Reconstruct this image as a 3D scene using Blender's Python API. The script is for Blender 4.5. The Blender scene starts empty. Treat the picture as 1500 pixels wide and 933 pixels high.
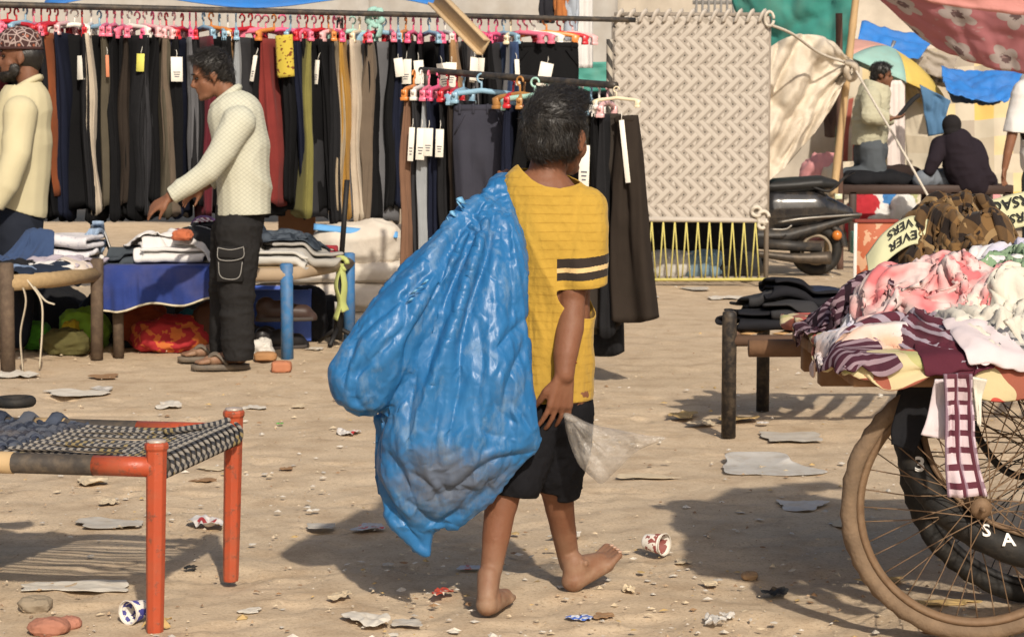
import bpy, bmesh, math, random
import numpy as np
from mathutils import Vector, Matrix, Quaternion
R = math.radians
PI = math.pi
sc = bpy.context.scene
col = sc.collection
# ---------------------------------------------------------------- camera, sky, sun, exposure
FPX = 3100.0                       # focal length in photo pixels (photo 1500 x 933)
CAMH = 1.28
TH = math.atan(287.5 / FPX)        # downward pitch, horizon at photo row 179
cd = bpy.data.cameras.new('camera')
cam = bpy.data.objects.new('camera', cd)
col.objects.link(cam)
cam.location = (0, 0, CAMH)
cam.rotation_euler = (PI / 2 - TH, 0, 0)
cd.sensor_width = 36.0
cd.lens = FPX / 1500.0 * 36.0
cd.clip_end = 6000
cd.dof.use_dof = True
cd.dof.focus_distance = 5.6
cd.dof.aperture_fstop = 16.0
sc.camera = cam
SUN_EL = R(35.0)
SUN_AZ = R(180 - 14)               # measured clockwise from +Y: behind the camera, a little to the right
w = bpy.data.worlds.new('World')
sc.world = w
w.use_nodes = True
wn = w.node_tree
wn.nodes.clear()
wo = wn.nodes.new('ShaderNodeOutputWorld')
wb = wn.nodes.new('ShaderNodeBackground')
ws = wn.nodes.new('ShaderNodeTexSky')
ws.sky_type = 'NISHITA'
ws.sun_disc = False
ws.sun_elevation = SUN_EL
ws.sun_rotation = SUN_AZ
ws.air_density = 1.0
ws.dust_density = 4.0
ws.ozone_density = 1.0
wb.inputs['Strength'].default_value = 0.085
wn.links.new(ws.outputs[0], wb.inputs[0])
wn.links.new(wb.outputs[0], wo.inputs[0])
sl = bpy.data.lights.new('sun', 'SUN')
sl.energy = 3.6
sl.angle = R(1.2)
sl.color = (1.0, 0.91, 0.78)
so = bpy.data.objects.new('sun', sl)
col.objects.link(so)
sdir = Vector((math.sin(SUN_AZ) * math.cos(SUN_EL), math.cos(SUN_AZ) * math.cos(SUN_EL), math.sin(SUN_EL)))
so.rotation_euler = sdir.to_track_quat('Z', 'Y').to_euler()
so.location = sdir * 30
sc.view_settings.view_transform = 'Standard'
sc.view_settings.look = 'None'
sc.view_settings.exposure = 0.2
sc.view_settings.gamma = 1.0
sc.view_settings.use_curve_mapping = False
sc.cycles.max_bounces = 6
sc.cycles.transparent_max_bounces = 12
# ---------------------------------------------------------------- helpers: survey of the photograph -> metres
FW = np.array((0, math.cos(TH), -math.sin(TH)))
UPV = np.array((0, math.sin(TH), math.cos(TH)))
def ray(px, py):
 return FW + np.array((1.0, 0, 0)) * ((px - 750) / FPX) + UPV * ((466.5 - py) / FPX)
def P(px, py, d):
 r = ray(px, py)
 t = d / r[1]
 return np.array((r[0] * t, d, CAMH + r[2] * t))
def G(px, py, z=0.0):
 r = ray(px, py)
 t = (z - CAMH) / r[2]
 return np.array((r[0] * t, r[1] * t, z))
def pxm(d):
 return FPX / d
def to_px(X):
 X = np.asarray(X, float)
 q = X - np.array((0, 0, CAMH))
 f = q @ FW
 return 750 + FPX * q[..., 0] / f, 466.5 - FPX * (q @ UPV) / f
# ---------------------------------------------------------------- helpers: noise
_rs = np.random.RandomState(7)
_LAT = _rs.rand(64, 64, 64)
def noise(p, seed=0.0):
 p = np.asarray(p, float) + seed * 17.31
 i = np.floor(p).astype(int)
 f = p - i
 f = f * f * f * (f * (f * 6 - 15) + 10)
 r = 0
 for a in (0, 1):
  wa = f[..., 0] if a else 1 - f[..., 0]
  for b in (0, 1):
   wb_ = f[..., 1] if b else 1 - f[..., 1]
   for c in (0, 1):
    wc = f[..., 2] if c else 1 - f[..., 2]
    r = r + wa * wb_ * wc * _LAT[(i[..., 0] + a) % 64, (i[..., 1] + b) % 64, (i[..., 2] + c) % 64]
 return r * 2 - 1
def fbm(p, seed=0.0, oct=4):
 p = np.asarray(p, float)
 r = 0; a = 0.5
 for k in range(oct):
  r = r + a * noise(p * (2.03 ** k), seed + k * 1.7)
  a *= 0.5
 return r
def ridge(p, seed=0.0, oct=3):
 p = np.asarray(p, float)
 r = 0; a = 0.6
 for k in range(oct):
  r = r + a * (1 - 2 * np.abs(noise(p * (2.03 ** k), seed + k * 2.1)))
  a *= 0.45
 return r
# ---------------------------------------------------------------- helpers: objects
def link(o, parent=None):
 col.objects.link(o)
 if parent is not None:
  o.parent = parent
  o.matrix_parent_inverse = Matrix.Identity(4)
 return o
def tag(o, label=None, cat=None, group=None, kind=None):
 if label: o['label'] = label
 if cat: o['category'] = cat
 if group: o['group'] = group
 if kind: o['kind'] = kind
 return o
def thing(name, label, cat, loc=(0, 0, 0), rz=0.0, group=None):
 o = bpy.data.objects.new(name, None)
 o.empty_display_size = 0.05
 col.objects.link(o)
 o.location = loc
 o.rotation_euler = (0, 0, rz)
 return tag(o, label, cat, group)
def setmat(me, m):
 me.materials.clear()
 for x in (m if isinstance(m, (list, tuple)) else [m]):
  me.materials.append(x)
def mesh(name, V, F, m=None, smooth=True, uv=None, mi=None):
 me = bpy.data.meshes.new(name)
 V = np.asarray(V, float)
 me.from_pydata(V.tolist(), [], [tuple(int(a) for a in f) for f in F])
 if m is not None: setmat(me, m)
 if uv is not None:
  l = me.uv_layers.new(name='UVMap')
  vi = np.zeros(len(me.loops), int)
  me.loops.foreach_get('vertex_index', vi)
  l.data.foreach_set('uv', np.asarray(uv, float)[vi].ravel())
 if smooth:
  me.polygons.foreach_set('use_smooth', [True] * len(me.polygons))
 if mi is not None:
  me.polygons.foreach_set('material_index', np.asarray(mi, dtype=np.int32))
 me.update()
 return me
def obj(name, me, parent=None, loc=None, label=None, cat=None, group=None, kind=None):
 o = bpy.data.objects.new(name, me)
 link(o, parent)
 if loc is not None: o.location = loc
 return tag(o, label, cat, group, kind)
def attr(me, name, vals):
 a = me.attributes.new(name, 'FLOAT', 'POINT')
 a.data.foreach_set('value', np.asarray(vals, float))
def solid(o, t=0.004, off=0.0):
 md = o.modifiers.new('thickness', 'SOLIDIFY')
 md.thickness = t; md.offset = off
 return o
def subsurf(o, n=1):
 md = o.modifiers.new('smooth', 'SUBSURF')
 md.levels = n; md.render_levels = n
 return o
def copy_tree(o, parent=None):
 c = o.copy()
 link(c, None)
 c.parent = parent
 for ch in [x for x in o.children]:
  copy_tree(ch, c)
 return c
class MB:
 """collects shapes into one mesh"""
 def __init__(s): s.V = []; s.F = []; s.n = 0; s.mi = []
 def add(s, V, F, mi=0):
  V = np.asarray(V, float)
  s.V.append(V)
  for f in F:
   s.F.append(tuple(int(a) + s.n for a in f)); s.mi.append(mi)
  s.n += len(V)
  return s
 def tube(s, pts, r, n=8, cap=True, mi=0, sq=None):
  return s.add(*tube(pts, r, n, cap, sq), mi)
 def box(s, c, h, rot=None, mi=0, bev=0.0):
  return s.add(*box(c, h, rot, bev), mi)
 def build(s, name, m=None, parent=None, smooth=True, **k):
  me = mesh(name, np.concatenate(s.V), s.F, m, smooth, mi=s.mi if any(s.mi) else None)
  return obj(name, me, parent, **k)
def box(c, h, rot=None, bev=0.0):
 """bevelled box: centre c, half sizes h"""
 h = np.asarray(h, float); c = np.asarray(c, float)
 if bev <= 0: bev = min(h) * 0.12
 V = []; idx = {}
 for sx in (-1, 1):
  for sy in (-1, 1):
   for sz in (-1, 1):
    for ax in range(3):
     v = np.array((sx, sy, sz)) * (h - bev)
     v[ax] = (sx, sy, sz)[ax] * h[ax]
     idx[(sx, sy, sz, ax)] = len(V); V.append(v)
 F = []
 for ax in range(3):
  o = [a for a in range(3) if a != ax]
  for s_ in (-1, 1):
   q = []
   for (a, b) in ((-1, -1), (1, -1), (1, 1), (-1, 1)):
    t = [0, 0, 0]; t[ax] = s_; t[o[0]] = a; t[o[1]] = b
    q.append(idx[(*t, ax)])
   F.append(q)
  for (a, b) in ((-1, -1), (1, -1), (1, 1), (-1, 1)):
   q = []
   for (e, k) in ((-1, 0), (1, 0), (1, 1), (-1, 1)):
    t = [0, 0, 0]; t[ax] = e; t[o[0]] = a; t[o[1]] = b
    q.append(idx[(*t, o[k])])
   F.append(q)
 for sx in (-1, 1):
  for sy in (-1, 1):
   for sz in (-1, 1):
    F.append([idx[(sx, sy, sz, k)] for k in range(3)])
 V = np.array(V)
 F2 = []
 for f in F:
  p = V[f]; nrm = np.cross(p[1] - p[0], p[2] - p[0])
  F2.append(f if np.dot(nrm, p.mean(0)) > 0 else f[::-1])
 if rot is not None: V = V @ np.asarray(rot).T
 return V + c, F2
def rotz(a):
 c, s_ = math.cos(a), math.sin(a)
 return np.array(((c, -s_, 0), (s_, c, 0), (0, 0, 1.0)))
def frame(t, up=(0, 0, 1)):
 t = np.asarray(t, float); t = t / (np.linalg.norm(t) + 1e-12)
 u = np.asarray(up, float)
 if abs(np.dot(t, u)) > 0.97: u = np.array((1.0, 0, 0))
 a = np.cross(u, t); a /= np.linalg.norm(a)
 return a, np.cross(t, a), t
def tube(pts, r, n=8, cap=True, sq=None):
 pts = np.asarray(pts, float)
 m = len(pts)
 r = np.full(m, r) if np.isscalar(r) else np.asarray(r, float)
 T = np.gradient(pts, axis=0)
 V = []; a0 = None
 for i in range(m):
  t = T[i] / (np.linalg.norm(T[i]) + 1e-12)
  if a0 is None: a, b, t = frame(t)
  else:
   a = a0 - t * np.dot(a0, t); a /= np.linalg.norm(a) + 1e-12; b = np.cross(t, a)
  a0 = a
  for k in range(n):
   th = 2 * PI * k / n
   V.append(pts[i] + r[i] * (math.cos(th) * a + math.sin(th) * b * (sq or 1.0)))
 F = []
 for i in range(m - 1):
  for k in range(n):
   F.append((i * n + k, i * n + (k + 1) % n, (i + 1) * n + (k + 1) % n, (i + 1) * n + k))
 if cap:
  F.append(tuple(range(n - 1, -1, -1))); F.append(tuple((m - 1) * n + k for k in range(n)))
 return np.array(V), F
def lathe(prof, n=20, cap=True):
 V = []
 for (r, z) in prof:
  for k in range(n):
   V.append((r * math.cos(2 * PI * k / n), r * math.sin(2 * PI * k / n), z))
 F = []
 for i in range(len(prof) - 1):
  for k in range(n):
   F.append((i * n + k, i * n + (k + 1) % n, (i + 1) * n + (k + 1) % n, (i + 1) * n + k))
 if cap:
  F.append(tuple(range(n - 1, -1, -1))); F.append(tuple((len(prof) - 1) * n + k for k in range(n)))
 return np.array(V, float), F
def torus(R_, r, N=64, n=10, sq=1.0):
 """ring in the XZ plane, axis along Y"""
 V = []
 for i in range(N):
  a = 2 * PI * i / N
  for k in range(n):
   b = 2 * PI * k / n
   q = R_ + r * math.cos(b)
   V.append((q * math.cos(a), r * sq * math.sin(b), q * math.sin(a)))
 F = [(i * n + k, ((i + 1) % N) * n + k, ((i + 1) % N) * n + (k + 1) % n, i * n + (k + 1) % n) for i in range(N) for k in range(n)]
 return np.array(V), F
def grid(nx, ny):
 F = []
 for j in range(ny - 1):
  for i in range(nx - 1):
   a = j * nx + i
   F.append((a, a + 1, a + nx + 1, a + nx))
 u, v = np.meshgrid(np.linspace(0, 1, nx), np.linspace(0, 1, ny))
 return np.stack([u.ravel(), v.ravel()], 1), F
def spline(pts, n):
 """Catmull-Rom through pts (any columns), n samples"""
 p = np.asarray(pts, float)
 p = np.vstack([2 * p[0] - p[1], p, 2 * p[-1] - p[-2]])
 m = len(p) - 3
 t = np.linspace(0, m - 1e-9, n)
 i = t.astype(int); f = (t - i)[:, None]
 a, b, c, d = p[i], p[i + 1], p[i + 2], p[i + 3]
 return 0.5 * (2 * b + (c - a) * f + (2 * a - 5 * b + 4 * c - d) * f ** 2 + (3 * b - a - 3 * c + d) * f ** 3)
# ---------------------------------------------------------------- helpers: materials
MATS = {}
class N:
 """small node builder"""
 def __init__(s, m):
  s.m = m; m.use_nodes = True
  s.t = m.node_tree; s.t.nodes.clear()
 def new(s, typ, **k):
  n = s.t.nodes.new('ShaderNode' + typ)
  for a, b in k.items(): setattr(n, a, b)
  return n
 def set(s, sock, v):
  if hasattr(v, 'is_output') or isinstance(v, bpy.types.NodeSocket): s.t.links.new(v, sock)
  else:
   if isinstance(v, (tuple, list)) and len(v) == 3 and sock.type == 'RGBA': v = (*v, 1)
   sock.default_value = v
 def math(s, op, a, b=0.0, c=None, clamp=False):
  n = s.new('Math', operation=op, use_clamp=clamp)
  s.set(n.inputs[0], a); s.set(n.inputs[1], b)
  if c is not None: s.set(n.inputs[2], c)
  return n.outputs[0]
 def mix(s, f, a, b, mode='MIX'):
  n = s.new('Mix', data_type='RGBA', blend_type=mode)
  s.set(n.inputs[0], f); s.set(n.inputs[6], a); s.set(n.inputs[7], b)
  return n.outputs[2]
 def coord(s, k='Object'):
  return s.new('TexCoord').outputs[k]
 def noise(s, vec, scale, detail=3.0, rough=0.55, out=0):
  n = s.new('TexNoise')
  s.set(n.inputs['Vector'], vec); n.inputs['Scale'].default_value = scale
  n.inputs['Detail'].default_value = detail; n.inputs['Roughness'].default_value = rough
  return n.outputs[out]
 def mapping(s, vec, scale=(1, 1, 1), rot=(0, 0, 0), loc=(0, 0, 0)):
  n = s.new('Mapping')
  s.set(n.inputs[0], vec); n.inputs[1].default_value = loc; n.inputs[2].default_value = rot; n.inputs[3].default_value = scale
  return n.outputs[0]
 def ramp(s, f, stops, interp='LINEAR'):
  n = s.new('ValToRGB'); n.color_ramp.interpolation = interp
  e = n.color_ramp.elements
  while len(e) < len(stops): e.new(0.5)
  for x, (p, c) in zip(e, stops):
   x.position = p; x.color = (*c, 1) if len(c) == 3 else c
  s.set(n.inputs[0], f)
  return n.outputs[0]
 def sep(s, vec):
  n = s.new('SeparateXYZ'); s.set(n.inputs[0], vec); return n.outputs
 def attr(s, name, out='Fac'):
  return s.new('Attribute', attribute_name=name).outputs[out]
 def band(s, x, n, w):
  """1 where fract(x*n) < w"""
  return s.math('LESS_THAN', s.math('FRACT', s.math('MULTIPLY', x, n)), w)
 def out(s, colr, rough=0.8, bump=None, bstr=0.3, bdist=0.01, spec=0.35, sheen=0.0, coat=0.0, metal=0.0, alpha=None, trans=0.0, sss=0.0, transl=0.0):
  b = s.new('BsdfPrincipled')
  s.set(b.inputs['Base Color'], colr); s.set(b.inputs['Roughness'], rough)
  b.inputs['Specular IOR Level'].default_value = spec
  b.inputs['Sheen Weight'].default_value = sheen
  b.inputs['Coat Weight'].default_value = coat
  b.inputs['Metallic'].default_value = metal
  b.inputs['Transmission Weight'].default_value = trans
  if sss:
   b.inputs['Subsurface Weight'].default_value = sss
   b.inputs['Subsurface Radius'].default_value = (0.012, 0.005, 0.003)
  if alpha is not None: s.set(b.inputs['Alpha'], alpha)
  if bump is not None:
   n = s.new('Bump'); s.set(n.inputs['Height'], bump)
   n.inputs['Strength'].default_value = bstr; n.inputs['Distance'].default_value = bdist
   s.t.links.new(n.outputs[0], b.inputs['Normal'])
  o = s.new('OutputMaterial')
  if transl > 0:
   tr = s.new('BsdfTranslucent'); s.set(tr.inputs[0], colr)
   mx = s.new('MixShader'); mx.inputs[0].default_value = transl
   s.t.links.new(b.outputs[0], mx.inputs[1]); s.t.links.new(tr.outputs[0], mx.inputs[2])
   s.t.links.new(mx.outputs[0], o.inputs[0])
  else:
   s.t.links.new(b.outputs[0], o.inputs[0])
  return s.m
def newmat(name):
 m = bpy.data.materials.new(name); return N(m)
def mul(c, k): return tuple(min(1.0, x * k) for x in c)
def plain(name, c, rough=0.8, var=0.25, scale=6.0, bump=0.25, bscale=40.0, bdist=0.004, dirt=0.0, dirtc=(0.30, 0.22, 0.14), spec=0.3, **k):
 """a plain coloured surface with tonal drift, grain and optional dust"""
 if name in MATS: return MATS[name]
 n = newmat(name)
 v = n.coord()
 f = n.noise(v, scale, 4)
 cc = n.mix(f, mul(c, 1 - var), mul(c, 1 + var))
 if dirt > 0:
  g = n.noise(v, scale * 1.7, 6, 0.65)
  g = n.ramp(g, [(0.5 - 0.25 * dirt, (0, 0, 0)), (0.75, (1, 1, 1))])
  cc = n.mix(n.math('MULTIPLY', g, dirt), cc, dirtc)
 b = n.noise(v, bscale, 4)
 MATS[name] = n.out(cc, rough, b, bump, bdist, spec, **k)
 return MATS[name]
def cloth(name, c, pat=None, weave=900.0, var=0.12, rough=0.9, wr=0.5, dirt=0.0, **k):
 """woven cloth on UV coordinates in metres; pat(n, uv) may give the colour"""
 if name in MATS: return MATS[name]
 n = newmat(name)
 v = n.coord()
 uv = n.coord('UV')
 cc = pat(n, uv) if pat else n.mix(n.noise(v, 9.0, 4), mul(c, 1 - var), mul(c, 1 + var))
 if pat: cc = n.mix(n.math('MULTIPLY', n.noise(v, 7.0, 4), var * 1.6), cc, mul(c, 0.5))
 if dirt:
  cc = n.mix(n.math('MULTIPLY', n.ramp(n.noise(v, 5.0, 6), [(0.42, (0, 0, 0)), (0.7, (1, 1, 1))]), dirt), cc, (0.25, 0.19, 0.13))
 b = n.math('ADD', n.noise(v, 55.0, 4), n.math('MULTIPLY', n.noise(v, 260.0, 2), 0.35))
 MATS[name] = n.out(cc, rough, b, wr, 0.004, 0.15, sheen=0.06 if max(c) > 0.1 else 0.0, **k)
 return MATS[name]
# ---------------------------------------------------------------- ground
def ground():
 xs = np.concatenate([-np.geomspace(2500, 6.2, 26), np.linspace(-6, -2.6, 60), np.linspace(-2.57, 2.57, 250), np.linspace(2.6, 6, 60), np.geomspace(6.2, 2500, 26)])
 ys = np.concatenate([-np.geomspace(400, 0.5, 12), np.linspace(0, 4.2, 40), np.linspace(4.22, 10, 300), np.linspace(10.04, 20, 130), np.geomspace(20.3, 4000, 40)])
 X, Y = np.meshgrid(xs, ys)
 p = np.stack([X, Y, np.zeros_like(X)], -1)
 Z = 0.010 * fbm(p * 1.4, 3) + 0.007 * fbm(p * 6.0, 5) + 0.0035 * ridge(p * 2.6, 9)
 dents = np.clip(noise(p * 7.0, 21) - 0.30, 0, 1) * -0.020 + np.clip(noise(p * 3.3, 25) - 0.4, 0, 1) * -0.022
 Z = (Z + dents) * np.clip(1.2 - np.abs(Y - 8) / 60, 0, 1) - 0.004
 rs = np.random.RandomState(17)
 for k in range(420):                    # old footprints, worn soft
  d = 4.4 + 9.0 * rs.rand() ** 1.3; x = (rs.rand() - 0.5) * d * 0.56; a = rs.rand() * 6.28
  i0, i1 = np.searchsorted(xs, (x - 0.2, x + 0.2)); j0, j1 = np.searchsorted(ys, (d - 0.2, d + 0.2))
  dx = X[j0:j1, i0:i1] - x; dy = Y[j0:j1, i0:i1] - d
  u = (dx * math.cos(a) + dy * math.sin(a)) / 0.125; v = (-dx * math.sin(a) + dy * math.cos(a)) / (0.045 * (1 + 0.25 * np.sign(u)))
  e = np.sqrt(u * u + v * v)
  Z[j0:j1, i0:i1] += rs.uniform(0.3, 0.75) * (-0.010 * np.clip(1.15 - e, 0, 0.6) / 0.6 + 0.005 * np.exp(-((e - 1.2) / 0.18) ** 2))
 uv, F = grid(len(xs), len(ys))
 n = newmat('sandy dirt')
 v = n.coord()
 big = n.noise(v, 0.9, 5)
 mid = n.noise(v, 5.5, 6, 0.6)
 fine = n.noise(v, 90.0, 4, 0.7)
 c = n.mix(big, (0.485, 0.372, 0.252), (0.60, 0.472, 0.328))
 c = n.mix(n.math('MULTIPLY', n.ramp(mid, [(0.45, (0, 0, 0)), (0.72, (1, 1, 1))]), 0.55), c, (0.305, 0.205, 0.12))
 c = n.mix(n.math('MULTIPLY', n.ramp(fine, [(0.35, (1, 1, 1)), (0.5, (0, 0, 0))]), 0.40), c, (0.22, 0.15, 0.09))
 c = n.mix(n.math('MULTIPLY', n.ramp(n.noise(v, 170.0, 2), [(0.62, (0, 0, 0)), (0.72, (1, 1, 1))]), 0.5), c, (0.66, 0.55, 0.41))
 vor = n.new('TexVoronoi'); n.set(vor.inputs['Vector'], v); vor.inputs['Scale'].default_value = 42.0
 spk = n.ramp(vor.outputs['Distance'], [(0.0, (1, 1, 1)), (0.16, (0, 0, 0))])
 b = n.math('ADD', n.math('MULTIPLY', mid, 0.9), n.math('ADD', n.math('MULTIPLY', fine, 0.30), n.math('MULTIPLY', spk, 0.25)))
 m = n.out(c, 0.95, b, 0.55, 0.014, 0.12)
 me = mesh('ground', np.stack([X.ravel(), Y.ravel(), Z.ravel()], 1), F, m)
 return obj('ground', me, kind='structure', label='sandy trodden dirt of the market ground')
ground()
def tagless(): pass
# ---------------------------------------------------------------- tarpaulin and cloth sheets pinned in the air
def sheet(name, corners, m, label, cat, nx=40, ny=30, sag=0.1, wr=0.03, wf=(4, 1.5), seed=1, thick=0.006, pull=None, parent=None, group=None, edge=0.0):
 """bilinear patch over 4 corners (tl, tr, br, bl) with sag and folds, UV in metres"""
 c = [np.asarray(x, float) for x in corners]
 uv, F = grid(nx, ny)
 u = uv[:, 0:1]; v = uv[:, 1:2]
 X = (c[0] * (1 - u) + c[1] * u) * (1 - v) + (c[3] * (1 - u) + c[2] * u) * v
 nrm = np.cross(c[1] - c[0], c[3] - c[0]); nrm /= np.linalg.norm(nrm)
 X[:, 2] -= (sag * 4 * u * (1 - u) * (1 - 0.4 * v))[:, 0]
 q = np.concatenate([u * wf[0], v * wf[1], 0 * u], 1)
 d = wr * (ridge(q, seed, 3) + 0.6 * fbm(q * 2.7, seed + 3))
 if edge:
  X[:, 2] += edge * fbm(np.concatenate([u * 7, v * 0, v * 0], 1), seed + 5) * v[:, 0]
 X += nrm[None] * d[:, None]
 if pull is not None: X = pull(X, uv)
 W = np.linalg.norm(c[1] - c[0]); H = np.linalg.norm(c[3] - c[0])
 me = mesh(name, X, F, m, uv=uv * np.array((W, H)))
 o = obj(name, me, parent, label=label, cat=cat, group=group)
 solid(o, thick)
 return o
def spots(n, uv, scale, base, cols, thr=0.35):
 vo = n.new('TexVoronoi'); n.set(vo.inputs['Vector'], n.mapping(uv, (scale, scale, scale)))
 vo.inputs['Scale'].default_value = 1.0
 return vo
D0 = 25.0
def bd(px0, px1, y0, y1, d0, d1=None):
 d1 = d1 or d0
 return [P(px0, y0, d0), P(px1, y0, d1), P(px1, y1, d1), P(px0, y1, d0)]
grey_t = cloth('grey tarpaulin', (0.40, 0.38, 0.35), var=0.15, wr=0.25, dirt=0.25)
beige_t = cloth('beige tent canvas', (0.50, 0.44, 0.36), var=0.12, wr=0.25, dirt=0.2)
blue_t = cloth('blue tarpaulin', (0.03, 0.17, 0.50), var=0.2, rough=0.55, wr=0.25, dirt=0.12)
green_t = cloth('green tarpaulin', (0.06, 0.30, 0.25), var=0.18, rough=0.6, wr=0.25, dirt=0.2)
black_t = cloth('black cloth', (0.012, 0.012, 0.014), var=0.3, wr=0.3)
sheet('tent_wall', bd(-420, 560, -120, 292, 27, 27), grey_t, 'grey tarpaulin tent wall far behind the trouser rack at the left', 'tarpaulin', sag=0.1, wr=0.12, wf=(9, 1), seed=3, nx=70)
sheet('tent_wall', bd(540, 905, -140, 285, 22, 22), grey_t, 'grey tarpaulin above the dangling cardboard, behind the trouser rails', 'tarpaulin', sag=0.05, wr=0.10, wf=(4, 2), seed=8)
sheet('tent_wall', bd(880, 1140, -160, 290, 23, 23), beige_t, 'beige canvas tent wall behind the upright woven cot', 'tarpaulin', sag=0.0, wr=0.08, wf=(4, 1.5), seed=11)
sheet('tarpaulin', bd(60, 640, -150, 14, 13.6, 14.2), blue_t, 'blue tarpaulin awning edge above the long trouser rail', 'tarpaulin', sag=-0.10, wr=0.05, wf=(6, 1), seed=15, nx=60,
  pull=lambda X, uv: X + np.stack([0 * uv[:, 0], (1 - uv[:, 1]) * 1.5, 0.05 * np.sin(uv[:, 0] * 9) * uv[:, 1]], 1))
sheet('tarpaulin', bd(842, 905, 88, 132, 18.5), green_t, 'small green tarpaulin piece beside the upright woven cot', 'tarpaulin', sag=0.02, wr=0.03, wf=(2, 3), seed=19, nx=16, ny=14)
sheet('tarpaulin', bd(842, 905, 124, 290, 18.9), black_t, 'black sheet hanging below the small green tarpaulin', 'tarpaulin', sag=0.0, wr=0.03, wf=(3, 2), seed=20, nx=16, ny=20)
sheet('tarpaulin', [P(1050, -60, 19.5), P(1262, -70, 18.6), P(1238, 88, 18.6), P(1122, 150, 19.5)], green_t, 'large green tarpaulin stretched above the cream sheet and rope', 'tarpaulin', sag=0.12, wr=0.06, wf=(3, 3), seed=23)
sheet('drape', bd(838, 868, -40, 100, 17.6), cloth('white drape', (0.62, 0.60, 0.58), wr=0.3), 'narrow white drape hanging right of the long rail', 'cloth', sag=0.0, wr=0.03, wf=(5, 0.6), seed=24, nx=16, ny=24)
def p_check(n, uv):
 s = n.sep(uv)
 a = n.math('FLOOR', n.math('MULTIPLY', s[0], 4.5)); b = n.math('FLOOR', n.math('MULTIPLY', s[1], 4.5))
 cmb = n.new('CombineXYZ'); n.set(cmb.inputs[0], a); n.set(cmb.inputs[1], b)
 wn_ = n.new('TexWhiteNoise', noise_dimensions='3D'); n.set(wn_.inputs[0], cmb.outputs[0])
 return n.ramp(wn_.outputs[0], [(0, (0.42, 0.36, 0.27)), (0.22, (0.52, 0.46, 0.36)), (0.45, (0.36, 0.31, 0.25)), (0.6, (0.62, 0.50, 0.28)), (0.78, (0.68, 0.44, 0.12)), (0.9, (0.46, 0.41, 0.32))], 'CONSTANT')
check_m = cloth('patchwork check', (0.5, 0.42, 0.3), p_check, wr=0.2, dirt=0.15)
sheet('patchwork_sheet', [P(1236, 60, 25.2), P(1600, 40, 25.2), P(1600, 300, 24.6), P(1236, 300, 24.6)], check_m, 'yellow and beige checked sheet hung as stall backdrop', 'cloth', sag=0.15, wr=0.12, wf=(5, 1.2), seed=31, nx=60, ny=40)
sheet('patchwork_sheet', [P(1318, 118, 23.4), P(1352, 130, 23.2), P(1416, 268, 22.6), P(1330, 268, 22.8)], check_m, 'checked sheet flap slanting down behind the man in the pale jacket', 'cloth', sag=0.0, wr=0.05, wf=(2, 2), seed=34, nx=20, ny=24)
sheet('drape', bd(1300, 1326, 118, 268, 22.6), cloth('pale pink drape', (0.66, 0.58, 0.54), wr=0.3), 'narrow pale drape behind the man in the pale jacket', 'cloth', sag=0.0, wr=0.03, wf=(3, 0.6), seed=35, nx=12, ny=24)
sheet('tent_wall', [P(1120, -140, 26.5), P(1640, -140, 26.5), P(1640, 130, 26), P(1120, 300, 26)], beige_t, 'beige tent cloth above and behind the blue tarpaulins', 'tarpaulin', sag=0.0, wr=0.12, wf=(4, 2), seed=37, nx=50)
sheet('tarpaulin', [P(1262, 32, 23.6), P(1372, 52, 23.6), P(1345, 86, 23.2), P(1254, 72, 23.2)], blue_t, 'blue tarpaulin scrap between the bamboo pole and pink cloth', 'tarpaulin', sag=0.02, wr=0.05, wf=(3, 3), seed=41, nx=24, ny=16)
sheet('tarpaulin', [P(1378, 96, 23.0), P(1508, 92, 23.0), P(1478, 142, 22.4), P(1386, 132, 22.4)], blue_t, 'bright blue tarpaulin below the pink flowered cloth', 'tarpaulin', sag=0.06, wr=0.07, wf=(3, 4), seed=43, nx=30, ny=20)
sheet('tarpaulin', [P(1384, 126, 22.9), P(1484, 134, 22.9), P(1462, 150, 22.6), P(1396, 146, 22.6)], cloth('grey canopy hem', (0.2, 0.19, 0.19)), 'dark grey hem strip under the bright blue tarpaulin', 'tarpaulin', sag=0.05, wr=0.04, wf=(3, 2), seed=44, nx=20, ny=8)
def p_flower(n, uv):
 s = n.sep(uv)
 v = n.math('MULTIPLY', s[1], 2.4); row = n.math('FLOOR', v)
 u = n.math('ADD', n.math('MULTIPLY', s[0], 1.9), n.math('MULTIPLY', row, 0.43))
 a = n.math('SUBTRACT', n.math('FRACT', u), 0.5); b = n.math('SUBTRACT', n.math('FRACT', v), 0.5)
 rad = n.math('SQRT', n.math('ADD', n.math('MULTIPLY', a, a), n.math('MULTIPLY', b, b)))
 pet = n.math('ABSOLUTE', n.math('SINE', n.math('MULTIPLY', n.math('ARCTAN2', b, a), 2.5)))
 fl = n.math('LESS_THAN', rad, n.math('ADD', 0.20, n.math('MULTIPLY', pet, 0.13)))
 ce = n.math('LESS_THAN', n.math('ADD', rad, n.math('MULTIPLY', n.noise(uv, 40.0, 2), 0.2)), 0.20)
 c = n.mix(fl, (0.58, 0.23, 0.25), (0.60, 0.53, 0.50))
 c = n.mix(ce, c, (0.20, 0.14, 0.14))
 lf = n.math('GREATER_THAN', n.noise(n.mapping(uv, (1, 2.6, 1)), 6.0, 2), 0.66)
 return n.mix(n.math('MULTIPLY', lf, 0.6), c, (0.58, 0.42, 0.40))
pink_m = cloth('pink flowered cloth', (0.55, 0.22, 0.24), p_flower, wr=0.25, transl=0.25)
sheet('flowered_cloth', [P(1252, -30, 17.2), P(1560, -30, 16.2), P(1560, 112, 16.4), P(1350, 62, 17.2)], pink_m, 'pink cloth printed with pale flowers hung as a canopy', 'cloth', sag=0.13, wr=0.04, wf=(3, 1.5), seed=47, nx=50, ny=24)
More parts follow.
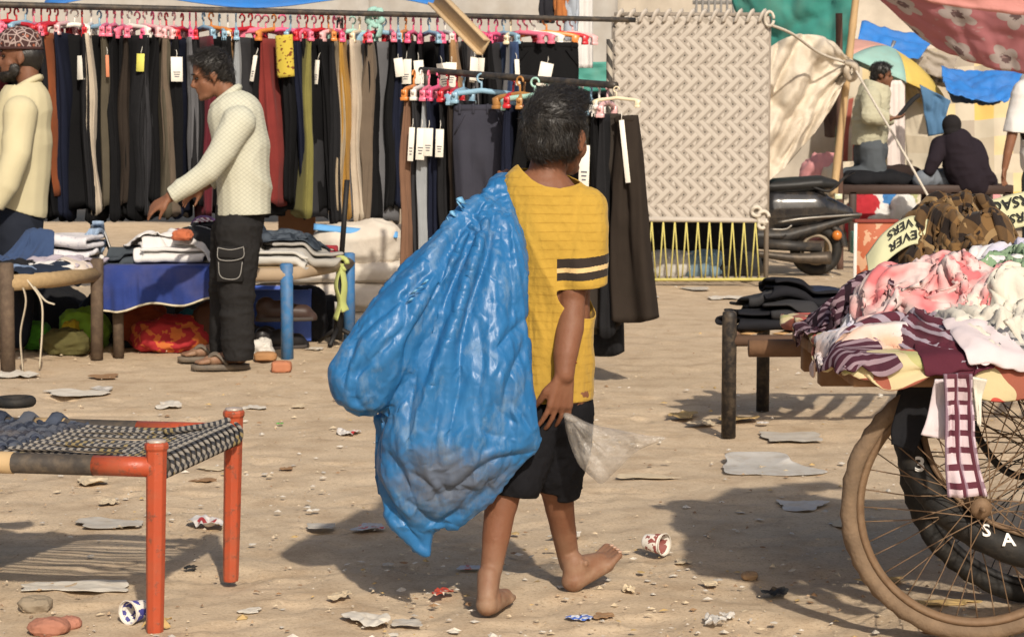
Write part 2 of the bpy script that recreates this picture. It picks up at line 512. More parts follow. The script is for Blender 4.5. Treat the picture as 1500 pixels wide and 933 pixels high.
sheet('flowered_cloth', [P(1300, -30, 15.9), P(1560, -30, 15.6), P(1560, 26, 15.7), P(1360, 4, 15.9)], cloth('pale red edge cloth', (0.66, 0.30, 0.28)), 'pale red strip of canopy along the top right corner', 'cloth', sag=0.03, wr=0.02, wf=(3, 1), seed=48, nx=30, ny=8)
for k, (cs, c, lab) in enumerate([([(1335, 56), (1404, 84), (1392, 118), (1330, 92)], (0.33, 0.29, 0.25), 'brownish grey tarpaulin between the two blue tarpaulins'), ([(1372, 84), (1402, 100), (1386, 128), (1352, 110)], (0.22, 0.20, 0.19), 'dark grey tarpaulin fold above the parasol'), ([(1180, 30), (1236, 40), (1232, 80), (1176, 70)], (0.16, 0.12, 0.11), 'dark brown cloth behind the bamboo pole top'), ([(1206, 120), (1240, 130), (1236, 196), (1208, 200)], (0.13, 0.09, 0.08), 'dark cloth behind the cream sheet edge')]):
 sheet('tarpaulin', [P(a, b, 23.9 + 0.15 * k) for a, b in cs], cloth('tarp scrap %d' % k, c, wr=0.3, dirt=0.2), lab, 'tarpaulin', nx=20, ny=14, sag=0.05, wr=0.07, wf=(3, 3), seed=140 + k)
cream_m = cloth('dirty cream sheet', (0.60, 0.53, 0.43), var=0.15, wr=0.4, dirt=0.55)
def pull_cream(X, uv):
 u, v = uv[:, 0], uv[:, 1]
 q = np.stack([u * 5 + v * 4, v * 2 - u * 2, 0 * u], 1)
 X = X.copy()
 X[:, 1] += 0.10 * ridge(q, 52) + 0.05 * np.sin((u + v) * 14)
 X[:, 2] += 0.22 * np.sin(PI * u) * (1 - v) ** 2 + 0.10 * np.sin(PI * u) * v * -1.4
 return X
sheet('cream_sheet', [P(1106, 88, 17.6), P(1252, 88, 18.0), P(1249, 108, 18.0), P(1106, 278, 17.4)], cream_m, 'dirty cream sheet tied by its corner to the bamboo pole', 'cloth', sag=0.0, wr=0.05, wf=(3, 3), seed=51, nx=60, ny=50, pull=pull_cream)
bam = plain('bamboo', (0.46, 0.31, 0.16), 0.6, 0.3, 5, 0.3, 30)
def pole(name, a, b, r0, r1, m, label, cat='pole', bow=0.0, knots=0, n=10):
 a = np.asarray(a, float); b = np.asarray(b, float)
 t = np.linspace(0, 1, 30)[:, None]
 pts = a * (1 - t) + b * t
 pts[:, 0] += bow * np.sin(PI * t[:, 0])
 r = r0 + (r1 - r0) * t[:, 0]
 if knots: r = r * (1 + 0.10 * (np.sin(t[:, 0] * PI * knots) ** 2 > 0.92))
 V, F = tube(pts, r, n)
 return obj(name, mesh(name, V, F, m), label=label, cat=cat)
g = G(1210, 392); pole('bamboo_pole', (P(1212, 330, 18.1)[0] - 0.02, 18.1, -0.02), P(1258, -40, 18.1), 0.035, 0.03, bam, 'leaning bamboo pole holding up the cream sheet corner', knots=9)
pole('wooden_post', (P(1232, 300, 18.5)[0], 18.5, -0.02), P(1229, 20, 18.5), 0.03, 0.03, plain('dark wood post', (0.10, 0.055, 0.04)), 'dark reddish post just behind the bamboo pole')
rope_m = plain('pale rope', (0.55, 0.50, 0.42), 0.9, 0.2, 30, 0.6, 150)
def rope(name, pts, r, label, m=None, n=6, cat='rope', parent=None, steps=30):
 V, F = tube(spline(pts, steps), r, n)
 o = obj(name, mesh(name, V, F, m or rope_m), parent)
 if parent is None: tag(o, label, cat)
 return o
rope('rope', [P(1126, 36, 16.7), P(1160, 50, 17), P(1200, 78, 17.5), P(1244, 94, 17.95)], 0.012, 'pale guy rope from the upright cot corner to the bamboo pole')
rope('rope', [P(1246, 90, 17.9), P(1280, 150, 17.5), P(1310, 200, 17.2), P(1362, 292, 16.8)], 0.010, 'thin pale rope slanting down across the dark bench')
tie = rope('knot', [P(1240, 92, 17.85), P(1252, 96, 17.8), P(1254, 108, 17.85), P(1246, 116, 17.9), P(1240, 104, 17.85), P(1248, 92, 17.85)], 0.030, '', cream_m)
tag(tie, 'knotted cream sheet corner on the bamboo pole', 'knot')
def parasol():
 t = thing('parasol', 'old parasol with faded teal and yellow panels, tilted over the stall', 'parasol', (0, 0, 0))
 apex = P(1306, 70, 23.4)
 hub = np.array(apex)
 axis = np.array((0.40, -0.06, 0.91)); axis /= np.linalg.norm(axis)
 a, b, c = frame(axis, (0, 1, 0))
 n = 8; RR = 0.86; DR = 0.26
 for k in range(n):
  uv, F = grid(8, 8)
  V = []
  for (u, v) in uv:
   ang = 2 * PI * (k + u) / n + 0.2
   rad = RR * v * (1 - 0.08 * math.sin(PI * u) * v)
   V.append(hub + a * rad * math.cos(ang) + b * rad * math.sin(ang) + axis * (-DR * v ** 2 - 0.04 * v))
  cx_ = (np.mean(V, 0) - hub)[0] / RR
  nm, cc_ = ('yellow', (0.58, 0.42, 0.10)) if cx_ > 0.10 else (('salmon', (0.52, 0.28, 0.23)) if cx_ < -0.3 else ('teal', (0.25, 0.42, 0.38)))
  me = mesh('panel', V, F, plain('parasol panel ' + nm, cc_, 0.7, 0.2, 3, 0.2, 30, dirt=0.25))
  solid(obj('panel', me, t), 0.008)
 MB().tube([hub + axis * 0.08, hub - axis * 0.2, np.array((hub[0] - 0.45, hub[1] + 0.35, 0.0))], 0.022).build('pole', plain('grey steel', (0.25, 0.25, 0.26), 0.4, metal=0.6), t)
 for k in range(n):
  ang = 2 * PI * k / n + 0.2
  e = hub + a * RR * math.cos(ang) + b * RR * math.sin(ang) - axis * (DR + 0.05)
  MB().tube([hub - axis * 0.03, hub * 0.5 + e * 0.5 + axis * 0.05, e], 0.007, 5).build('rib', plain('grey steel', (0.25, 0.25, 0.26)), t)
 return t
parasol()
fm = plain('rail steel', (0.18, 0.17, 0.16), 0.6)
ft = thing('railing', 'dark steel railing top behind the upright woven cot', 'railing')
for k in range(9):
 q = P(1020 + k * 9, 20, 22.0)
 MB().box((q[0], 22.0, q[2] / 2 + 0.35), (0.012, 0.012, q[2] / 2 + 0.35)).build('bar', fm, ft)
q0 = P(1015, 4, 22.0); q1 = P(1098, 4, 22.0)
MB().box(((q0[0] + q1[0]) / 2, 22.02, q0[2]), ((q1[0] - q0[0]) / 2, 0.02, 0.02)).build('rail', fm, ft)
# ---------------------------------------------------------------- trouser racks
ORD = ['first', 'second', 'third', 'fourth', 'fifth', 'sixth', 'seventh', 'eighth', 'ninth', 'tenth', 'eleventh', 'twelfth', 'thirteenth', 'fourteenth', 'fifteenth', 'sixteenth', 'seventeenth', 'eighteenth', 'nineteenth']
TENS = {2: 'twenty', 3: 'thirty', 4: 'forty', 5: 'fifty', 6: 'sixty', 7: 'seventy', 8: 'eighty'}
def ordinal(i):
 if i <= 19: return ORD[i - 1]
 t, u = divmod(i, 10)
 if u == 0: return TENS[t][:-1] + 'ieth'
 return TENS[t] + '-' + ORD[u - 1]
steel_dark = plain('dark steel pipe', (0.045, 0.042, 0.04), 0.45, 0.4, 12, 0.2, 60, dirt=0.35, metal=0.3)
TCOL = {'black': (0.008, 0.008, 0.009), 'charcoal': (0.018, 0.018, 0.020), 'dark grey': (0.038, 0.038, 0.042), 'navy': (0.012, 0.015, 0.032),
  'grey': (0.14, 0.14, 0.15), 'light grey': (0.34, 0.36, 0.38), 'cream': (0.58, 0.49, 0.38), 'taupe': (0.165, 0.125, 0.09), 'olive grey': (0.10, 0.085, 0.06),
  'rust orange': (0.30, 0.085, 0.03), 'maroon': (0.13, 0.020, 0.03), 'brick red': (0.22, 0.035, 0.03), 'olive green': (0.22, 0.20, 0.06), 'mustard': (0.44, 0.24, 0.05),
  'beige': (0.42, 0.33, 0.22), 'tan': (0.36, 0.21, 0.10), 'brown': (0.22, 0.12, 0.075), 'blue': (0.04, 0.07, 0.16), 'dark brown': (0.035, 0.026, 0.02), 'purple': (0.09, 0.03, 0.09)}
def tmat(c): return cloth('trouser cloth ' + c, mul(TCOL[c], 0.78), var=0.25, wr=0.35)
def trouser_side(seed, w=0.062, dep=0.36, L=1.02):
 """pair of trousers clipped to a hanger, seen edge-on; hangs from z=0 along -z"""
 n, rows = 40, 26
 rs = np.random.RandomState(seed)
 th = np.arange(n) / n * 2 * PI
 V = []
 lean = rs.uniform(-0.03, 0.03)
 for j in range(rows):
  t = j / (rows - 1)
  ww = w * (0.55 + 0.75 * min(1, t * 3.0) - 0.20 * t) * (1 + 0.12 * math.sin(t * 5 + seed))
  dd = dep * (1.0 - 0.40 * t)
  cx = np.sign(np.cos(th)) * np.abs(np.cos(th)) ** 0.7 * ww / 2
  cy = np.sign(np.sin(th)) * np.abs(np.sin(th)) ** 0.55 * dd / 2
  fr = cx / (ww / 2)
  gro = 0.022 * np.exp(-((fr - 0.15 * math.sin(seed + t * 2)) / 0.22) ** 2) * min(1, t * 2.5) + 0.008 * np.cos(fr * 8 + seed + t * 1.5)
  cy = cy - np.sign(cy) * gro
  q = np.stack([np.cos(th) * 2.3 + seed, np.sin(th) * 2.3, np.full(n, t * 2.2)], 1)
  cx = cx + 0.016 * fbm(q, seed) * min(1, t * 4)
  bend = lean * t ** 1.5 + 0.006 * math.sin(t * 9 + seed)
  hem = 0.02 * np.sin(th * 2 + seed) if j == rows - 1 else 0.0
  V.append(np.stack([cx + bend, cy + 0.02 * math.sin(t * 3 + seed), -L * t + np.zeros(n) + hem], 1))
 V = np.concatenate(V)
 F = [(j * n + k, (j + 1) * n + k, (j + 1) * n + (k + 1) % n, j * n + (k + 1) % n) for j in range(rows - 1) for k in range(n)]
 F.append(tuple(range(n))); F.append(tuple((rows - 1) * n + k for k in range(n))[::-1])
 return V, F
SIDE = [trouser_side(s) for s in range(9)]
SIDE_ME = {}
def side_mesh(k, c):
 if (k, c) not in SIDE_ME:
  SIDE_ME[(k, c)] = mesh('trousers', *SIDE[k], tmat(c))
 return SIDE_ME[(k, c)]
HC = {'pink': (0.70, 0.16, 0.24), 'red': (0.50, 0.02, 0.03), 'white': (0.72, 0.68, 0.62), 'pale pink': (0.72, 0.42, 0.42), 'pale blue': (0.24, 0.40, 0.52), 'orange': (0.62, 0.22, 0.05),
  'cream': (0.70, 0.60, 0.42), 'mint': (0.35, 0.58, 0.50), 'wood brown': (0.42, 0.20, 0.06), 'hot pink': (0.72, 0.10, 0.22)}
def hmat(c): return plain('hanger plastic ' + c, HC[c], 0.35, 0.08, 8, 0.05, spec=0.5)
def hanger_geo():
 a = []
 hk = [(0, 0, 0.0), (0, 0, 0.045)] + [(0.0, 0.022 * math.cos(t) - 0.0, 0.068 + 0.022 * math.sin(t)) for t in np.linspace(-0.5 * PI, 1.05 * PI, 10)]
 hook = tube(spline(hk, 22), 0.0058, 6)
 bar = MB(); bar.tube(spline([(0, -0.19, -0.030), (0, -0.14, -0.012), (0, -0.05, -0.002), (0, 0, 0.004), (0, 0.05, -0.002), (0, 0.14, -0.012), (0, 0.19, -0.030)], 22), 0.0095, 6, sq=1.6)
 clip = MB(); clip.box((0, 0, -0.010), (0.014, 0.018, 0.024)); clip.box((0, 0, -0.034), (0.018, 0.020, 0.009))
 return hook, (np.concatenate(bar.V), bar.F), (np.concatenate(clip.V), clip.F)
HG = hanger_geo()
HME = {}
def hanger(c, loc, rz, label, group, scale=1.0):
 if c not in HME:
  HME[c] = [mesh(nm, *g_, hmat(c)) for nm, g_ in zip(('hook', 'bar', 'clip'), HG)]
 t = thing('clothes_hanger', label, 'hanger', loc, rz, group)
 t.scale = (scale,) * 3
 obj('hook', HME[c][0], t); obj('bar', HME[c][1], t)
 obj('clip', HME[c][2], t, (0, -0.165, -0.028)); obj('clip', HME[c][2], t, (0, 0.165, -0.028))
 return t
tag_m = {'white': plain('tag card', (0.74, 0.70, 0.62), 0.7, 0.05, 20, 0.05), 'yellow': plain('tag card yellow', (0.62, 0.58, 0.12), 0.7), 'orange': plain('tag card orange', (0.55, 0.20, 0.10), 0.7)}
print_m = plain('tag print', (0.10, 0.10, 0.12), 0.7)
def hang_tag(parent, x, y, z, w_, h_, c='white', rz=0.0, tilt=0.0, prt=True):
 b = MB(); b.box((0, 0, -h_ / 2), (w_ / 2, 0.0015, h_ / 2))
 o = b.build('price_tag', tag_m[c], parent)
 o.location = (x, y, z); o.rotation_euler = (R(-4), tilt, rz)
 s = MB(); s.tube([(0, 0.002, 0.0), (0.003, 0.004, 0.022), (0, 0.018, 0.045)], 0.0016, 5)
 s.build('string', tag_m['white'], o)
 if prt:
  q = MB()
  for k in range(3):
   q.box((0, -0.0024, -h_ * (0.62 + 0.09 * k)), (w_ * (0.30 - 0.05 * k), 0.0006, h_ * 0.018))
  q.build('print', print_m, o)
 return o
RAIL_Z = 1.94
def rail_pt(px):
 """point on the long back rail above photo column px"""
 f = (px - 0) / 925.0
 d = 12.2 + (13.9 - 12.2) * f
 return np.array(((px - 750) / FPX * d * 1.002, d, RAIL_Z - 0.012 * math.sin(f * PI)))
ra, rb = rail_pt(-140), rail_pt(928)
pole('rack_rail', ra, rb, 0.020, 0.017, steel_dark, 'long dark pipe rail of the back trouser rack', 'rail')
LONG = []
def rowfill(x0, x1, cols, step=12.5):
 k = 0; x = x0
 while x < x1:
  LONG.append((cols[k % len(cols)], x)); x += step; k += 1
for c, x in [('black', -24), ('navy', -10), ('maroon', 7), ('charcoal', 19), ('black', 32), ('dark grey', 45), ('black', 57), ('charcoal', 68), ('black', 79), ('rust orange', 90), ('navy', 104), ('black', 116), ('charcoal', 127), ('cream', 140),
    ('black', 152), ('olive grey', 163), ('black', 174), ('dark brown', 185), ('charcoal', 196), ('black', 207), ('black', 218), ('dark grey', 229), ('olive grey', 240), ('black', 249), ('taupe', 260), ('navy', 272), ('grey', 283), ('charcoal', 292), ('maroon', 303),
    ('black', 314), ('black', 326), ('charcoal', 338), ('light grey', 350), ('tan', 359), ('dark grey', 371), ('black', 382), ('black', 393), ('brick red', 405), ('black', 417), ('black', 429), ('olive green', 441), ('navy', 452), ('dark grey', 463), ('black', 474), ('charcoal', 484),
    ('beige', 492), ('black', 499), ('mustard', 508), ('grey', 519), ('cream', 529), ('taupe', 541), ('black', 552), ('grey', 563), ('black', 574), ('navy', 585), ('black', 596), ('charcoal', 607), ('black', 618), ('black', 630), ('navy', 642), ('black', 653), ('tan', 667),
    ('grey', 681), ('black', 692), ('charcoal', 703), ('black', 716), ('dark grey', 727), ('blue', 738), ('grey', 748)]:
 LONG.append((c, x))
hcols = ['white', 'red', 'pink', 'pale pink', 'cream', 'hot pink', 'red', 'white', 'pink', 'pale blue', 'pale pink', 'orange', 'white', 'red', 'mint', 'pale pink', 'white', 'pink']
TAGS = {116: ('white', .026, .13), 152: ('white', .05, .13), 174: ('orange', .02, .12), 229: ('yellow', .05, .10), 249: ('white', .062, .15), 382: ('white', .03, .12), 393: ('white', .045, .14), 405: ('white', .02, .16), 499: ('white', .035, .14), 519: ('white', .04, .18), 596: ('white', .05, .11),
  607: ('white', .075, .14), 618: ('white', .06, .13), 642: ('white', .075, .15), 667: ('white', .05, .14), 681: ('white', .06, .14), 692: ('white', .035, .12), 727: ('white', .035, .13), 738: ('white', .03, .16)}
rnd = random.Random(4)
for i, (c, x) in enumerate(LONG):
 p = rail_pt(x)
 hc = rnd.choice(['pink', 'red', 'hot pink', 'white', 'pale pink', 'red', 'hot pink', 'cream', 'pale blue', 'white', 'pink', 'orange' if i % 3 else 'mint'])
 yaw = rnd.gauss(0, 0.45)
 hz = p[2] - 0.088 - rnd.uniform(0, 0.012)
 hanger(hc, (p[0], p[1], hz), yaw, '%s plastic clip hanger, %s from the left on the long back rail' % (hc, ordinal(i + 1)), 'hangers on the long back rail')
 o = obj('trousers', side_mesh((i * 5) % 9, c), None, (p[0], p[1], hz - 0.055), '%s trousers hung edge-on, %s pair from the left on the long back rail' % (c, ordinal(i + 1)), 'trousers', 'trousers on the long back rail')
 o.rotation_euler = (rnd.uniform(-0.01, 0.01), rnd.uniform(-0.012, 0.012), yaw * 0.9 + (PI if i % 2 else 0))
 big = {90: 1.1, 260: 1.2, 303: 1.2, 405: 1.25, 541: 1.35, 667: 1.2}.get(x, 1.0)
 o.scale = (big * rnd.uniform(0.9, 1.12), rnd.uniform(0.9, 1.1), rnd.uniform(0.95, 1.06) * (0.86 if x == 283 or x == 90 else 1.0) * (1.06 if x > 480 else 1.0))
 if x in TAGS:
  tc, tw, tl = TAGS[x]
  sgn = 1 if i % 2 else -1
  hang_tag(o, 0.01 * sgn, 0.205 * sgn, -0.09 - rnd.uniform(0, .05), tw, tl, tc, (PI if i % 2 else 0) + rnd.uniform(-.25, .25), rnd.uniform(-.12, .12), prt=tl > .13)
def p_yprint(n, uv):
 k = n.math('GREATER_THAN', n.noise(n.mapping(uv, (1, 1, 1)), 38.0, 1), 0.60)
 return n.mix(k, (0.52, 0.40, 0.06), (0.16, 0.05, 0.02))
uv_, F_ = grid(10, 14)
pp = rail_pt(424)
V_ = np.stack([(uv_[:, 0] - .5) * 0.105 + 0.01 * uv_[:, 1], -0.19 - 0.02 * np.sin(uv_[:, 0] * 3), -uv_[:, 1] * 0.25 + 0.01 * uv_[:, 0]], 1)
yo = obj('folded_shirt', mesh('folded_shirt', V_, F_, cloth('yellow print cloth', (0.5, 0.4, 0.06), p_yprint, wr=0.2), uv=uv_ * np.array((.105, .25))), None, (pp[0], pp[1], pp[2] - 0.135), 'folded yellow cloth with dark brush print on the long back rail', 'cloth')
solid(yo, 0.03, 1.0)
def trouser_front(w=0.40, L=1.03, hem=0.22, seed=0, flare=0.0, fold=0.016, open_=0.10):
 """front view trousers: waistband and two tapered legs as one surface; hangs from z=0"""
 n, rows = 64, 40
 V = []
 th = np.arange(n) / n * 2 * PI
 for j in range(rows):
  t = j / (rows - 1)
  W = w * (1 + 0.10 * math.sin(min(1, t / 0.25) * PI / 2)) * (1 - 0.12 * t) + flare * t
  x = np.sign(np.cos(th)) * np.abs(np.cos(th)) ** 0.8 * W / 2
  yb = 0.028 + 0.035 * min(1, t * 4)
  y = np.sign(np.sin(th)) * np.abs(np.sin(th)) ** 0.6 * yb
  split = max(0.0, (t - 0.24) / 0.76)
  g_ = np.exp(-(x / (0.012 + 0.03 * split)) ** 2) * min(1, split * 6)
  y = y * (1 - 0.85 * g_)
  q = np.stack([x * 9 + seed, np.sign(y) * 2.0, np.full(n, t * 1.6)], 1)
  y = y + np.sign(y) * fold * (ridge(q, seed) + 0.5 * np.cos(x * 70)) * min(1, t * 3)
  V.append(np.stack([x + 0.01 * math.sin(t * 4 + seed), y, np.full(n, -L * t) + (0.012 * np.cos(th * 2) if j == rows - 1 else 0)], 1))
 V = np.concatenate(V)
 F = [(j * n + k, (j + 1) * n + k, (j + 1) * n + (k + 1) % n, j * n + (k + 1) % n) for j in range(rows - 1) for k in range(n)]
 F.append(tuple(range(n))); F.append(tuple((rows - 1) * n + k for k in range(n))[::-1])
 return V, F
def front_pair(loc, rz, c, label, w=0.40, L=1.03, seed=0, flare=0.0, cat_group=None, detail=True):
 t = thing('trousers', label, 'trousers', loc, rz, cat_group)
 obj('legs', mesh('legs', *trouser_front(w, L, seed=seed, flare=flare), tmat(c)), t)
 wb_ = MB(); wb_.box((0, 0, -0.018), (w / 2 + 0.003, 0.034, 0.02), bev=0.012)
 wb_.build('waistband', tmat(c), t)
 if detail:
  for s_ in (-1, -0.35, 0.35, 1):
   lp = MB(); lp.box((s_ * w * 0.40, -0.037, -0.02), (0.006, 0.003, 0.026)); lp.build('belt_loop', tmat(c), t)
  for s_ in (-1, 1):
   pk = MB(); pk.tube([(s_ * w * 0.30, -0.045, -0.045), (s_ * w * 0.40, -0.045, -0.10), (s_ * w * 0.50, -0.035, -0.15)], 0.004, 5); pk.build('pocket_edge', tmat(c), t)
 return t
pL = rail_pt(800)
hanger('orange', (pL[0], pL[1], pL[2] - 0.088), PI / 2, 'brown and orange hanger holding the wide black trousers at the end of the long rail', None, 1.1)
bt = front_pair((pL[0], pL[1] - 0.03, pL[2] - 0.15), R(4), 'black', 'wide black trousers facing front at the right end of the long rail', 0.40, 1.0, 3)
hang_tag(bt, 0.0, -0.06, -0.13, 0.085, 0.155, 'white', 0.1, 0.22)
for k, (x, c) in enumerate([(762, 'pink'), (772, 'pink'), (783, 'white'), (820, 'red'), (838, 'pale pink')]):
 p = rail_pt(x)
 hanger(c, (p[0], p[1] + 0.03, p[2] - 0.088), 0.9 + 0.3 * k, '%s hanger crowded over the wide black trousers, %s from the left there' % (c, ordinal(k + 1)), 'hangers at the right end of the long rail')
nl, nr = P(628, 104, 11.35), P(930, 128, 10.15)
def near_pt(px):
 f = (px - 628) / (930 - 628)
 return nl + (nr - nl) * f
pole('rack_rail', near_pt(615), near_pt(905), 0.018, 0.018, steel_dark, 'short dark pipe rail of the near rack, dipping to the right', 'rail')
NEAR = [('brown', 606, .95), ('dark grey', 617, 1), ('light grey', 628, 1), ('navy', 642, 1.1), ('charcoal', 656, 1), ('dark brown', 669, 1.1), ('charcoal', 679, 1), ('navy', 752, 1.2), ('black', 768, 1.3), ('black', 800, 1.3), ('dark brown', 818, 1.2), ('black', 836, 1.3), ('charcoal', 852, 1.1), ('olive grey', 866, 1.0), ('black', 878, 1.2), ('charcoal', 890, 1.1)]
ntags = {617: ('white', .03, .17), 628: ('white', .045, .16), 642: ('white', .045, .14), 656: ('white', .042, .14), 866: ('white', .05, .20)}
nh = ['orange', 'white', 'pink', 'hot pink', 'red', 'red', 'pale blue', 'red', 'wood brown', 'mint', 'pale pink', 'pale pink', 'white', 'pale blue', 'white', 'pale pink']
for i, (c, x, wf_) in enumerate(NEAR):
 p = near_pt(max(x, 618) + (12 if x < 640 else 0))
 p = np.array((P(x, 104, p[1])[0], p[1], p[2]))
 yaw = -0.25 + 0.05 * (i % 3)
 hanger(nh[i], (p[0], p[1], p[2] - 0.088), yaw, '%s plastic clip hanger, %s from the left on the short near rail' % (nh[i], ordinal(i + 1)), 'hangers on the short near rail')
 o = obj('trousers', side_mesh((i * 4 + 2) % 9, c), None, (p[0], p[1], p[2] - 0.143), '%s trousers hung edge-on, %s pair from the left on the short near rail' % (c, ordinal(i + 1)), 'trousers', 'trousers on the short near rail')
 o.rotation_euler = (0, 0.02 if i < 3 else -0.01, yaw)
 o.scale = (wf_, 0.95, 1.04)
 if x in ntags:
  tc, tw, tl = ntags[x]
  hang_tag(o, 0.0, -0.20, -0.15, tw, tl, tc, 0.15, 0.04)
p = near_pt(712)
hanger('pale blue', (p[0], p[1] - 0.02, p[2] - 0.085), PI / 2 - 0.1, 'pale blue hanger with white clips carrying the slate front-facing trousers', None, 1.0)
TCOL['slate'] = (0.050, 0.050, 0.068); TCOL['taupe dark'] = (0.042, 0.034, 0.028)
front_pair((p[0], p[1] - 0.03, p[2] - 0.155), R(-8), 'slate', 'slate grey trousers facing front with belt loops on the near rail', 0.27, 1.03, 5)
p = near_pt(905)
hanger('cream', (p[0], p[1] - 0.05, p[2] - 0.062), PI / 2 - 0.25, 'cream hanger at the low right end of the near rail', None, 0.62)
fb = front_pair((p[0] - 0.045, p[1] + 0.02, p[2] - 0.135), R(-6), 'taupe dark', 'brownish black trousers next to last on the near rail', 0.13, 1.03, 7, flare=0.05, detail=False)
fb3 = front_pair((p[0] + 0.045, p[1] - 0.07, p[2] - 0.145), R(-25), 'dark brown', 'flared dark brown trousers rightmost on the near rail', 0.10, 0.98, 8, flare=0.13, detail=False)
fb3.rotation_euler = (0, R(-3.5), R(-25))
fb2 = front_pair((p[0] - 0.05, p[1] + 0.12, p[2] - 0.15), R(-12), 'charcoal', 'charcoal trousers hanging lowest behind the brownish black pair', 0.20, 1.16, 9, detail=False)
hang_tag(fb3, 0.0, -0.06, -0.02, 0.024, 0.30, 'white', 0.3, -0.06, prt=False)
hanger('wood brown', tuple(near_pt(770) + np.array((0, -0.05, -0.085))), 0.8, 'brown wooden hanger angled on the near rail above the boy', None)
hanger('mint', tuple(near_pt(792) + np.array((0, -0.05, -0.085))), 1.1, 'pale green hanger angled on the near rail just left of the boy', None)
pole('rack_post', (near_pt(622)[0], near_pt(622)[1] + 0.25, 0), near_pt(622) + np.array((0, 0.25, 0.0)), 0.018, 0.018, steel_dark, 'dark upright post behind the left end of the near rail')
pole('rack_post', (near_pt(845)[0], near_pt(845)[1] + 0.25, 0), near_pt(845) + np.array((0, 0.25, 0.0)), 0.018, 0.018, steel_dark, 'dark upright post behind the right end of the near rail')
def p_spiral(n):
 v = n.sep(n.coord())
 return n.mix(n.band(n.math('ADD', v[2], n.math('MULTIPLY', v[0], 1.5)), 9.0, 0.5), (0.05, 0.045, 0.04), (0.40, 0.36, 0.30))
n_ = newmat('striped post'); stripe_post = n_.out(p_spiral(n_), 0.7)
q = P(893, 130, 14.0); pole('rack_post', (q[0], 14.0, 0), P(893, 58, 14.0), 0.022, 0.022, stripe_post, 'post spirally wound in pale tape under the long rail end')
q = rail_pt(-100); pole('rack_post', (q[0], q[1], 0), (q[0], q[1], 1.93), 0.022, 0.022, steel_dark, 'dark upright post at the far left of the long rail')
q = rail_pt(500); pole('rack_post', (q[0], q[1] + 0.03, 0), (q[0], q[1] + 0.03, 1.92), 0.022, 0.022, steel_dark, 'dark upright post in the middle of the long rail')
b0, b1 = P(640, -4, 12.9), P(712, 70, 12.5)
n_ = newmat('raw board'); v_ = n_.coord()
board_m = n_.out(n_.mix(n_.noise(n_.mapping(v_, (2, 30, 30)), 3.0, 4), (0.40, 0.28, 0.15), (0.58, 0.43, 0.26)), 0.7, n_.noise(v_, 60, 4), 0.2, 0.003)
ax = (b1 - b0); Lb = np.linalg.norm(ax); ax /= Lb
up = np.array((0.45, -0.35, 0.80)); sd = np.cross(ax, up); sd /= np.linalg.norm(sd); up = np.cross(sd, ax)
bo = thing('wooden_board', 'pale channel-shaped board slanting down across the long rail', 'board')
Rm = np.stack([ax, sd, up], 1)
MB().box((b0 + b1) / 2, (Lb / 2, 0.006, 0.045), Rm).build('face', board_m, bo)
MB().box((b0 + b1) / 2 + up * 0.045 + sd * 0.02, (Lb / 2, 0.024, 0.006), Rm).build('flange', board_m, bo)
MB().box((b0 + b1) / 2 - up * 0.05 + sd * 0.02, (Lb / 2, 0.024, 0.006), Rm).build('flange', board_m, bo)
q = rail_pt(552)
mk = MB()
for k in range(5):
 a = k * 1.25
 mk.tube(spline([q + np.array((0.03 * math.cos(a), -0.04, 0.05 * math.sin(a))), q + np.array((0.05 * math.cos(a + 1), -0.05, 0.05 * math.sin(a + 1) - 0.01)), q + np.array((0.03 * math.cos(a + 2), -0.035, 0.03 * math.sin(a + 2) - 0.03))], 10), [0.02, 0.024, 0.026, 0.027, 0.026, 0.025, 0.024, 0.022, 0.02, 0.016], 8, sq=0.7)
for k in (-1, 1):
 mk.tube(spline([q + np.array((0.01 * k, -0.04, -0.02)), q + np.array((0.035 * k, -0.055, -0.07)), q + np.array((0.02 * k, -0.05, -0.13))], 10), np.linspace(0.018, 0.030, 10), 8, sq=0.35)
mk.build('knotted_scarf', cloth('mint cloth', (0.30, 0.50, 0.44), wr=0.4), label='pale green scarf knotted round the long rail', cat='scarf')
for k, (x0, x1, yb, c, lab) in enumerate([(790, 812, 34, (0.02, 0.02, 0.025), 'dark garment bundled behind the long rail end'), (812, 832, 30, (0.36, 0.13, 0.04), 'rust brown garment bundled behind the long rail end'), (828, 846, 60, (0.34, 0.38, 0.44), 'pale blue shirt hanging behind the long rail end')]):
 sheet('hanging_garment', bd(x0, x1, -60, yb, 15.0), cloth('back garment %d' % k, c, wr=0.5), lab, 'garment', nx=14, ny=16, sag=0, wr=0.04, wf=(3, 2), seed=60 + k, thick=0.03)
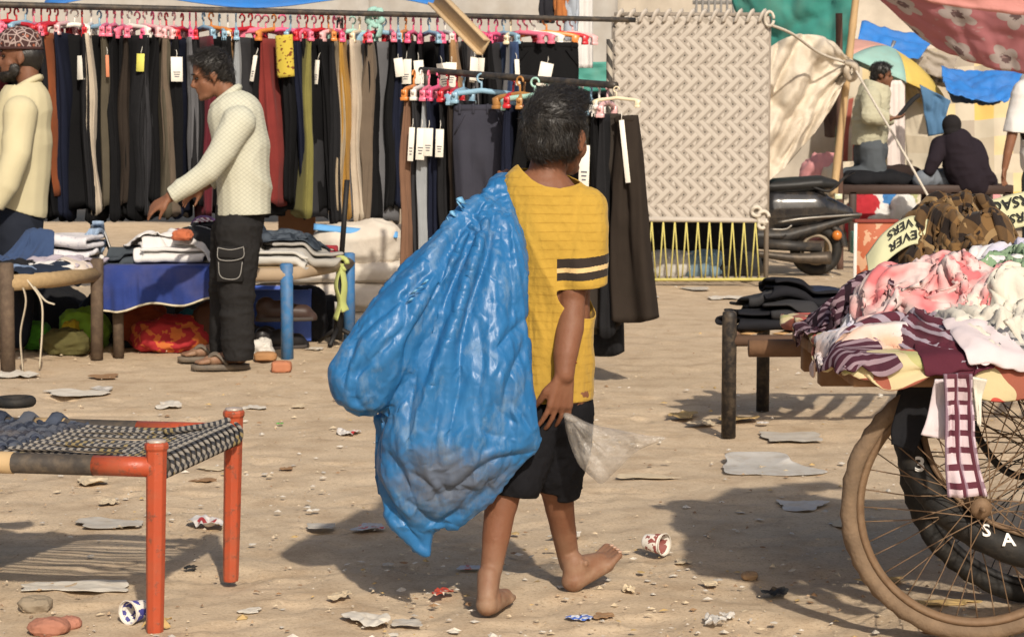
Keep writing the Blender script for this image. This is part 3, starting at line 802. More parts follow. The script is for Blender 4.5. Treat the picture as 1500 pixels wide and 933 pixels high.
# ---------------------------------------------------------------- upright woven cot
def woven_cot():
 D = 16.6
 t = thing('woven_cot', 'string cot stood on end, woven of wide grey-beige straps with yellow lacing', 'cot')
 tl, tr, br, bl = P(900, 24, D), P(1127, 24, D), P(1121, 322, D), P(946, 322, D)
 bl = np.array((tl[0], D, br[2]))
 X0, X1, Z1, Z0 = tl[0], tr[0], tl[2], br[2]
 n = newmat('strap webbing'); v = n.coord('UV')
 c = n.mix(n.noise(n.mapping(v, (18, 1.5, 1)), 8.0, 4), (0.42, 0.38, 0.33), (0.55, 0.505, 0.445))
 c = n.mix(n.math('MULTIPLY', n.noise(n.coord(), 5.0, 3), 0.35), c, (0.33, 0.26, 0.21))
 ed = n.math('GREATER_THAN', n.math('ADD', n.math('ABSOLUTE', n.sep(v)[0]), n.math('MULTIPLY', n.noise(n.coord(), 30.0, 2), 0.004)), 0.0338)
 c = n.mix(n.math('MULTIPLY', ed, 0.48), c, (0.15, 0.12, 0.09))  # dark strap edges: shade of the gaps painted in, together with edge grime
 b = n.noise(n.mapping(v, (60, 2, 1)), 10.0, 3)
 m = n.out(c, 0.8, b, 0.4, 0.004, 0.25)
 pitch = 0.0765; wd = 0.0670; amp = 0.0024
 cx, cz = (X0 + X1) / 2, (Z0 + Z1) / 2
 s2 = math.sqrt(0.5)
 dirs = [(np.array((s2, s2)), np.array((-s2, s2))), (np.array((-s2, s2)), np.array((-s2, -s2)))]
 hw, hh = (X1 - X0) / 2, (Z1 - Z0) / 2
 K = int((hw + hh) * s2 / pitch) + 1
 for di, (e, nn) in enumerate(dirs):
  for k in range(-K, K + 1):
   off = (k + 0.5) * pitch
   o = nn * off
   lo, hi = -9, 9
   for (oo, ee, h_) in ((o[0], e[0], hw), (o[1], e[1], hh)):
    a_, b_ = (-h_ - oo) / ee, (h_ - oo) / ee
    lo = max(lo, min(a_, b_)); hi = min(hi, max(a_, b_))
   if hi - lo < 0.02: continue
   ts = np.arange(math.ceil(lo / (pitch / 4)), math.floor(hi / (pitch / 4)) + 1) * pitch / 4
   ts = np.concatenate([[lo], ts, [hi]])
   V = []; uv = []
   for s in ts:
    cell = math.floor(s / pitch)
    ph = (cell + k) // 1
    hgt = amp * math.tanh(3.0 * math.sin(PI * (s / pitch + (0 if di == 0 else 1.0) + k) ))  if False else 0
    g_ = (s / pitch) + (k if di == 0 else -k)
    hgt = amp * max(-1, min(1, 2.2 * math.sin(PI * g_ / 2.0 + (0.25 * PI if di == 0 else 1.25 * PI))))
    for r_ in (-1, -0.4, 0.4, 1):
     q2 = o + e * s + nn * r_ * wd / 2
     q2 = np.array((max(-hw, min(hw, q2[0])), max(-hh, min(hh, q2[1]))))
     V.append((cx + q2[0], D - hgt - 0.005 * (1 - r_ * r_) , cz + q2[1])); uv.append((r_ * wd, s))
   nT = len(ts)
   F = [(a * 4 + b_, a * 4 + b_ + 1, (a + 1) * 4 + b_ + 1, (a + 1) * 4 + b_) for a in range(nT - 1) for b_ in range(3)]
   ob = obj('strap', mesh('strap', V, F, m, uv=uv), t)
 fr = plain('cot frame pipe', (0.26, 0.22, 0.18), 0.6)
 MB().tube([(X0, D + 0.03, Z1 + 0.01), (X1, D + 0.03, Z1 + 0.01)], 0.02).build('end_rail', fr, t)
 MB().tube([(X0, D + 0.035, Z1), (X0, D + 0.035, 0.02)], 0.02).build('side_rail', fr, t)
 MB().tube([(X1, D + 0.035, Z1), (X1, D + 0.035, 0.02)], 0.02).build('side_rail', fr, t)
 MB().tube([(X0, D + 0.04, 0.05), (X1, D + 0.04, 0.05)], 0.02).build('end_rail', fr, t)
 for k in range(13):
  x = X0 + (k + 0.5) * (X1 - X0) / 13
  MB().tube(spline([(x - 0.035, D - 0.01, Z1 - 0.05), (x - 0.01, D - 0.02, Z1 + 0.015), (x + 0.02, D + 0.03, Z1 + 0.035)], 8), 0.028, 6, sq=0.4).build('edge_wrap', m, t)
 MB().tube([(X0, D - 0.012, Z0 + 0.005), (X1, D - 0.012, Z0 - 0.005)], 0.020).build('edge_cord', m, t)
 ym = plain('yellow cord', (0.50, 0.44, 0.14), 0.8, 0.25, 30)
 N_ = 12
 for k in range(N_):
  xa = X0 + 0.10 + (k + 0.2) * (X1 - X0 - 0.12) / N_
  for s_, dx in ((-1, -0.028), (1, 0.036)):
   MB().tube([(xa, D - 0.015, Z0 - 0.005), (xa + dx, D + 0.005, 0.05)], 0.0062, 6).build('lacing_cord', ym, t)
 MB().tube([(X0, D, 0.045), (X1 + 0.1, D, 0.05)], 0.012).build('foot_bar', ym, t)
 for k, (px_, py_) in enumerate([(1118, 318), (1108, 310), (1116, 330)]):
  c0 = P(px_, py_, D - 0.03)
  MB().tube([c0 + 0.05 * np.array((math.cos(a), 0.25 * math.sin(a * 2 + k), math.sin(a))) * (0.9 - 0.2 * k) for a in np.linspace(0, 5.6, 16)], 0.016, 6).build('rope_coil', rope_m, t)
 c0 = P(1127, 28, D - 0.03)
 MB().tube([c0 + 0.035 * np.array((math.cos(a), 0.3 * math.sin(a * 2), math.sin(a) * 1.6)) for a in np.linspace(0, 6, 16)], 0.012, 6).build('rope_coil', rope_m, t)
 return t
woven_cot()
# ---------------------------------------------------------------- helpers: organic bodies (rounded volumes fused into one skin)
def _sphere(n=16, m=12):
 V = []
 for j in range(m):
  ph = PI * (j + 0.5) / m
  for k in range(n):
   a = 2 * PI * k / n
   V.append((math.sin(ph) * math.cos(a), math.sin(ph) * math.sin(a), -math.cos(ph)))
 F = [(j * n + k, j * n + (k + 1) % n, (j + 1) * n + (k + 1) % n, (j + 1) * n + k) for j in range(m - 1) for k in range(n)]
 F.append(tuple(range(n - 1, -1, -1))); F.append(tuple((m - 1) * n + k for k in range(n)))
 return np.array(V), F
_SPH = _sphere()
def cone(p0, r0, p1, r1, sq=None):
 """tapered capsule; sq=(direction, factor) flattens it"""
 p0 = np.asarray(p0, float); p1 = np.asarray(p1, float)
 a, b, c = frame(p1 - p0)
 S = _SPH[0]
 top = S[:, 2] > 0
 D = S[:, 0:1] * a + S[:, 1:2] * b + S[:, 2:3] * c
 V = np.where(top[:, None], p1 + D * r1, p0 + D * r0)
 if sq is not None:
  d = np.asarray(sq[0], float); d /= np.linalg.norm(d)
  t = np.clip(((V - p0) @ c) / max(np.linalg.norm(p1 - p0), 1e-6), 0, 1)[:, None]
  ctr = p0 + (p1 - p0) * t
  q = (V - ctr) @ d
  V = V + d[None] * (q * (sq[1] - 1))[:, None]
 return V, _SPH[1]
def ell(c, r, rot=None):
 V = _SPH[0] * np.asarray(r, float)
 if rot is not None: V = V @ np.asarray(rot).T
 return V + np.asarray(c, float), _SPH[1]
def chain(pts, rs, sq=None):
 return [cone(pts[i], rs[i], pts[i + 1], rs[i + 1], sq) for i in range(len(pts) - 1)]
def rot_euler(x=0, y=0, z=0):
 return np.array(Matrix.Rotation(z, 3, 'Z') @ Matrix.Rotation(y, 3, 'Y') @ Matrix.Rotation(x, 3, 'X'))
class Mesh0:
 pass
def fuse(prims, voxel=0.007, smooth=4):
 """fuse closed volumes into one continuous surface (voxel remesh) and relax it"""
 b = MB()
 for p in prims: b.add(*p)
 me = mesh('tmp', np.concatenate(b.V), b.F)
 o = bpy.data.objects.new('tmp', me); col.objects.link(o)
 md = o.modifiers.new('r', 'REMESH'); md.mode = 'VOXEL'; md.voxel_size = voxel
 dg = bpy.context.evaluated_depsgraph_get()
 ev = o.evaluated_get(dg); m2 = ev.to_mesh()
 V = np.zeros(len(m2.vertices) * 3); m2.vertices.foreach_get('co', V); V = V.reshape(-1, 3)
 F = [tuple(p.vertices) for p in m2.polygons]
 ev.to_mesh_clear()
 bpy.data.objects.remove(o); bpy.data.meshes.remove(me)
 V = relax(V, F, smooth)
 return V, F
def edges_of(F):
 E = set()
 for f in F:
  for i in range(len(f)):
   a, b = f[i], f[(i + 1) % len(f)]
   E.add((a, b) if a < b else (b, a))
 return np.array(sorted(E), int)
def relax(V, F, it=4, lam=0.5, E=None):
 E = edges_of(F) if E is None else E
 n = len(V)
 deg = np.bincount(E.ravel(), minlength=n).astype(float); deg[deg == 0] = 1
 V = V.copy()
 for k in range(it):
  S = np.zeros_like(V)
  for ax_ in range(3):
   S[:, ax_] = np.bincount(E[:, 0], V[E[:, 1], ax_], n) + np.bincount(E[:, 1], V[E[:, 0], ax_], n)
  V += lam * (S / deg[:, None] - V)
 return V
def vnormals(V, F):
 Nn = np.zeros_like(V)
 Q = np.array([f if len(f) == 4 else (f[0], f[1], f[2], f[2]) for f in F])
 fn = np.cross(V[Q[:, 2]] - V[Q[:, 0]], V[Q[:, 3]] - V[Q[:, 1]])
 tri = Q[:, 2] == Q[:, 3]
 if tri.any(): fn[tri] = np.cross(V[Q[tri, 1]] - V[Q[tri, 0]], V[Q[tri, 2]] - V[Q[tri, 0]])
 for k in range(4):
  for a in range(3):
   Nn[:, a] += np.bincount(Q[:, k], fn[:, a], len(V))
 return Nn / (np.linalg.norm(Nn, axis=1, keepdims=True) + 1e-12)
def cut(V, F, planes):
 """cut away what lies beyond each plane (point, normal, radius of influence)"""
 bm = bmesh.new()
 vs = [bm.verts.new(v) for v in V]
 for f in F:
  try: bm.faces.new([vs[i] for i in f])
  except ValueError: pass
 for (p, nn, rad) in planes:
  p = Vector(p); nn = Vector(nn).normalized()
  fs = [f for f in bm.faces if (f.calc_center_median() - p).length < rad]
  ge = list({e for f in fs for e in f.edges}) + list({v for f in fs for v in f.verts}) + fs
  bmesh.ops.bisect_plane(bm, geom=ge, plane_co=p, plane_no=nn, dist=1e-5)
  kill = [f for f in bm.faces if (f.calc_center_median() - p).length < rad * 1.02 and (f.calc_center_median() - p).dot(nn) > 1e-6]
  bmesh.ops.delete(bm, geom=kill, context='FACES')
 bmesh.ops.delete(bm, geom=[v for v in bm.verts if not v.link_faces], context='VERTS')
 bm.verts.index_update()
 V2 = np.array([v.co[:] for v in bm.verts]); F2 = [tuple(v.index for v in f.verts) for f in bm.faces]
 bm.free()
 return V2, F2
def colour_edges(E, n):
 """greedy batches of edges sharing no vertex"""
 used = [set() for _ in range(40)]
 cl = np.zeros(len(E), int)
 seen = [0] * n
 for i, (a, b) in enumerate(E):
  m = seen[a] | seen[b]
  c = 0
  while m >> c & 1: c += 1
  cl[i] = c
  seen[a] |= 1 << c; seen[b] |= 1 << c
 return [np.nonzero(cl == c)[0] for c in range(cl.max() + 1)]
def wrinkle(V, F, grow=1.12, dirf=None, k_att=0.06, steps=40, iters=3, bend=0.25, seed=0, amp=0.004, free=None):
 """cloth grown beyond its shape so that it buckles into folds; dirf gives the taut direction per edge midpoint"""
 E = edges_of(F); n = len(V)
 L0 = np.linalg.norm(V[E[:, 0]] - V[E[:, 1]], axis=1)
 g = np.full(len(E), grow)
 if dirf is not None:
  mid = (V[E[:, 0]] + V[E[:, 1]]) / 2
  d = dirf(mid)
  e = (V[E[:, 1]] - V[E[:, 0]]) / (L0[:, None] + 1e-9)
  al = np.abs((e * d).sum(1))
  g = 1 + (grow - 1) * (1 - al ** 2)
 rest = L0 * g
 batches = colour_edges(E, n)
 nb = [(E[b, 0], E[b, 1], rest[b]) for b in batches]
 Nn = vnormals(V, F)
 X = V + Nn * (amp * fbm(V * 30, seed))[:, None]
 B = V.copy()
 deg = np.bincount(E.ravel(), minlength=n).astype(float); deg[deg == 0] = 1
 att = np.full(n, k_att) if np.isscalar(k_att) else k_att
 for s in range(steps):
  for it in range(iters):
   for a, b, r in nb:
    d = X[b] - X[a]
    l = np.linalg.norm(d, axis=1) + 1e-9
    c = d * ((l - r) / l * 0.5)[:, None]
    X[a] += c; X[b] -= c
  S = np.zeros_like(X)
  for ax_ in range(3):
   S[:, ax_] = np.bincount(E[:, 0], X[E[:, 1], ax_], n) + np.bincount(E[:, 1], X[E[:, 0], ax_], n)
  X += bend * (S / deg[:, None] - X)
  X += att[:, None] * (B - X)
 return smooth_rim(X, F, B)
def smooth_rim(X, F, B, it=8):
 """keep hems clean: boundary loops go back to the cut line and are relaxed along themselves"""
 cnt = {}
 for f in F:
  for i in range(len(f)):
   a, b = f[i], f[(i + 1) % len(f)]
   k = (a, b) if a < b else (b, a)
   cnt[k] = cnt.get(k, 0) + 1
 be = np.array([k for k, c in cnt.items() if c == 1], int)
 if len(be) == 0: return X
 n = len(X)
 deg = np.bincount(be.ravel(), minlength=n).astype(float)
 rim = deg > 0
 E = edges_of(F)
 near = np.zeros(n); near[rim] = 1.0
 for k in range(3):
  nb_ = np.zeros(n); np.maximum.at(nb_, E[:, 0], near[E[:, 1]] * 0.7); np.maximum.at(nb_, E[:, 1], near[E[:, 0]] * 0.7)
  near = np.maximum(near, nb_)
 X = X * (1 - 0.8 * near[:, None]) + B * (0.8 * near[:, None])
 for k in range(it):
  S = np.zeros_like(X)
  for a in range(3):
   S[:, a] = np.bincount(be[:, 0], X[be[:, 1], a], n) + np.bincount(be[:, 1], X[be[:, 0], a], n)
  X[rim] += 0.5 * (S[rim] / deg[rim, None] - X[rim])
 return X
def body(name, V, F, m, parent, **k):
 return obj(name, mesh(name, V, F, m), parent, **k)
def skin(name, c, rough=0.58):
 if name in MATS: return MATS[name]
 n = newmat(name); v = n.coord()
 cc = n.mix(n.noise(v, 14.0, 5), mul(c, 0.78), mul(c, 1.2))
 cc = n.mix(n.math('MULTIPLY', n.ramp(n.noise(v, 7.0, 5), [(0.5, (0, 0, 0)), (0.75, (1, 1, 1))]), 0.25), cc, (0.22, 0.15, 0.10))
 dz = n.math('MULTIPLY', n.math('MULTIPLY_ADD', n.sep(v)[2], -4.5, 0.9, clamp=True), n.ramp(n.noise(v, 24.0, 5), [(0.3, (0.2, 0.2, 0.2)), (0.65, (1, 1, 1))]))
 cc = n.mix(n.math('MULTIPLY', dz, 0.75), cc, (0.34, 0.24, 0.16))
 MATS[name] = n.out(cc, rough, n.math('ADD', n.noise(v, 150.0, 3), n.math('MULTIPLY', n.noise(v, 40.0, 3), 0.8)), 0.30, 0.003, 0.3, sss=0.10)
 return MATS[name]
def hair_mat():
 if 'hair' in MATS: return MATS['hair']
 n = newmat('black hair'); v = n.coord()
 MATS['hair'] = n.out(n.mix(n.noise(v, 60.0, 3), (0.008, 0.007, 0.006), (0.022, 0.018, 0.015)), 0.42, n.noise(n.mapping(v, (1, 1, 0.25)), 260.0, 3), 0.6, 0.004, 0.5)
 return MATS['hair']
def hair_strands(V, F, count, L, seed, flow, parent, lift=0.35, wd=0.0011, name='hair_strands', zmin=None):
 """short tapered strands rooted on a hair cap, one part"""
 rs = np.random.RandomState(seed)
 Nn = vnormals(V, F)
 idx = rs.randint(0, len(V), count)
 b = MB()
 Vs = []; Fs = []
 for q, i in enumerate(idx):
  p = V[i] + rs.normal(0, 0.003, 3); nn = Nn[i]
  f = flow(p); f = f - nn * np.dot(f, nn); f /= np.linalg.norm(f) + 1e-9
  d = f + nn * lift * rs.uniform(0.3, 1.3) + rs.normal(0, 0.25, 3); d /= np.linalg.norm(d)
  l = L * rs.uniform(0.6, 1.25)
  side = np.cross(d, nn); side /= np.linalg.norm(side) + 1e-9
  mid = p + d * l * 0.55; tip = p + d * l * 0.85 + f * l * 0.2 - nn * l * 0.06
  o = len(Vs)
  Vs += [p - side * wd, p + side * wd, p + nn * wd, mid - side * wd * .8, mid + side * wd * .8, mid + nn * wd * .8, tip]
  for (a, c) in ((0, 1), (1, 2), (2, 0)):
   Fs.append((o + a, o + c, o + 3 + c, o + 3 + a)); Fs.append((o + 3 + a, o + 3 + c, o + 6))
 o = obj(name, mesh(name, Vs, Fs, hair_mat()), parent)
 return o
def hand(wr, elb, fing_dir, palm_n, size=1.0, curl=0.5, thumb=1, spread=0.16, seed=0):
 """volumes of a hand: palm, four curled fingers, thumb on the side. palm_n points out of the palm; thumb = +1/-1 side"""
 wr = np.asarray(wr, float)
 f = np.asarray(fing_dir, float); f /= np.linalg.norm(f)
 pn = np.asarray(palm_n, float); pn = pn - f * np.dot(pn, f); pn /= np.linalg.norm(pn)
 sd = np.cross(f, pn) * thumb        # towards the thumb
 s = size
 pr = []
 k0 = [wr + f * 0.085 * s + sd * x * s for x in (0.030, 0.0105, -0.0095, -0.029)]
 for k in k0: pr += [cone(wr + f * 0.012 * s + (k - wr - f * 0.085 * s) * 0.55, 0.0155 * s, k, 0.0125 * s, (pn, 0.85))]
 Ls = (0.070, 0.078, 0.072, 0.057)
 for i, k in enumerate(k0):
  d = f + sd * spread * (0.9 - 0.6 * i); d /= np.linalg.norm(d)
  seg = np.array((0.46, 0.31, 0.23)) * Ls[i] * s
  p = k; a = 0.0
  for j in range(3):
   a += curl * (0.55 + 0.12 * i) * (0.8, 1.1, 0.7)[j]
   dd = d * math.cos(a) + pn * math.sin(a)
   q = p + dd * seg[j]
   pr.append(cone(p, (0.0090, 0.0082, 0.0074)[j] * s, q, (0.0082, 0.0074, 0.0062)[j] * s))
   p = q
 tb = wr + f * 0.022 * s + sd * 0.020 * s
 d = f * 0.75 + sd * 0.55 + pn * 0.35; d /= np.linalg.norm(d)
 t1 = tb + d * 0.040 * s
 d2 = f * 0.92 + sd * 0.15 + pn * 0.45; d2 /= np.linalg.norm(d2)
 t2 = t1 + d2 * 0.030 * s; t3 = t2 + (d2 + pn * 0.25) * 0.022 * s
 pr += [cone(tb, 0.014 * s, t1, 0.0115 * s), cone(t1, 0.0112 * s, t2, 0.0098 * s), cone(t2, 0.0098 * s, t3, 0.0078 * s)]
 return pr, k0
# ---------------------------------------------------------------- the boy
BOY = thing('person', 'barefoot boy in a yellow striped T-shirt seen from behind, walking away', 'person')
def B(px, py, d=5.56): return P(px, py, d)
def boy():
 sk = skin('boy skin', (0.185, 0.078, 0.042))
 U = np.array((0, 0, 1.0)); toc = np.array((0, -1.0, 0))
 H0 = B(813, 192, 5.60)                       # head centre
 pr = []
 hr = rot_euler(0.08, 0, -0.35)
 pr.append(ell(H0 + (0, 0, 0.010), (0.075, 0.092, 0.098), hr))        # cranium
 pr.append(ell(H0 + (0.018, 0.045, -0.055), (0.056, 0.062, 0.066), hr))    # face and jaw
 fdir = np.array((math.sin(0.55), math.cos(0.55), 0))       # facing away, to the right
 sdr = np.array((fdir[1], -fdir[0], 0))
 pr.append(ell(H0 + fdir * 0.055 + sdr * 0.036 + U * -0.046, (0.026, 0.030, 0.030)))   # cheek
 pr.append(cone(H0 + fdir * 0.098 + U * -0.012, 0.009, H0 + fdir * 0.112 + U * -0.040, 0.013))   # nose
 pr.append(ell(H0 + fdir * 0.097 + U * -0.068, (0.022, 0.014, 0.011)))   # lips
 pr.append(ell(H0 + fdir * 0.082 + U * -0.098, (0.025, 0.024, 0.020)))   # chin
 pr.append(ell(H0 + fdir * 0.085 + U * 0.010, (0.045, 0.016, 0.012)))    # brow
 for s_, k in ((1, 1.0), (-1, 1.0)):
  ec = H0 + sdr * s_ * 0.077 - fdir * 0.004 + U * -0.026
  er = rot_euler(0.15, 0.0, math.atan2(-fdir[0], fdir[1]) + s_ * -0.5)
  pr.append(ell(ec + U * 0.010, (0.010, 0.020, 0.027), er)); pr.append(ell(ec + U * -0.016 + fdir * 0.004, (0.008, 0.011, 0.014), er))
 nb = B(797, 275, 5.58)
 pr += chain([H0 + (-0.006, 0.0, -0.055), B(803, 245, 5.59), nb], [0.052, 0.049, 0.056])
 pr += chain([B(795, 300, 5.58), B(808, 380, 5.58), B(812, 470, 5.57), B(812, 560, 5.57)], [0.10, 0.105, 0.095, 0.10], ((0, 1, 0), 0.72))
 pr.append(cone(B(757, 290, 5.58), 0.048, B(862, 302, 5.58), 0.048))
 sh, el, wr = B(858, 312, 5.56), B(838, 440, 5.52), B(827, 548, 5.45)
 pr += chain([sh, B(850, 375, 5.54), B(839, 428, 5.52), el, B(835, 480, 5.50), B(828, 520, 5.465), wr], [0.046, 0.041, 0.037, 0.0355, 0.038, 0.033, 0.0265])
 hp, kn = hand(wr, el, (-0.14, 0.06, -0.99), (-0.45, 0.75, 0.0), 0.98, 0.36, -1, 0.30)
 pr += hp
 pr += chain([B(752, 300, 5.58), B(738, 365, 5.70), B(728, 392, 5.80), B(738, 330, 5.86), B(744, 292, 5.84)], [0.044, 0.038, 0.034, 0.030, 0.024])
 hp2, _ = hand(B(744, 294, 5.84), None, (0.05, -0.45, 0.85), (0.0, -0.85, -0.3), 0.9, 0.9, 1)
 pr += hp2
 a1, k1, h1 = G(716, 897, 0.085), None, None
 lf = G(713, 908)
 pr += chain([B(782, 575, 5.56), B(762, 640, 5.53), B(742, 705, 5.50)], [0.070, 0.064, 0.055])
 pr += chain([B(742, 705, 5.50), B(733, 745, 5.49), B(726, 790, 5.475), B(719, 838, 5.46), B(716, 866, 5.45)], [0.048, 0.043, 0.0365, 0.0285, 0.0265])
 hx = np.array((lf[0], 5.415, 0))
 fd = np.array((0.17, 0.985, 0)); fs = np.array((0.985, -0.17, 0))
 pr += [ell(hx + (0, 0.005, 0.032), (0.030, 0.034, 0.032)), cone(hx + (0, 0.0, 0.05), 0.026, hx + (0.004, 0.03, 0.10), 0.031)]
 pr += [cone(hx + fd * 0.03 + U * 0.042, 0.034, hx + fd * 0.12 + U * 0.026, 0.027, (U, 0.85)), cone(hx + fd * 0.02 + fs * .008 + U * 0.026, 0.026, hx + fd * 0.135 + fs * 0.022 + U * 0.022, 0.024), cone(hx + fd * 0.02 - fs * .004 + U * 0.026, 0.026, hx + fd * 0.13 - fs * 0.020 + U * 0.022, 0.024)]
 pr += [cone(hx + U * 0.04 + fd * 0.01, 0.026, B(716, 868, 5.45), 0.0285)]
 for i in range(5):
  o_ = fs * (0.040 - 0.020 * i); Lq = (0.16, 0.162, 0.168, 0.176, 0.180)[i]
  pr.append(cone(hx + fd * 0.125 + o_ * 0.95 + U * 0.018, 0.013, hx + fd * (Lq + 0.012) + o_ + U * 0.013, (0.0095, 0.0095, 0.010, 0.0105, 0.0135)[i]))
 rh = G(838, 870); hx2 = np.array((rh[0], rh[1] + 0.03, 0))
 pr += chain([B(828, 575, 5.56), B(820, 640, 5.60), B(815, 705, 5.63)], [0.070, 0.064, 0.055])
 pr += chain([B(814, 705, 5.63), B(820, 745, 5.66), B(827, 785, 5.70), B(834, 825, 5.745), hx2 + (-.004, 0.01, 0.085)], [0.048, 0.040, 0.034, 0.0285, 0.028])
 fd2 = np.array((0.72, 0.58, 0.34)); fd2 /= np.linalg.norm(fd2); fs2 = np.array((0.627, -0.779, 0.0)); up2 = np.cross(fs2, fd2); up2 = up2 if up2[2] > 0 else -up2
 hb = hx2 + np.array((0.004, 0, 0.032))
 pr += [ell(hb, (0.034, 0.031, 0.033)), cone(hb, 0.030, hb + (0, 0.004, 0.05), 0.031)]
 pr += [cone(hb + fd2 * 0.03 + up2 * 0.022, 0.036, hb + fd2 * 0.104 + up2 * 0.006, 0.025), cone(hb + fs2 * 0.006, 0.028, hb + fd2 * 0.108 + fs2 * 0.022 - up2 * 0.004, 0.022), cone(hb - fs2 * 0.006, 0.028, hb + fd2 * 0.108 - fs2 * 0.020 - up2 * 0.004, 0.023)]
 pr += [ell(hb + fd2 * 0.016 + fs2 * 0.033 + U * 0.045, (0.010, 0.008, 0.011))]
 for i in range(5):
  o_ = fs2 * (0.038 - 0.0185 * i); Lq = (0.132, 0.141, 0.147, 0.152, 0.152)[i]
  pr.append(cone(hb + fd2 * 0.102 + o_ * 0.95 - up2 * 0.002, 0.0125, hb + fd2 * (Lq + 0.015) + o_ + up2 * 0.008, (0.0098, 0.0100, 0.0105, 0.0110, 0.0138)[i]))
 V, F = fuse(pr, 0.0043, 3)
 V += vnormals(V, F) * (0.0012 * fbm(V * 25, 3))[:, None]
 body('body', V, F, sk, BOY)
 nm = plain('nail', (0.46, 0.30, 0.22), 0.35, 0.1)
 for i in range(5):
  o_ = fs2 * (0.038 - 0.0185 * i); Lq = (0.132, 0.141, 0.147, 0.152, 0.152)[i]
  c_ = hb + fd2 * (Lq + 0.019) + o_ + up2 * 0.0165
  obj('toe_nail', mesh('toe_nail', *ell(c_, (0.0065, 0.0055, 0.0035)), nm), BOY)
 hp = [ell(H0 + (-0.002, -0.004, 0.018), (0.083, 0.100, 0.101), hr), ell(H0 + (-0.008, -0.052, -0.030), (0.066, 0.050, 0.062)), ell(H0 + fdir * 0.06 + U * 0.075, (0.062, 0.05, 0.042)),
   ell(H0 - sdr * 0.055 + U * -0.02 - fdir * 0.01, (0.033, 0.055, 0.055)), ell(H0 + sdr * 0.060 + fdir * 0.012 + U * 0.010, (0.024, 0.030, 0.045))]
 V, F = fuse(hp, 0.007, 3)
 V += vnormals(V, F) * (0.004 * ridge(V * np.array((45, 45, 18)), 5) + 0.004 * fbm(V * 16, 6))[:, None]
 V, F = cut(V, F, [(H0 + (0, -0.02, -0.083), (0.05, -0.15, -1), 0.3), (H0 + fdir * 0.045 + U * -0.035, fdir * 1.0 - U * 0.8, 0.09)])
 o = body('hair', V, F, hair_mat(), BOY)
 flow = lambda p: np.array((0.25, -0.2, -0.9)) + 0.55 * np.array((math.sin(p[2] * 60), math.cos(p[0] * 45), 0.0)) if p[2] < H0[2] + 0.03 else np.array((0.7, 0.4, -0.2)) + 0.8 * (p - H0) / 0.1
 hs = hair_strands(V, F, 7000, 0.022, 4, flow, o, 0.26, 0.0006)
 ts = chain([B(792, 296, 5.58), B(806, 350, 5.575), B(811, 430, 5.57), B(811, 520, 5.565), B(810, 588, 5.56)], [0.118, 0.120, 0.110, 0.106, 0.112], ((0, 1, 0), 0.74))
 ts.append(cone(B(760, 288, 5.58), 0.058, B(858, 306, 5.58), 0.060)); ts.append(cone(B(776, 272, 5.58), 0.050, B(826, 280, 5.58), 0.052))
 ts += chain([B(858, 308, 5.575), B(856, 350, 5.55), B(853, 415, 5.53)], [0.060, 0.060, 0.062])
 ts += chain([B(752, 300, 5.58), B(738, 350, 5.68)], [0.058, 0.054])
 V, F = fuse(ts, 0.0075, 5)
 V, F = cut(V, F, [(B(812, 586, 5.56), (0.02, 0, -1), 0.25), (B(854, 418, 5.535), (0.06, 0.12, -1), 0.085), (B(803, 259, 5.585), (0.16, -0.30, 1), 0.085), (B(738, 352, 5.68), (-0.1, 0.8, -0.6), 0.08)])
 A0 = B(752, 262, 5.6)
 def tdir(mid):
  d = mid - A0; d[:, 1] *= 0.3
  q = np.where((mid[:, 0] > B(835, 0)[0])[:, None], np.array((0.25, 0, -1.0)), d)
  return q / (np.linalg.norm(q, axis=1, keepdims=True) + 1e-9)
 V = V + vnormals(V, F) * (0.010 * ridge(np.stack([V[:, 0] * 9 + V[:, 2] * 5, V[:, 1] * 4, V[:, 2] * 2.2 - V[:, 0] * 2], 1), 14, 2) * np.clip((B(0, 285)[2] - V[:, 2]) * 9, 0.1, 1) * 1.3)[:, None]
 V = wrinkle(V, F, 1.12, tdir, 0.02, 30, 2, 0.12, 2, 0.003)
 n = newmat('yellow T-shirt'); v = n.coord(); s = n.sep(v)
 wob = n.math('MULTIPLY', n.noise(v, 6.0, 3), 0.012)
 zz = n.math('ADD', s[2], wob)
 st = n.band(zz, 43.0, 0.13)
 st = n.math('MULTIPLY', st, n.ramp(n.noise(n.mapping(v, (1, 1, 0.2)), 26.0, 4), [(0.42, (0, 0, 0)), (0.62, (1, 1, 1))]))
 c = n.mix(n.noise(v, 8.0, 4), (0.37, 0.225, 0.034), (0.47, 0.295, 0.050))
 c = n.mix(n.math('MULTIPLY', st, 0.38), c, (0.22, 0.115, 0.012))
 g_ = n.ramp(n.noise(v, 4.0, 6), [(0.46, (0, 0, 0)), (0.72, (1, 1, 1))])
 low = n.math('MULTIPLY_ADD', s[2], -2.6, 2.05, clamp=True)
 c = n.mix(n.math('MULTIPLY', n.math('MULTIPLY', g_, low), 0.55), c, (0.20, 0.125, 0.05))
 bd_ = n.attr('hem_dist'); bk = n.math('GREATER_THAN', n.attr('sleeve'), 0.5)
 def rng(lo, hi): return n.math('MULTIPLY', bk, n.math('MULTIPLY', n.math('GREATER_THAN', bd_, lo), n.math('LESS_THAN', bd_, hi)))
 c = n.mix(rng(0.024, 0.080), c, (0.030, 0.022, 0.018))
 c = n.mix(rng(0.044, 0.056), c, (0.60, 0.42, 0.20))
 hb_ = n.math('ADD', n.math('MULTIPLY', n.math('SINE', n.math('MULTIPLY', zz, 2 * PI * 43)), 0.10), n.noise(v, 90.0, 3))
 tm = n.out(c, 0.9, hb_, 0.45, 0.004, 0.15, sheen=0.1)
 px, py = to_px(V)
 hem = B(854, 418, 5.535); hn = np.array((-0.06, -0.12, 1.0)); hn /= np.linalg.norm(hn)
 me = mesh('t_shirt', V, F, tm)
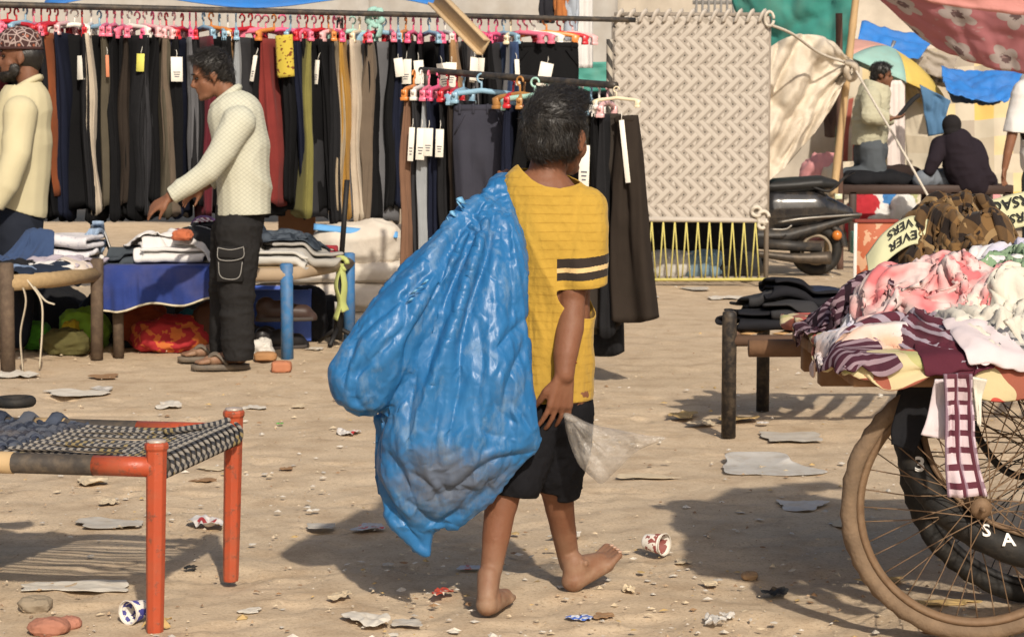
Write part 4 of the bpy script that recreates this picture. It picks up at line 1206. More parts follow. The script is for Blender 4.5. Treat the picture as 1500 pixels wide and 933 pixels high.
 attr(me, 'hem_dist', (V - hem) @ hn)
 attr(me, 'sleeve', np.where((px > 816) & (np.abs(V[:, 2] - hem[2]) < 0.13), 1.0, 0.0) * (np.linalg.norm(V - hem, axis=1) < 0.15) * (py < 432))
 o = obj('t_shirt', me, BOY); solid(o, 0.003, -1)
 subsurf(o, 1)
 sh_ = chain([B(810, 560, 5.565), B(810, 605, 5.565)], [0.090, 0.098], ((0, 1, 0), 0.80))
 sh_ += chain([B(786, 600, 5.56), B(768, 650, 5.53), B(754, 706, 5.50)], [0.078, 0.082, 0.070])
 sh_ += chain([B(828, 600, 5.57), B(822, 650, 5.60), B(815, 690, 5.62), B(815, 716, 5.635)], [0.074, 0.078, 0.074, 0.064])
 V, F = fuse(sh_, 0.008, 4)
 V, F = cut(V, F, [(B(752, 722, 5.50), (-0.15, 0, -1), 0.14), (B(815, 728, 5.63), (0.0, 0.1, -1), 0.13), (B(810, 545, 5.56), (0, 0, 1), 0.2)])
 V = V + vnormals(V, F) * (0.007 * ridge(V * np.array((14, 14, 5)), 24))[:, None]
 V = wrinkle(V, F, 1.13, None, 0.06, 20, 2, 0.10, 5, 0.003)
 o = body('shorts', V, F, cloth('black shorts cloth', (0.008, 0.008, 0.010), var=0.4, wr=0.35), BOY); solid(o, 0.004, -1)
 c0 = B(828, 531, 5.463)
 tq = np.array((0.035, 0.25, 1.0)); tq /= np.linalg.norm(tq)
 a, b, _ = frame(tq)
 MB().tube([c0 + (a * math.cos(t) + b * math.sin(t)) * 0.0295 for t in np.linspace(0, 2 * PI, 25)], 0.0016, 5).build('wrist_thread', plain('red thread', (0.25, 0.05, 0.03)), BOY)
 return kn
boy()
# ---------------------------------------------------------------- the blue sack over the boy's shoulder
def tri_random(V, F, seed):
 rs = np.random.RandomState(seed); o = []
 for f in F:
  if len(f) == 4:
   if rs.rand() < 0.5: o += [(f[0], f[1], f[2]), (f[0], f[2], f[3])]
   else: o += [(f[0], f[1], f[3]), (f[1], f[2], f[3])]
  else: o.append(f)
 return V, o
def subdivide(V, F):
 """split every triangle in four, facets stay flat"""
 E = {}; W = list(V); o = []
 def mid(a, b):
  k = (a, b) if a < b else (b, a)
  if k not in E:
   E[k] = len(W); W.append((V[a] + V[b]) / 2)
  return E[k]
 for (a, b, c) in F:
  x, y, z = mid(a, b), mid(b, c), mid(c, a)
  o += [(a, x, z), (x, b, y), (z, y, c), (x, y, z)]
 return np.array(W), o
def sack():
 pr = []
 def ch(l, sq=0.50): return chain([P(a, b, d) for a, b, d, r in l], [r for a, b, d, r in l], ((0, 1, 0), sq))
 pr += ch([(733, 284, 5.57, .040), (716, 345, 5.47, .072), (700, 410, 5.41, .098), (684, 480, 5.38, .118), (672, 560, 5.36, .145), (657, 630, 5.36, .170), (632, 690, 5.38, .128), (612, 748, 5.40, .066), (614, 784, 5.41, .036), (626, 812, 5.41, .022)])
 pr += ch([(737, 282, 5.56, .036), (746, 400, 5.43, .036), (744, 480, 5.41, .046), (738, 560, 5.38, .070), (738, 620, 5.37, .092), (756, 642, 5.38, .064)])
 pr += ch([(738, 640, 5.38, .080), (690, 716, 5.39, .066), (662, 766, 5.40, .026)])
 pr += ch([(588, 630, 5.42, .070), (570, 700, 5.42, .040), (586, 762, 5.41, .036), (620, 808, 5.41, .022)])
 pr += ch([(704, 316, 5.50, .048), (655, 385, 5.42, .062), (598, 456, 5.36, .080), (556, 516, 5.33, .094), (532, 556, 5.33, .088)], 0.72)
 pr += chain([P(735, 280, 5.57), P(738, 272, 5.66), P(744, 300, 5.80)], [.040, .040, .030])
 V, F = fuse(pr, 0.018, 2)
 A = P(738, 262, 5.52)
 def tdir(mid):
  e = mid - A; e[:, 1] = 0
  return e / (np.linalg.norm(e, axis=1, keepdims=True) + 1e-9)
 d = V - A
 rho = np.hypot(d[:, 0], d[:, 2]); th = np.arctan2(d[:, 0], -d[:, 2])
 Nn = vnormals(V, F); sgn = np.sign(Nn[:, 1])
 fade = np.clip(rho / 0.16, 0, 1) * np.clip((0.78 - rho) / 0.25, 0.2, 1)
 h = 0.034 * ridge(np.stack([th * 5.0 + 0.2 * noise(V * 2.5, 4), rho * 0.9, sgn * 3.0], 1), 33, 1) * fade
 h += 0.010 * ridge(np.stack([V[:, 0] * 7 + V[:, 2] * 3, V[:, 1] * 4, V[:, 2] * 6 - V[:, 0] * 4], 1), 41, 1) * np.clip((rho - 0.30) / 0.25, 0, 1)
 V = V + Nn * h[:, None]
 V, F = tri_random(V, F, 5)
 V = wrinkle(V, F, 1.065, tdir, 0.05, 26, 2, 0.015, 11, 0.004)
 V, F = subdivide(V, F)
 V = relax(V, F, 1, 0.22)
 V, F = subdivide(V, F)
 V = relax(V, F, 1, 0.25)
 d = V - A
 rho = np.hypot(d[:, 0], d[:, 2]); th = np.arctan2(d[:, 0], -d[:, 2])
 Nn = vnormals(V, F); sgn = np.sign(Nn[:, 1])
 h = 0.006 * ridge(np.stack([th * 14 + 0.4 * noise(V * 4, 8), rho * 2.0, sgn * 5.0], 1), 37, 1) * np.clip(rho / 0.16, 0, 1) * np.clip((0.62 - rho) / 0.25, 0, 1)
 px, py = to_px(V)
 pp = np.stack([px, py], 1)
 CR = [([(726, 287), (716, 363), (693, 436), (676, 503), (673, 559)], 1.5, 11), ([(673, 346), (656, 376), (646, 410), (626, 456), (600, 496), (590, 545)], 1.3, 11),
   ([(620, 406), (590, 436), (552, 466), (520, 496), (513, 520)], 1.0, 9), ([(596, 436), (593, 476), (546, 526), (520, 552)], 1.1, 10), ([(520, 496), (508, 540), (500, 580)], 0.7, 8),
   ([(769, 466), (736, 502), (724, 514)], 0.8, 8), ([(764, 512), (746, 559), (738, 596)], 1.0, 9), ([(676, 550), (666, 598), (655, 655)], 1.3, 12), ([(648, 545), (640, 620), (633, 690)], 0.8, 9),
   ([(612, 540), (600, 600), (596, 660)], 0.9, 10), ([(595, 550), (570, 598), (549, 646), (546, 694), (560, 745)], 1.3, 9), ([(779, 664), (721, 676), (676, 710), (640, 726)], 1.3, 9),
   ([(592, 730), (637, 764), (676, 746)], 1.1, 8), ([(552, 700), (580, 752), (620, 800)], 1.2, 9), ([(700, 610), (712, 634), (740, 640)], 0.6, 7), ([(752, 590), (768, 612), (784, 640)], 0.7, 7),
   ([(690, 640), (672, 660), (640, 672)], 0.5, 9), ([(566, 660), (590, 696), (610, 740)], 0.8, 9), ([(706, 300), (690, 345), (668, 400), (648, 452)], 0.9, 8), ([(742, 300), (748, 380), (752, 450), (740, 500)], 0.6, 9),
   ([(650, 470), (632, 520), (622, 560)], 0.8, 9), ([(700, 470), (706, 530), (698, 590)], 0.7, 10), ([(560, 480), (530, 530), (520, 580), (540, 604)], 0.7, 8), ([(500, 596), (530, 606), (570, 600), (590, 584)], 0.9, 6),
   ([(715, 560), (730, 600), (760, 622)], 0.6, 8), ([(640, 700), (660, 720), (690, 716)], 0.6, 7), ([(600, 690), (630, 712), (644, 740)], 0.6, 7)]
 front = Nn[:, 1] < 0.25
 for li, (line, dep, wd) in enumerate(CR):
  L_ = spline(np.array(line, float), 26)
  jit = 3.0 * noise(np.concatenate([pp / 26.0, np.full((len(pp), 1), li * 3.3)], 1), 50)
  best = np.full(len(pp), 1e9); tt = np.zeros(len(pp)); sd_ = np.zeros(len(pp))
  for k in range(len(L_) - 1):
   e = L_[k + 1] - L_[k]; le = e @ e
   t_ = np.clip(((pp - L_[k]) @ e) / le, 0, 1)
   r_ = pp - (L_[k] + t_[:, None] * e)
   dd = np.sqrt((r_ ** 2).sum(1))
   u_ = dd < best
   best = np.where(u_, dd, best); tt = np.where(u_, (k + t_) / (len(L_) - 1), tt); sd_ = np.where(u_, np.sign(e[0] * r_[:, 1] - e[1] * r_[:, 0]), sd_)
  best = np.abs(best + jit * 0.35)
  env = np.sin(PI * np.clip(tt * 0.92 + 0.04, 0, 1)) ** 0.5
  prof = -np.exp(-best / (wd * 0.55)) + 0.45 * np.exp(-((best - wd * 1.3) / (wd * 0.8)) ** 2) * np.where(sd_ > 0, 1.0, 0.45)
  h += np.where(front, 0.0105 * dep * env * prof, 0)
 h += 0.0016 * ridge(V * np.array((26, 26, 15)), 45, 1)
 V = V + Nn * h[:, None]
 n = newmat('blue plastic sack'); v = n.coord(); s = n.sep(v)
 c = n.mix(n.noise(v, 5.0, 4), (0.014, 0.108, 0.285), (0.030, 0.165, 0.38))
 scuff = n.ramp(n.noise(n.mapping(v, (1.0, 1, 0.35)), 22.0, 6, 0.7), [(0.53, (0, 0, 0)), (0.70, (1, 1, 1))])
 c = n.mix(n.math('MULTIPLY', scuff, 0.45), c, (0.20, 0.29, 0.38))
 ctr = P(655, 705, 5.30)
 sub = n.new('VectorMath', operation='SUBTRACT'); n.set(sub.inputs[0], v); sub.inputs[1].default_value = tuple(ctr)
 mp = n.mapping(sub.outputs[0], (5.2, 0.6, 8.5), (0, -0.35, 0))
 ln = n.new('VectorMath', operation='LENGTH'); n.set(ln.inputs[0], mp)
 md = n.math('ADD', ln.outputs['Value'], n.math('MULTIPLY', n.math('SUBTRACT', n.noise(v, 16.0, 7, 0.68), 0.5), 1.7))
 mud = n.ramp(md, [(0.35, (1, 1, 1)), (1.15, (0, 0, 0))])
 c = n.mix(n.math('MULTIPLY', mud, 0.80), c, (0.105, 0.105, 0.115))
 dust = n.ramp(n.noise(v, 9.0, 6, 0.7), [(0.55, (0, 0, 0)), (0.75, (1, 1, 1))])
 c = n.mix(n.math('MULTIPLY', dust, 0.40), c, (0.16, 0.20, 0.24))
 w1 = n.new('TexVoronoi', feature='DISTANCE_TO_EDGE'); n.set(w1.inputs['Vector'], n.mapping(n.new('VectorMath', operation='ADD').outputs[0] if False else v, (1, 1, 0.6))); w1.inputs['Scale'].default_value = 15.0
 b = n.math('ADD', n.math('MULTIPLY', n.math('MINIMUM', w1.outputs['Distance'], 0.10), -2.2), n.math('MULTIPLY', n.noise(n.mapping(v, (1, 1, 0.3)), 60.0, 4), 0.6))
 rg = n.math('ADD', 0.38, n.math('MULTIPLY', n.math('MAXIMUM', mud, scuff), 0.30))
 m = n.out(c, rg, b, 0.40, 0.006, 0.38, transl=0.06)
 t = thing('plastic_sack', 'big crumpled blue plastic sack slung over the boy\'s left shoulder, muddy below', 'sack')
 body('bag', V, F, m, t)
 rs = np.random.RandomState(3)
 pale = plain('torn plastic edge', (0.16, 0.38, 0.60), 0.4, 0.2)
 for k, (a, b_) in enumerate([(672, 296), (664, 308), (655, 322), (646, 334), (636, 346), (676, 288)]):
  p = P(a + 4, b_ + 6, 5.44)
  d = np.array((rs.uniform(-0.8, -0.2), -0.2, rs.uniform(-0.5, 0.8)))
  sd_ = np.array((0.4, 0, -0.7))
  pts = [p, p + d * 0.014 + (0, -0.008, 0), p + d * 0.026]
  V_ = []
  for i, q_ in enumerate(pts):
   wv = (0.014, 0.010, 0.003)[i]
   V_ += [q_ - sd_ * wv, q_ + sd_ * wv + np.array((0, -.004, 0))]
  o = obj('torn_strip', mesh('torn_strip', V_, [(0, 1, 3, 2), (2, 3, 5, 4)], pale), t); solid(o, 0.0015)
 for k, (a, b_) in enumerate([(600, 432), (608, 424), (616, 418), (594, 444)]):
  p = P(a, b_, 5.285)
  d = np.array((0.5, -0.3, rs.uniform(0.1, 0.7)))
  V_ = [p, p + np.array((0.012, 0, 0.004)), p + d * 0.03 + np.array((0.006, 0, 0)), p + d * 0.030]
  o = obj('torn_strip', mesh('torn_strip', V_, [(0, 1, 2, 3)], pale), t); solid(o, 0.0015)
 return t
sack()
def clear_bag():
 """thin transparent bag hanging from the right hand, its lower corner swinging out to the right"""
 out = [(826, 606), (842, 610), (868, 622), (905, 630), (945, 638), (976, 642), (955, 652), (930, 664), (905, 688), (882, 708), (868, 700), (850, 684), (838, 660), (829, 630)]
 pts = spline(out + [out[0]], 90)[:-1]
 ctr = np.array((868, 648))
 rings = 16
 V = []; idx = []
 for s_ in (-1, 1):
  for j in range(rings):
   f = (j + 0.0) / (rings - 1)
   for k in range(len(pts)):
    q = ctr + (pts[k] - ctr) * (1 - f * 0.97)
    th = 0.040 * math.sqrt(max(0, 1 - (1 - f) ** 2)) * (1 - 0.55 * (q[0] > 930))
    p = P(q[0], q[1], 5.42 + s_ * th)
    V.append(p)
 n = len(pts); V = np.array(V)
 F = []
 for s_ in range(2):
  o = s_ * rings * n
  for j in range(rings - 1):
   for k in range(n):
    a = (o + j * n + k, o + j * n + (k + 1) % n, o + (j + 1) * n + (k + 1) % n, o + (j + 1) * n + k)
    F.append(a if s_ == 0 else a[::-1])
 d = P(830, 606, 5.42)
 r = V - d
 th = np.arctan2(r[:, 2], r[:, 0])
 V[:, 1] += 0.016 * ridge(np.stack([th * 4, np.linalg.norm(r, axis=1) * 4, np.sign(V[:, 1] - 5.42) * 2], 1), 66) + 0.008 * ridge(V * 22, 68)
 m_ = newmat('clear plastic film'); v = m_.coord()
 al = m_.math('ADD', 0.26, m_.math('MULTIPLY', m_.ramp(m_.noise(v, 14.0, 5), [(0.4, (0, 0, 0)), (0.75, (1, 1, 1))]), 0.34))
 fm_ = m_.out((0.40, 0.365, 0.325), 0.14, m_.math('ADD', m_.noise(m_.mapping(v, (1, 1, 1)), 34.0, 4), m_.noise(v, 110.0, 3)), 0.45, 0.010, 0.8, alpha=al)
 t = thing('clear_plastic_bag', 'transparent plastic bag dangling from the boy\'s right hand', 'bag')
 obj('film', mesh('film', V, F, fm_), t)
 MB().tube(spline([P(829, 606, 5.43), P(835, 612, 5.41), P(846, 616, 5.41)], 10), [.007, .010, .013, .014, .014, .013, .012, .010, .008, .006], 8, sq=0.6).build('gathered_top', fm_, t)
 return t
clear_bag()
# ---------------------------------------------------------------- heads in profile
def head_parts(H0, f, s=1.0, beard=False, nod=0.0):
 """volumes of an adult head centred at H0 facing f (unit, horizontal), nod = downward tilt"""
 U = np.array((0, 0, 1.0)); f = np.asarray(f, float); f /= np.linalg.norm(f)
 sd = np.cross(f, U)
 f2 = f * math.cos(nod) - U * math.sin(nod); u2 = U * math.cos(nod) + f * math.sin(nod)
 def q(a, b, c): return H0 + (f2 * a + sd * b + u2 * c) * s
 Rm = np.stack([sd, f2, u2], 1)
 pr = [ell(q(-0.008, 0, 0.020), np.array((0.078, 0.098, 0.095)) * s, Rm), ell(q(0.036, 0, -0.055), np.array((0.060, 0.062, 0.066)) * s, Rm),
   ell(q(0.055, 0, -0.100), np.array((0.045, 0.040, 0.026)) * s, Rm), ell(q(0.086, 0, -0.108), np.array((0.022, 0.018, 0.018)) * s, Rm),
   cone(q(0.088, 0, 0.004), 0.010 * s, q(0.112, 0, -0.034), 0.013 * s), ell(q(0.106, 0, -0.040), np.array((0.018, 0.011, 0.009)) * s, Rm),
   ell(q(0.091, 0, -0.066), np.array((0.026, 0.013, 0.008)) * s, Rm), ell(q(0.089, 0, -0.080), np.array((0.023, 0.012, 0.008)) * s, Rm),
   ell(q(0.080, 0, 0.018), np.array((0.058, 0.016, 0.012)) * s, Rm), ell(q(0.052, 0.04, -0.040), np.array((0.022, 0.028, 0.026)) * s, Rm), ell(q(0.052, -0.04, -0.040), np.array((0.022, 0.028, 0.026)) * s, Rm)]
 for s_ in (1, -1):
  pr.append(ell(q(-0.004, 0.080 * s_, -0.014), np.array((0.010, 0.021, 0.030)) * s, Rm)); pr.append(ell(q(0.002, 0.079 * s_, -0.040), np.array((0.008, 0.011, 0.014)) * s, Rm))
 return pr, q, Rm
eye_w = plain('eye white', (0.62, 0.58, 0.52), 0.3, 0.05); eye_b = plain('eye dark', (0.012, 0.008, 0.006), 0.25, 0.05)
def eyes(q, Rm, parent, s=1.0):
 for s_ in (1, -1):
  o = obj('eye', mesh('eye', *ell(q(0.082, 0.031 * s_, -0.004), np.array((0.013, 0.010, 0.0065)) * s, Rm), eye_b), parent)
  obj('eyebrow', mesh('eyebrow', *ell(q(0.092, 0.032 * s_, 0.022), np.array((0.022, 0.008, 0.005)) * s, Rm), hair_mat()), parent)
def quilt(name, c, px_=44.0):
 n = newmat(name); v = n.coord(); s = n.sep(v)
 a = n.math('ADD', n.math('MULTIPLY', s[2], 1.0), n.math('MULTIPLY', s[0], 0.8)); b = n.math('SUBTRACT', s[2], n.math('MULTIPLY', s[0], 0.8))
 wa = n.math('ABSOLUTE', n.math('SINE', n.math('MULTIPLY', a, px_ * PI))); wb_ = n.math('ABSOLUTE', n.math('SINE', n.math('MULTIPLY', b, px_ * PI)))
 h = n.math('MINIMUM', wa, wb_)
 ln = n.math('LESS_THAN', h, 0.20)
 c2 = n.mix(n.noise(v, 7.0, 4), mul(c, 0.9), mul(c, 1.08))
 c2 = n.mix(n.math('MULTIPLY', ln, 0.5), c2, mul(c, 0.5))
 return n.out(c2, 0.9, h, 0.2, 0.002, 0.15)
def plainshirt(name, c):
 n = newmat(name); v = n.coord()
 return n.out(n.mix(n.noise(v, 6.0, 4), mul(c, 0.88), mul(c, 1.08)), 0.9, n.noise(v, 260.0, 2), 0.12, 0.002, 0.15)
# ---------------------------------------------------------------- man sorting clothes, pale quilted shirt
def man_sorting():
 D = 10.95
 t = thing('person', 'man in pale quilted shirt and black cargo trousers bending over the clothes cot', 'person')
 def M(px, py, d=D): return P(px, py, d)
 sk = skin('man skin', (0.200, 0.088, 0.048))
 H0 = M(309, 108); f = np.array((-0.97, -0.22, 0))
 pr, q, Rm = head_parts(H0, f, 0.98, nod=0.30)
 pr += chain([q(-0.03, 0, -0.05), M(333, 140), M(345, 165)], [0.055, 0.054, 0.065])
 pr += chain([M(350, 185), M(355, 250), M(354, 300)], [0.10, 0.10, 0.09])
 sh, el, wr = M(347, 185, D - 0.17), M(304, 252, D - 0.24), M(250, 288, D - 0.26)
 pr += chain([sh, el, M(276, 273, D - 0.25), wr], [0.060, 0.045, 0.040, 0.030])
 hp, _ = hand(wr, el, (-0.85, 0.0, -0.52), (-0.35, 0.35, -0.85), 1.08, 0.45, 1, 0.12); pr += hp
 wr2 = M(300, 271, D + 0.12)
 pr += chain([M(350, 185, D + 0.18), M(333, 245, D + 0.22), wr2], [0.06, 0.045, 0.030])
 hp, _ = hand(wr2, None, (-0.85, 0.0, -0.5), (-0.35, -0.35, -0.85), 1.05, 0.5, -1, 0.12); pr += hp
 for (hx, kx, ax_, dd) in ((342, 345, 350, -0.10), (345, 335, 330, 0.16)):
  pr += chain([M(hx, 345, D + dd), M(kx, 425, D + dd), M(ax_, 520, D + dd)], [0.065, 0.055, 0.038])
 for (gx, gy, dd) in ((352, 541, -0.02), (330, 529, 0.0)):
  g0 = G(gx, gy)
  fd = np.array((-0.96, -0.18, 0)); U = np.array((0, 0, 1.0)); sd = np.array((-0.18, 0.96, 0))
  pr += [ell(g0 + (0.0, 0, 0.062), (0.04, 0.035, 0.034)), cone(g0 + (0, 0, 0.075), 0.036, g0 + U * 0.13, 0.038), cone(g0 + U * 0.07 + fd * 0.03, 0.038, g0 + U * 0.048 + fd * 0.17, 0.028)]
  pr += [cone(g0 + U * 0.05 + fd * 0.17 + sd * o_, 0.016, g0 + U * 0.042 + fd * (0.235 - abs(o_) * 0.5) + sd * o_ * 1.1, 0.011) for o_ in (-0.04, -0.02, 0, 0.02, 0.038)]
  sm = plain('sandal rubber', (0.10, 0.085, 0.07), 0.7, dirt=0.5)
  sdl = MB()
  uv, F = grid(16, 8)
  V = []
  for (u, v) in uv:
   wdt = 0.042 * (0.8 + 0.45 * math.sin(PI * min(1, u * 0.75 + 0.2))) * math.sqrt(max(0.0, 1 - (2 * u - 1) ** 6)) + 0.002
   V.append(g0 + fd * (-0.05 + 0.31 * u) + sd * (2 * v - 1) * wdt + U * 0.016)
  so_ = obj('sandal', mesh('sandal', V, F, sm), t); solid(so_, 0.028)
  for o_ in (-1, 1):
   MB().tube(spline([g0 + fd * 0.19 + U * 0.045, g0 + fd * 0.13 + sd * 0.03 * o_ + U * 0.085, g0 + fd * 0.07 + sd * 0.052 * o_ + U * 0.03], 10), 0.009, 6).build('strap', sm, so_)
 V, F = fuse(pr, 0.0075, 3)
 body('body', V, F, sk, t)
 eyes(q, Rm, t)
 hc = [ell(q(-0.016, 0, 0.036), (0.086, 0.104, 0.092), Rm), ell(q(-0.06, 0, -0.020), (0.070, 0.052, 0.060), Rm), ell(q(0.065, 0.0, 0.075), (0.066, 0.045, 0.035), Rm), ell(q(0.09, 0.01, 0.048), (0.055, 0.022, 0.030), Rm)]
 V, F = fuse(hc, 0.008, 3)
 V += vnormals(V, F) * (0.006 * ridge(V * np.array((30, 30, 20)), 8))[:, None]
 V, F = cut(V, F, [(q(0.02, 0, -0.012), f * 0.75 - np.array((0, 0, 0.62)), 0.3)])
 ho = body('hair', V, F, hair_mat(), t)
 hair_strands(V, F, 2200, 0.034, 9, lambda p: f * 0.8 + np.array((0, 0, -0.5)), ho, 0.25, 0.0014)
 sm = quilt('pale quilted shirt', (0.50, 0.495, 0.40))
 ts = chain([M(346, 172), M(353, 215), M(358, 265), M(359, 318)], [0.145, 0.150, 0.142, 0.140], ((0, 1, 0), 1.12))
 ts += chain([M(350, 180, D - 0.16), M(326, 222, D - 0.21), M(304, 252, D - 0.24), M(276, 272, D - 0.25), M(250, 287, D - 0.26)], [0.085, 0.072, 0.064, 0.056, 0.046])
 ts += chain([M(350, 180, D + 0.16), M(333, 240, D + 0.21), M(306, 266, D + 0.14)], [0.082, 0.062, 0.048])
 ts += [cone(M(333, 150), 0.078, M(346, 168), 0.12)]
 V, F = fuse(ts, 0.0085, 5)
 V, F = cut(V, F, [(M(358, 314), (0.03, 0, -1), 0.30), (M(251, 286, D - 0.26), (-0.86, 0, -0.5), 0.07), (M(307, 265, D + .14), (-0.86, 0, -0.5), 0.07), (M(331, 143), (-0.75, 0, 0.72), 0.11)])
 Vn = vnormals(V, F)
 V += Vn * (0.011 * ridge(np.stack([V[:, 0] * 5 + V[:, 2] * 5, V[:, 1] * 3, V[:, 2] * 3 - V[:, 0] * 4], 1), 71, 1))[:, None]
 V = wrinkle(V, F, 1.03, None, 0.05, 12, 2, 0.15, 6, 0.001)
 o = body('shirt', V, F, sm, t); solid(o, 0.004, -1)
 cl = MB()
 a0 = q(-0.035, 0, -0.115)
 ring = [M(331, 143) + np.array((0.066 * math.cos(a), 0.066 * math.sin(a), 0.052 * math.cos(a))) for a in np.linspace(0, 2 * PI, 25)]
 cl.tube(ring, 0.020, 8, sq=1.0); cl.build('collar', sm, o)
 tm = cloth('black cargo cloth', (0.018, 0.017, 0.017), var=0.35, wr=0.35)
 ts = chain([M(353, 306), M(350, 345)], [0.125, 0.125], ((0, 1, 0), 1.1))
 ts += chain([M(349, 340, D - 0.08), M(347, 430, D - 0.09), M(349, 522, D - 0.09)], [0.112, 0.092, 0.078])
 ts += chain([M(340, 340, D + 0.09), M(331, 430, D + 0.14), M(327, 514, D + 0.16)], [0.105, 0.086, 0.072])
 V, F = fuse(ts, 0.0095, 4)
 V, F = cut(V, F, [(M(349, 527, D - 0.09), (0, 0, -1), 0.13), (M(327, 518, D + 0.16), (0, 0, -1), 0.13), (M(353, 300), (0, 0, 1), 0.3)])
 V += vnormals(V, F) * (0.010 * ridge(V * np.array((7, 7, 11)), 75, 2))[:, None]
 V = wrinkle(V, F, 1.10, None, 0.03, 18, 2, 0.12, 9, 0.003)
 o = body('trousers', V, F, tm, t); solid(o, 0.004, -1)
 stitch = plain('pale stitching', (0.30, 0.29, 0.27), 0.8)
 def surf(px, py): return M(px, py, D - 0.205)
 pk = MB(); c0 = M(337, 388, D - 0.188)
 pk.box(c0, (0.066, 0.018, 0.085)); po = pk.build('cargo_pocket', tm, o)
 MB().box(M(338, 370, D - 0.203), (0.070, 0.012, 0.028), rot_euler(0, 0.06, 0)).build('pocket_flap', tm, o)
 def seam(pts, d_):
  MB().tube(spline([M(a, b, d_) for a, b in pts], 24), 0.0022, 4).build('stitching', stitch, o)
 seam([(319, 363), (320, 379), (338, 382), (356, 377), (357, 363)], D - 0.218); seam([(320, 384), (322, 403), (333, 409), (350, 406), (355, 384)], D - 0.209)
 seam([(319, 363), (338, 366), (357, 362)], D - 0.218)
 return t
man_sorting()
# ---------------------------------------------------------------- man in the embroidered cap
def man_cap():
 D = 11.9
 t = thing('person', 'bearded man in a cream shirt and patterned skullcap at the left edge', 'person')
 def M(px, py, d=D): return P(px, py, d)
 sk = skin('man skin dark', (0.165, 0.072, 0.040))
 s = 1.10
 H0 = M(30, 82); f = np.array((-0.98, -0.18, 0))
 pr, q, Rm = head_parts(H0, f, s)
 pr += chain([q(-0.03, 0, -0.05), M(42, 118), M(45, 140)], [0.062, 0.062, 0.075])
 pr += chain([M(35, 160), M(32, 240), M(30, 290)], [0.11, 0.11, 0.10])
 wr = M(-8, 305, D - 0.30)
 pr += chain([M(28, 165, D - 0.18), M(22, 240, D - 0.27), wr], [0.06, 0.05, 0.033])
 hp, _ = hand(wr, None, (-0.85, 0, -0.5), (-0.3, 0.35, -0.85), 1.1, 0.4, 1); pr += hp
 for dd in (-0.10, 0.12):
  pr += chain([M(28, 350, D + dd), M(24, 420, D + dd), np.array((M(30, 320)[0], D + dd, 0.06))], [0.07, 0.06, 0.045])
  pr += [cone(np.array((M(30, 320)[0], D + dd, 0.045)), 0.04, np.array((M(30, 320)[0] - 0.18, D + dd, 0.03)), 0.03)]
 V, F = fuse(pr, 0.009, 3)
 body('body', V, F, sk, t)
 eyes(q, Rm, t, s)
 bd_ = [ell(q(0.052, 0, -0.096), np.array((0.056, 0.046, 0.034)) * s, Rm), ell(q(0.080, 0, -0.105), np.array((0.030, 0.026, 0.028)) * s, Rm), ell(q(0.028, 0.054, -0.070), np.array((0.011, 0.030, 0.036)) * s, Rm), ell(q(0.028, -0.054, -0.070), np.array((0.011, 0.030, 0.036)) * s, Rm), ell(q(0.098, 0, -0.060), np.array((0.026, 0.008, 0.005)) * s, Rm)]
 V, F = fuse(bd_, 0.007, 2); V += vnormals(V, F) * (0.004 * fbm(V * 60, 3))[:, None]
 bo = body('beard', V, F, hair_mat(), t)
 hair_strands(V, F, 900, 0.014, 5, lambda p: np.array((-0.3, 0, -1.0)), bo, 0.5, 0.0012, 'beard_strands')
 V, F = fuse([ell(q(-0.030, 0, 0.002), np.array((0.084, 0.090, 0.078)) * s, Rm), ell(q(-0.070, 0, -0.035), np.array((0.062, 0.038, 0.045)) * s, Rm)], 0.008, 3)
 V, F = cut(V, F, [(q(0.012, 0, 0.0), f, 0.3)])
 body('hair', V, F, hair_mat(), t)
 n = newmat('embroidered cap'); v = n.coord()
 mp = n.mapping(v, (1, 1, 1))
 w1 = n.new('TexVoronoi', feature='DISTANCE_TO_EDGE'); n.set(w1.inputs['Vector'], mp); w1.inputs['Scale'].default_value = 26.0
 e1 = n.math('LESS_THAN', w1.outputs['Distance'], 0.075)
 w2 = n.new('TexVoronoi'); n.set(w2.inputs['Vector'], mp); w2.inputs['Scale'].default_value = 26.0
 dots = n.math('LESS_THAN', w2.outputs['Distance'], 0.22)
 c = n.mix(e1, (0.050, 0.020, 0.018), (0.33, 0.25, 0.23)); c = n.mix(dots, c, (0.30, 0.10, 0.06))
 cm = n.out(c, 0.8, e1, 0.4, 0.003)
 prof = [(0.100, -0.02), (0.104, 0.0), (0.103, 0.03), (0.098, 0.052), (0.080, 0.076), (0.05, 0.090), (0.015, 0.098), (0.004, 0.104)]
 V, F = lathe([(r * s, z * s) for r, z in prof], 36)
 V = V * np.array((0.86, 1.06, 1.0))
 Vw = np.array([q(0, 0, 0.050) + (Rm @ x) for x in V])
 cp = obj('skullcap', mesh('skullcap', Vw, F, cm), t)
 V, F = torus(0.101 * s, 0.008 * s, 40, 8); V = V[:, [0, 2, 1]] * np.array((0.87, 1.07, 1.0))
 obj('cap_band', mesh('cap_band', np.array([q(0, 0, 0.036) + Rm @ x for x in V]), F, plain('cap band', (0.05, 0.022, 0.02), 0.9)), cp)
 sm = plainshirt('cream shirt cloth', (0.52, 0.465, 0.30))
 ts = chain([M(36, 152), M(32, 200), M(30, 255), M(28, 305)], [0.150, 0.170, 0.165, 0.160], ((0, 1, 0), 1.05))
 ts += chain([M(30, 165, D - 0.17), M(24, 225, D - 0.25), M(10, 272, D - 0.29), M(-6, 300, D - 0.30)], [0.092, 0.080, 0.070, 0.056])
 ts += [cone(M(42, 132), 0.085, M(38, 150), 0.12)]
 V, F = fuse(ts, 0.0095, 5)
 V, F = cut(V, F, [(M(28, 306), (-0.35, 0, -1), 0.3), (M(-6, 299, D - 0.30), (-0.7, 0, -0.7), 0.08), (M(40, 122), (-0.55, 0, 0.83), 0.12)])
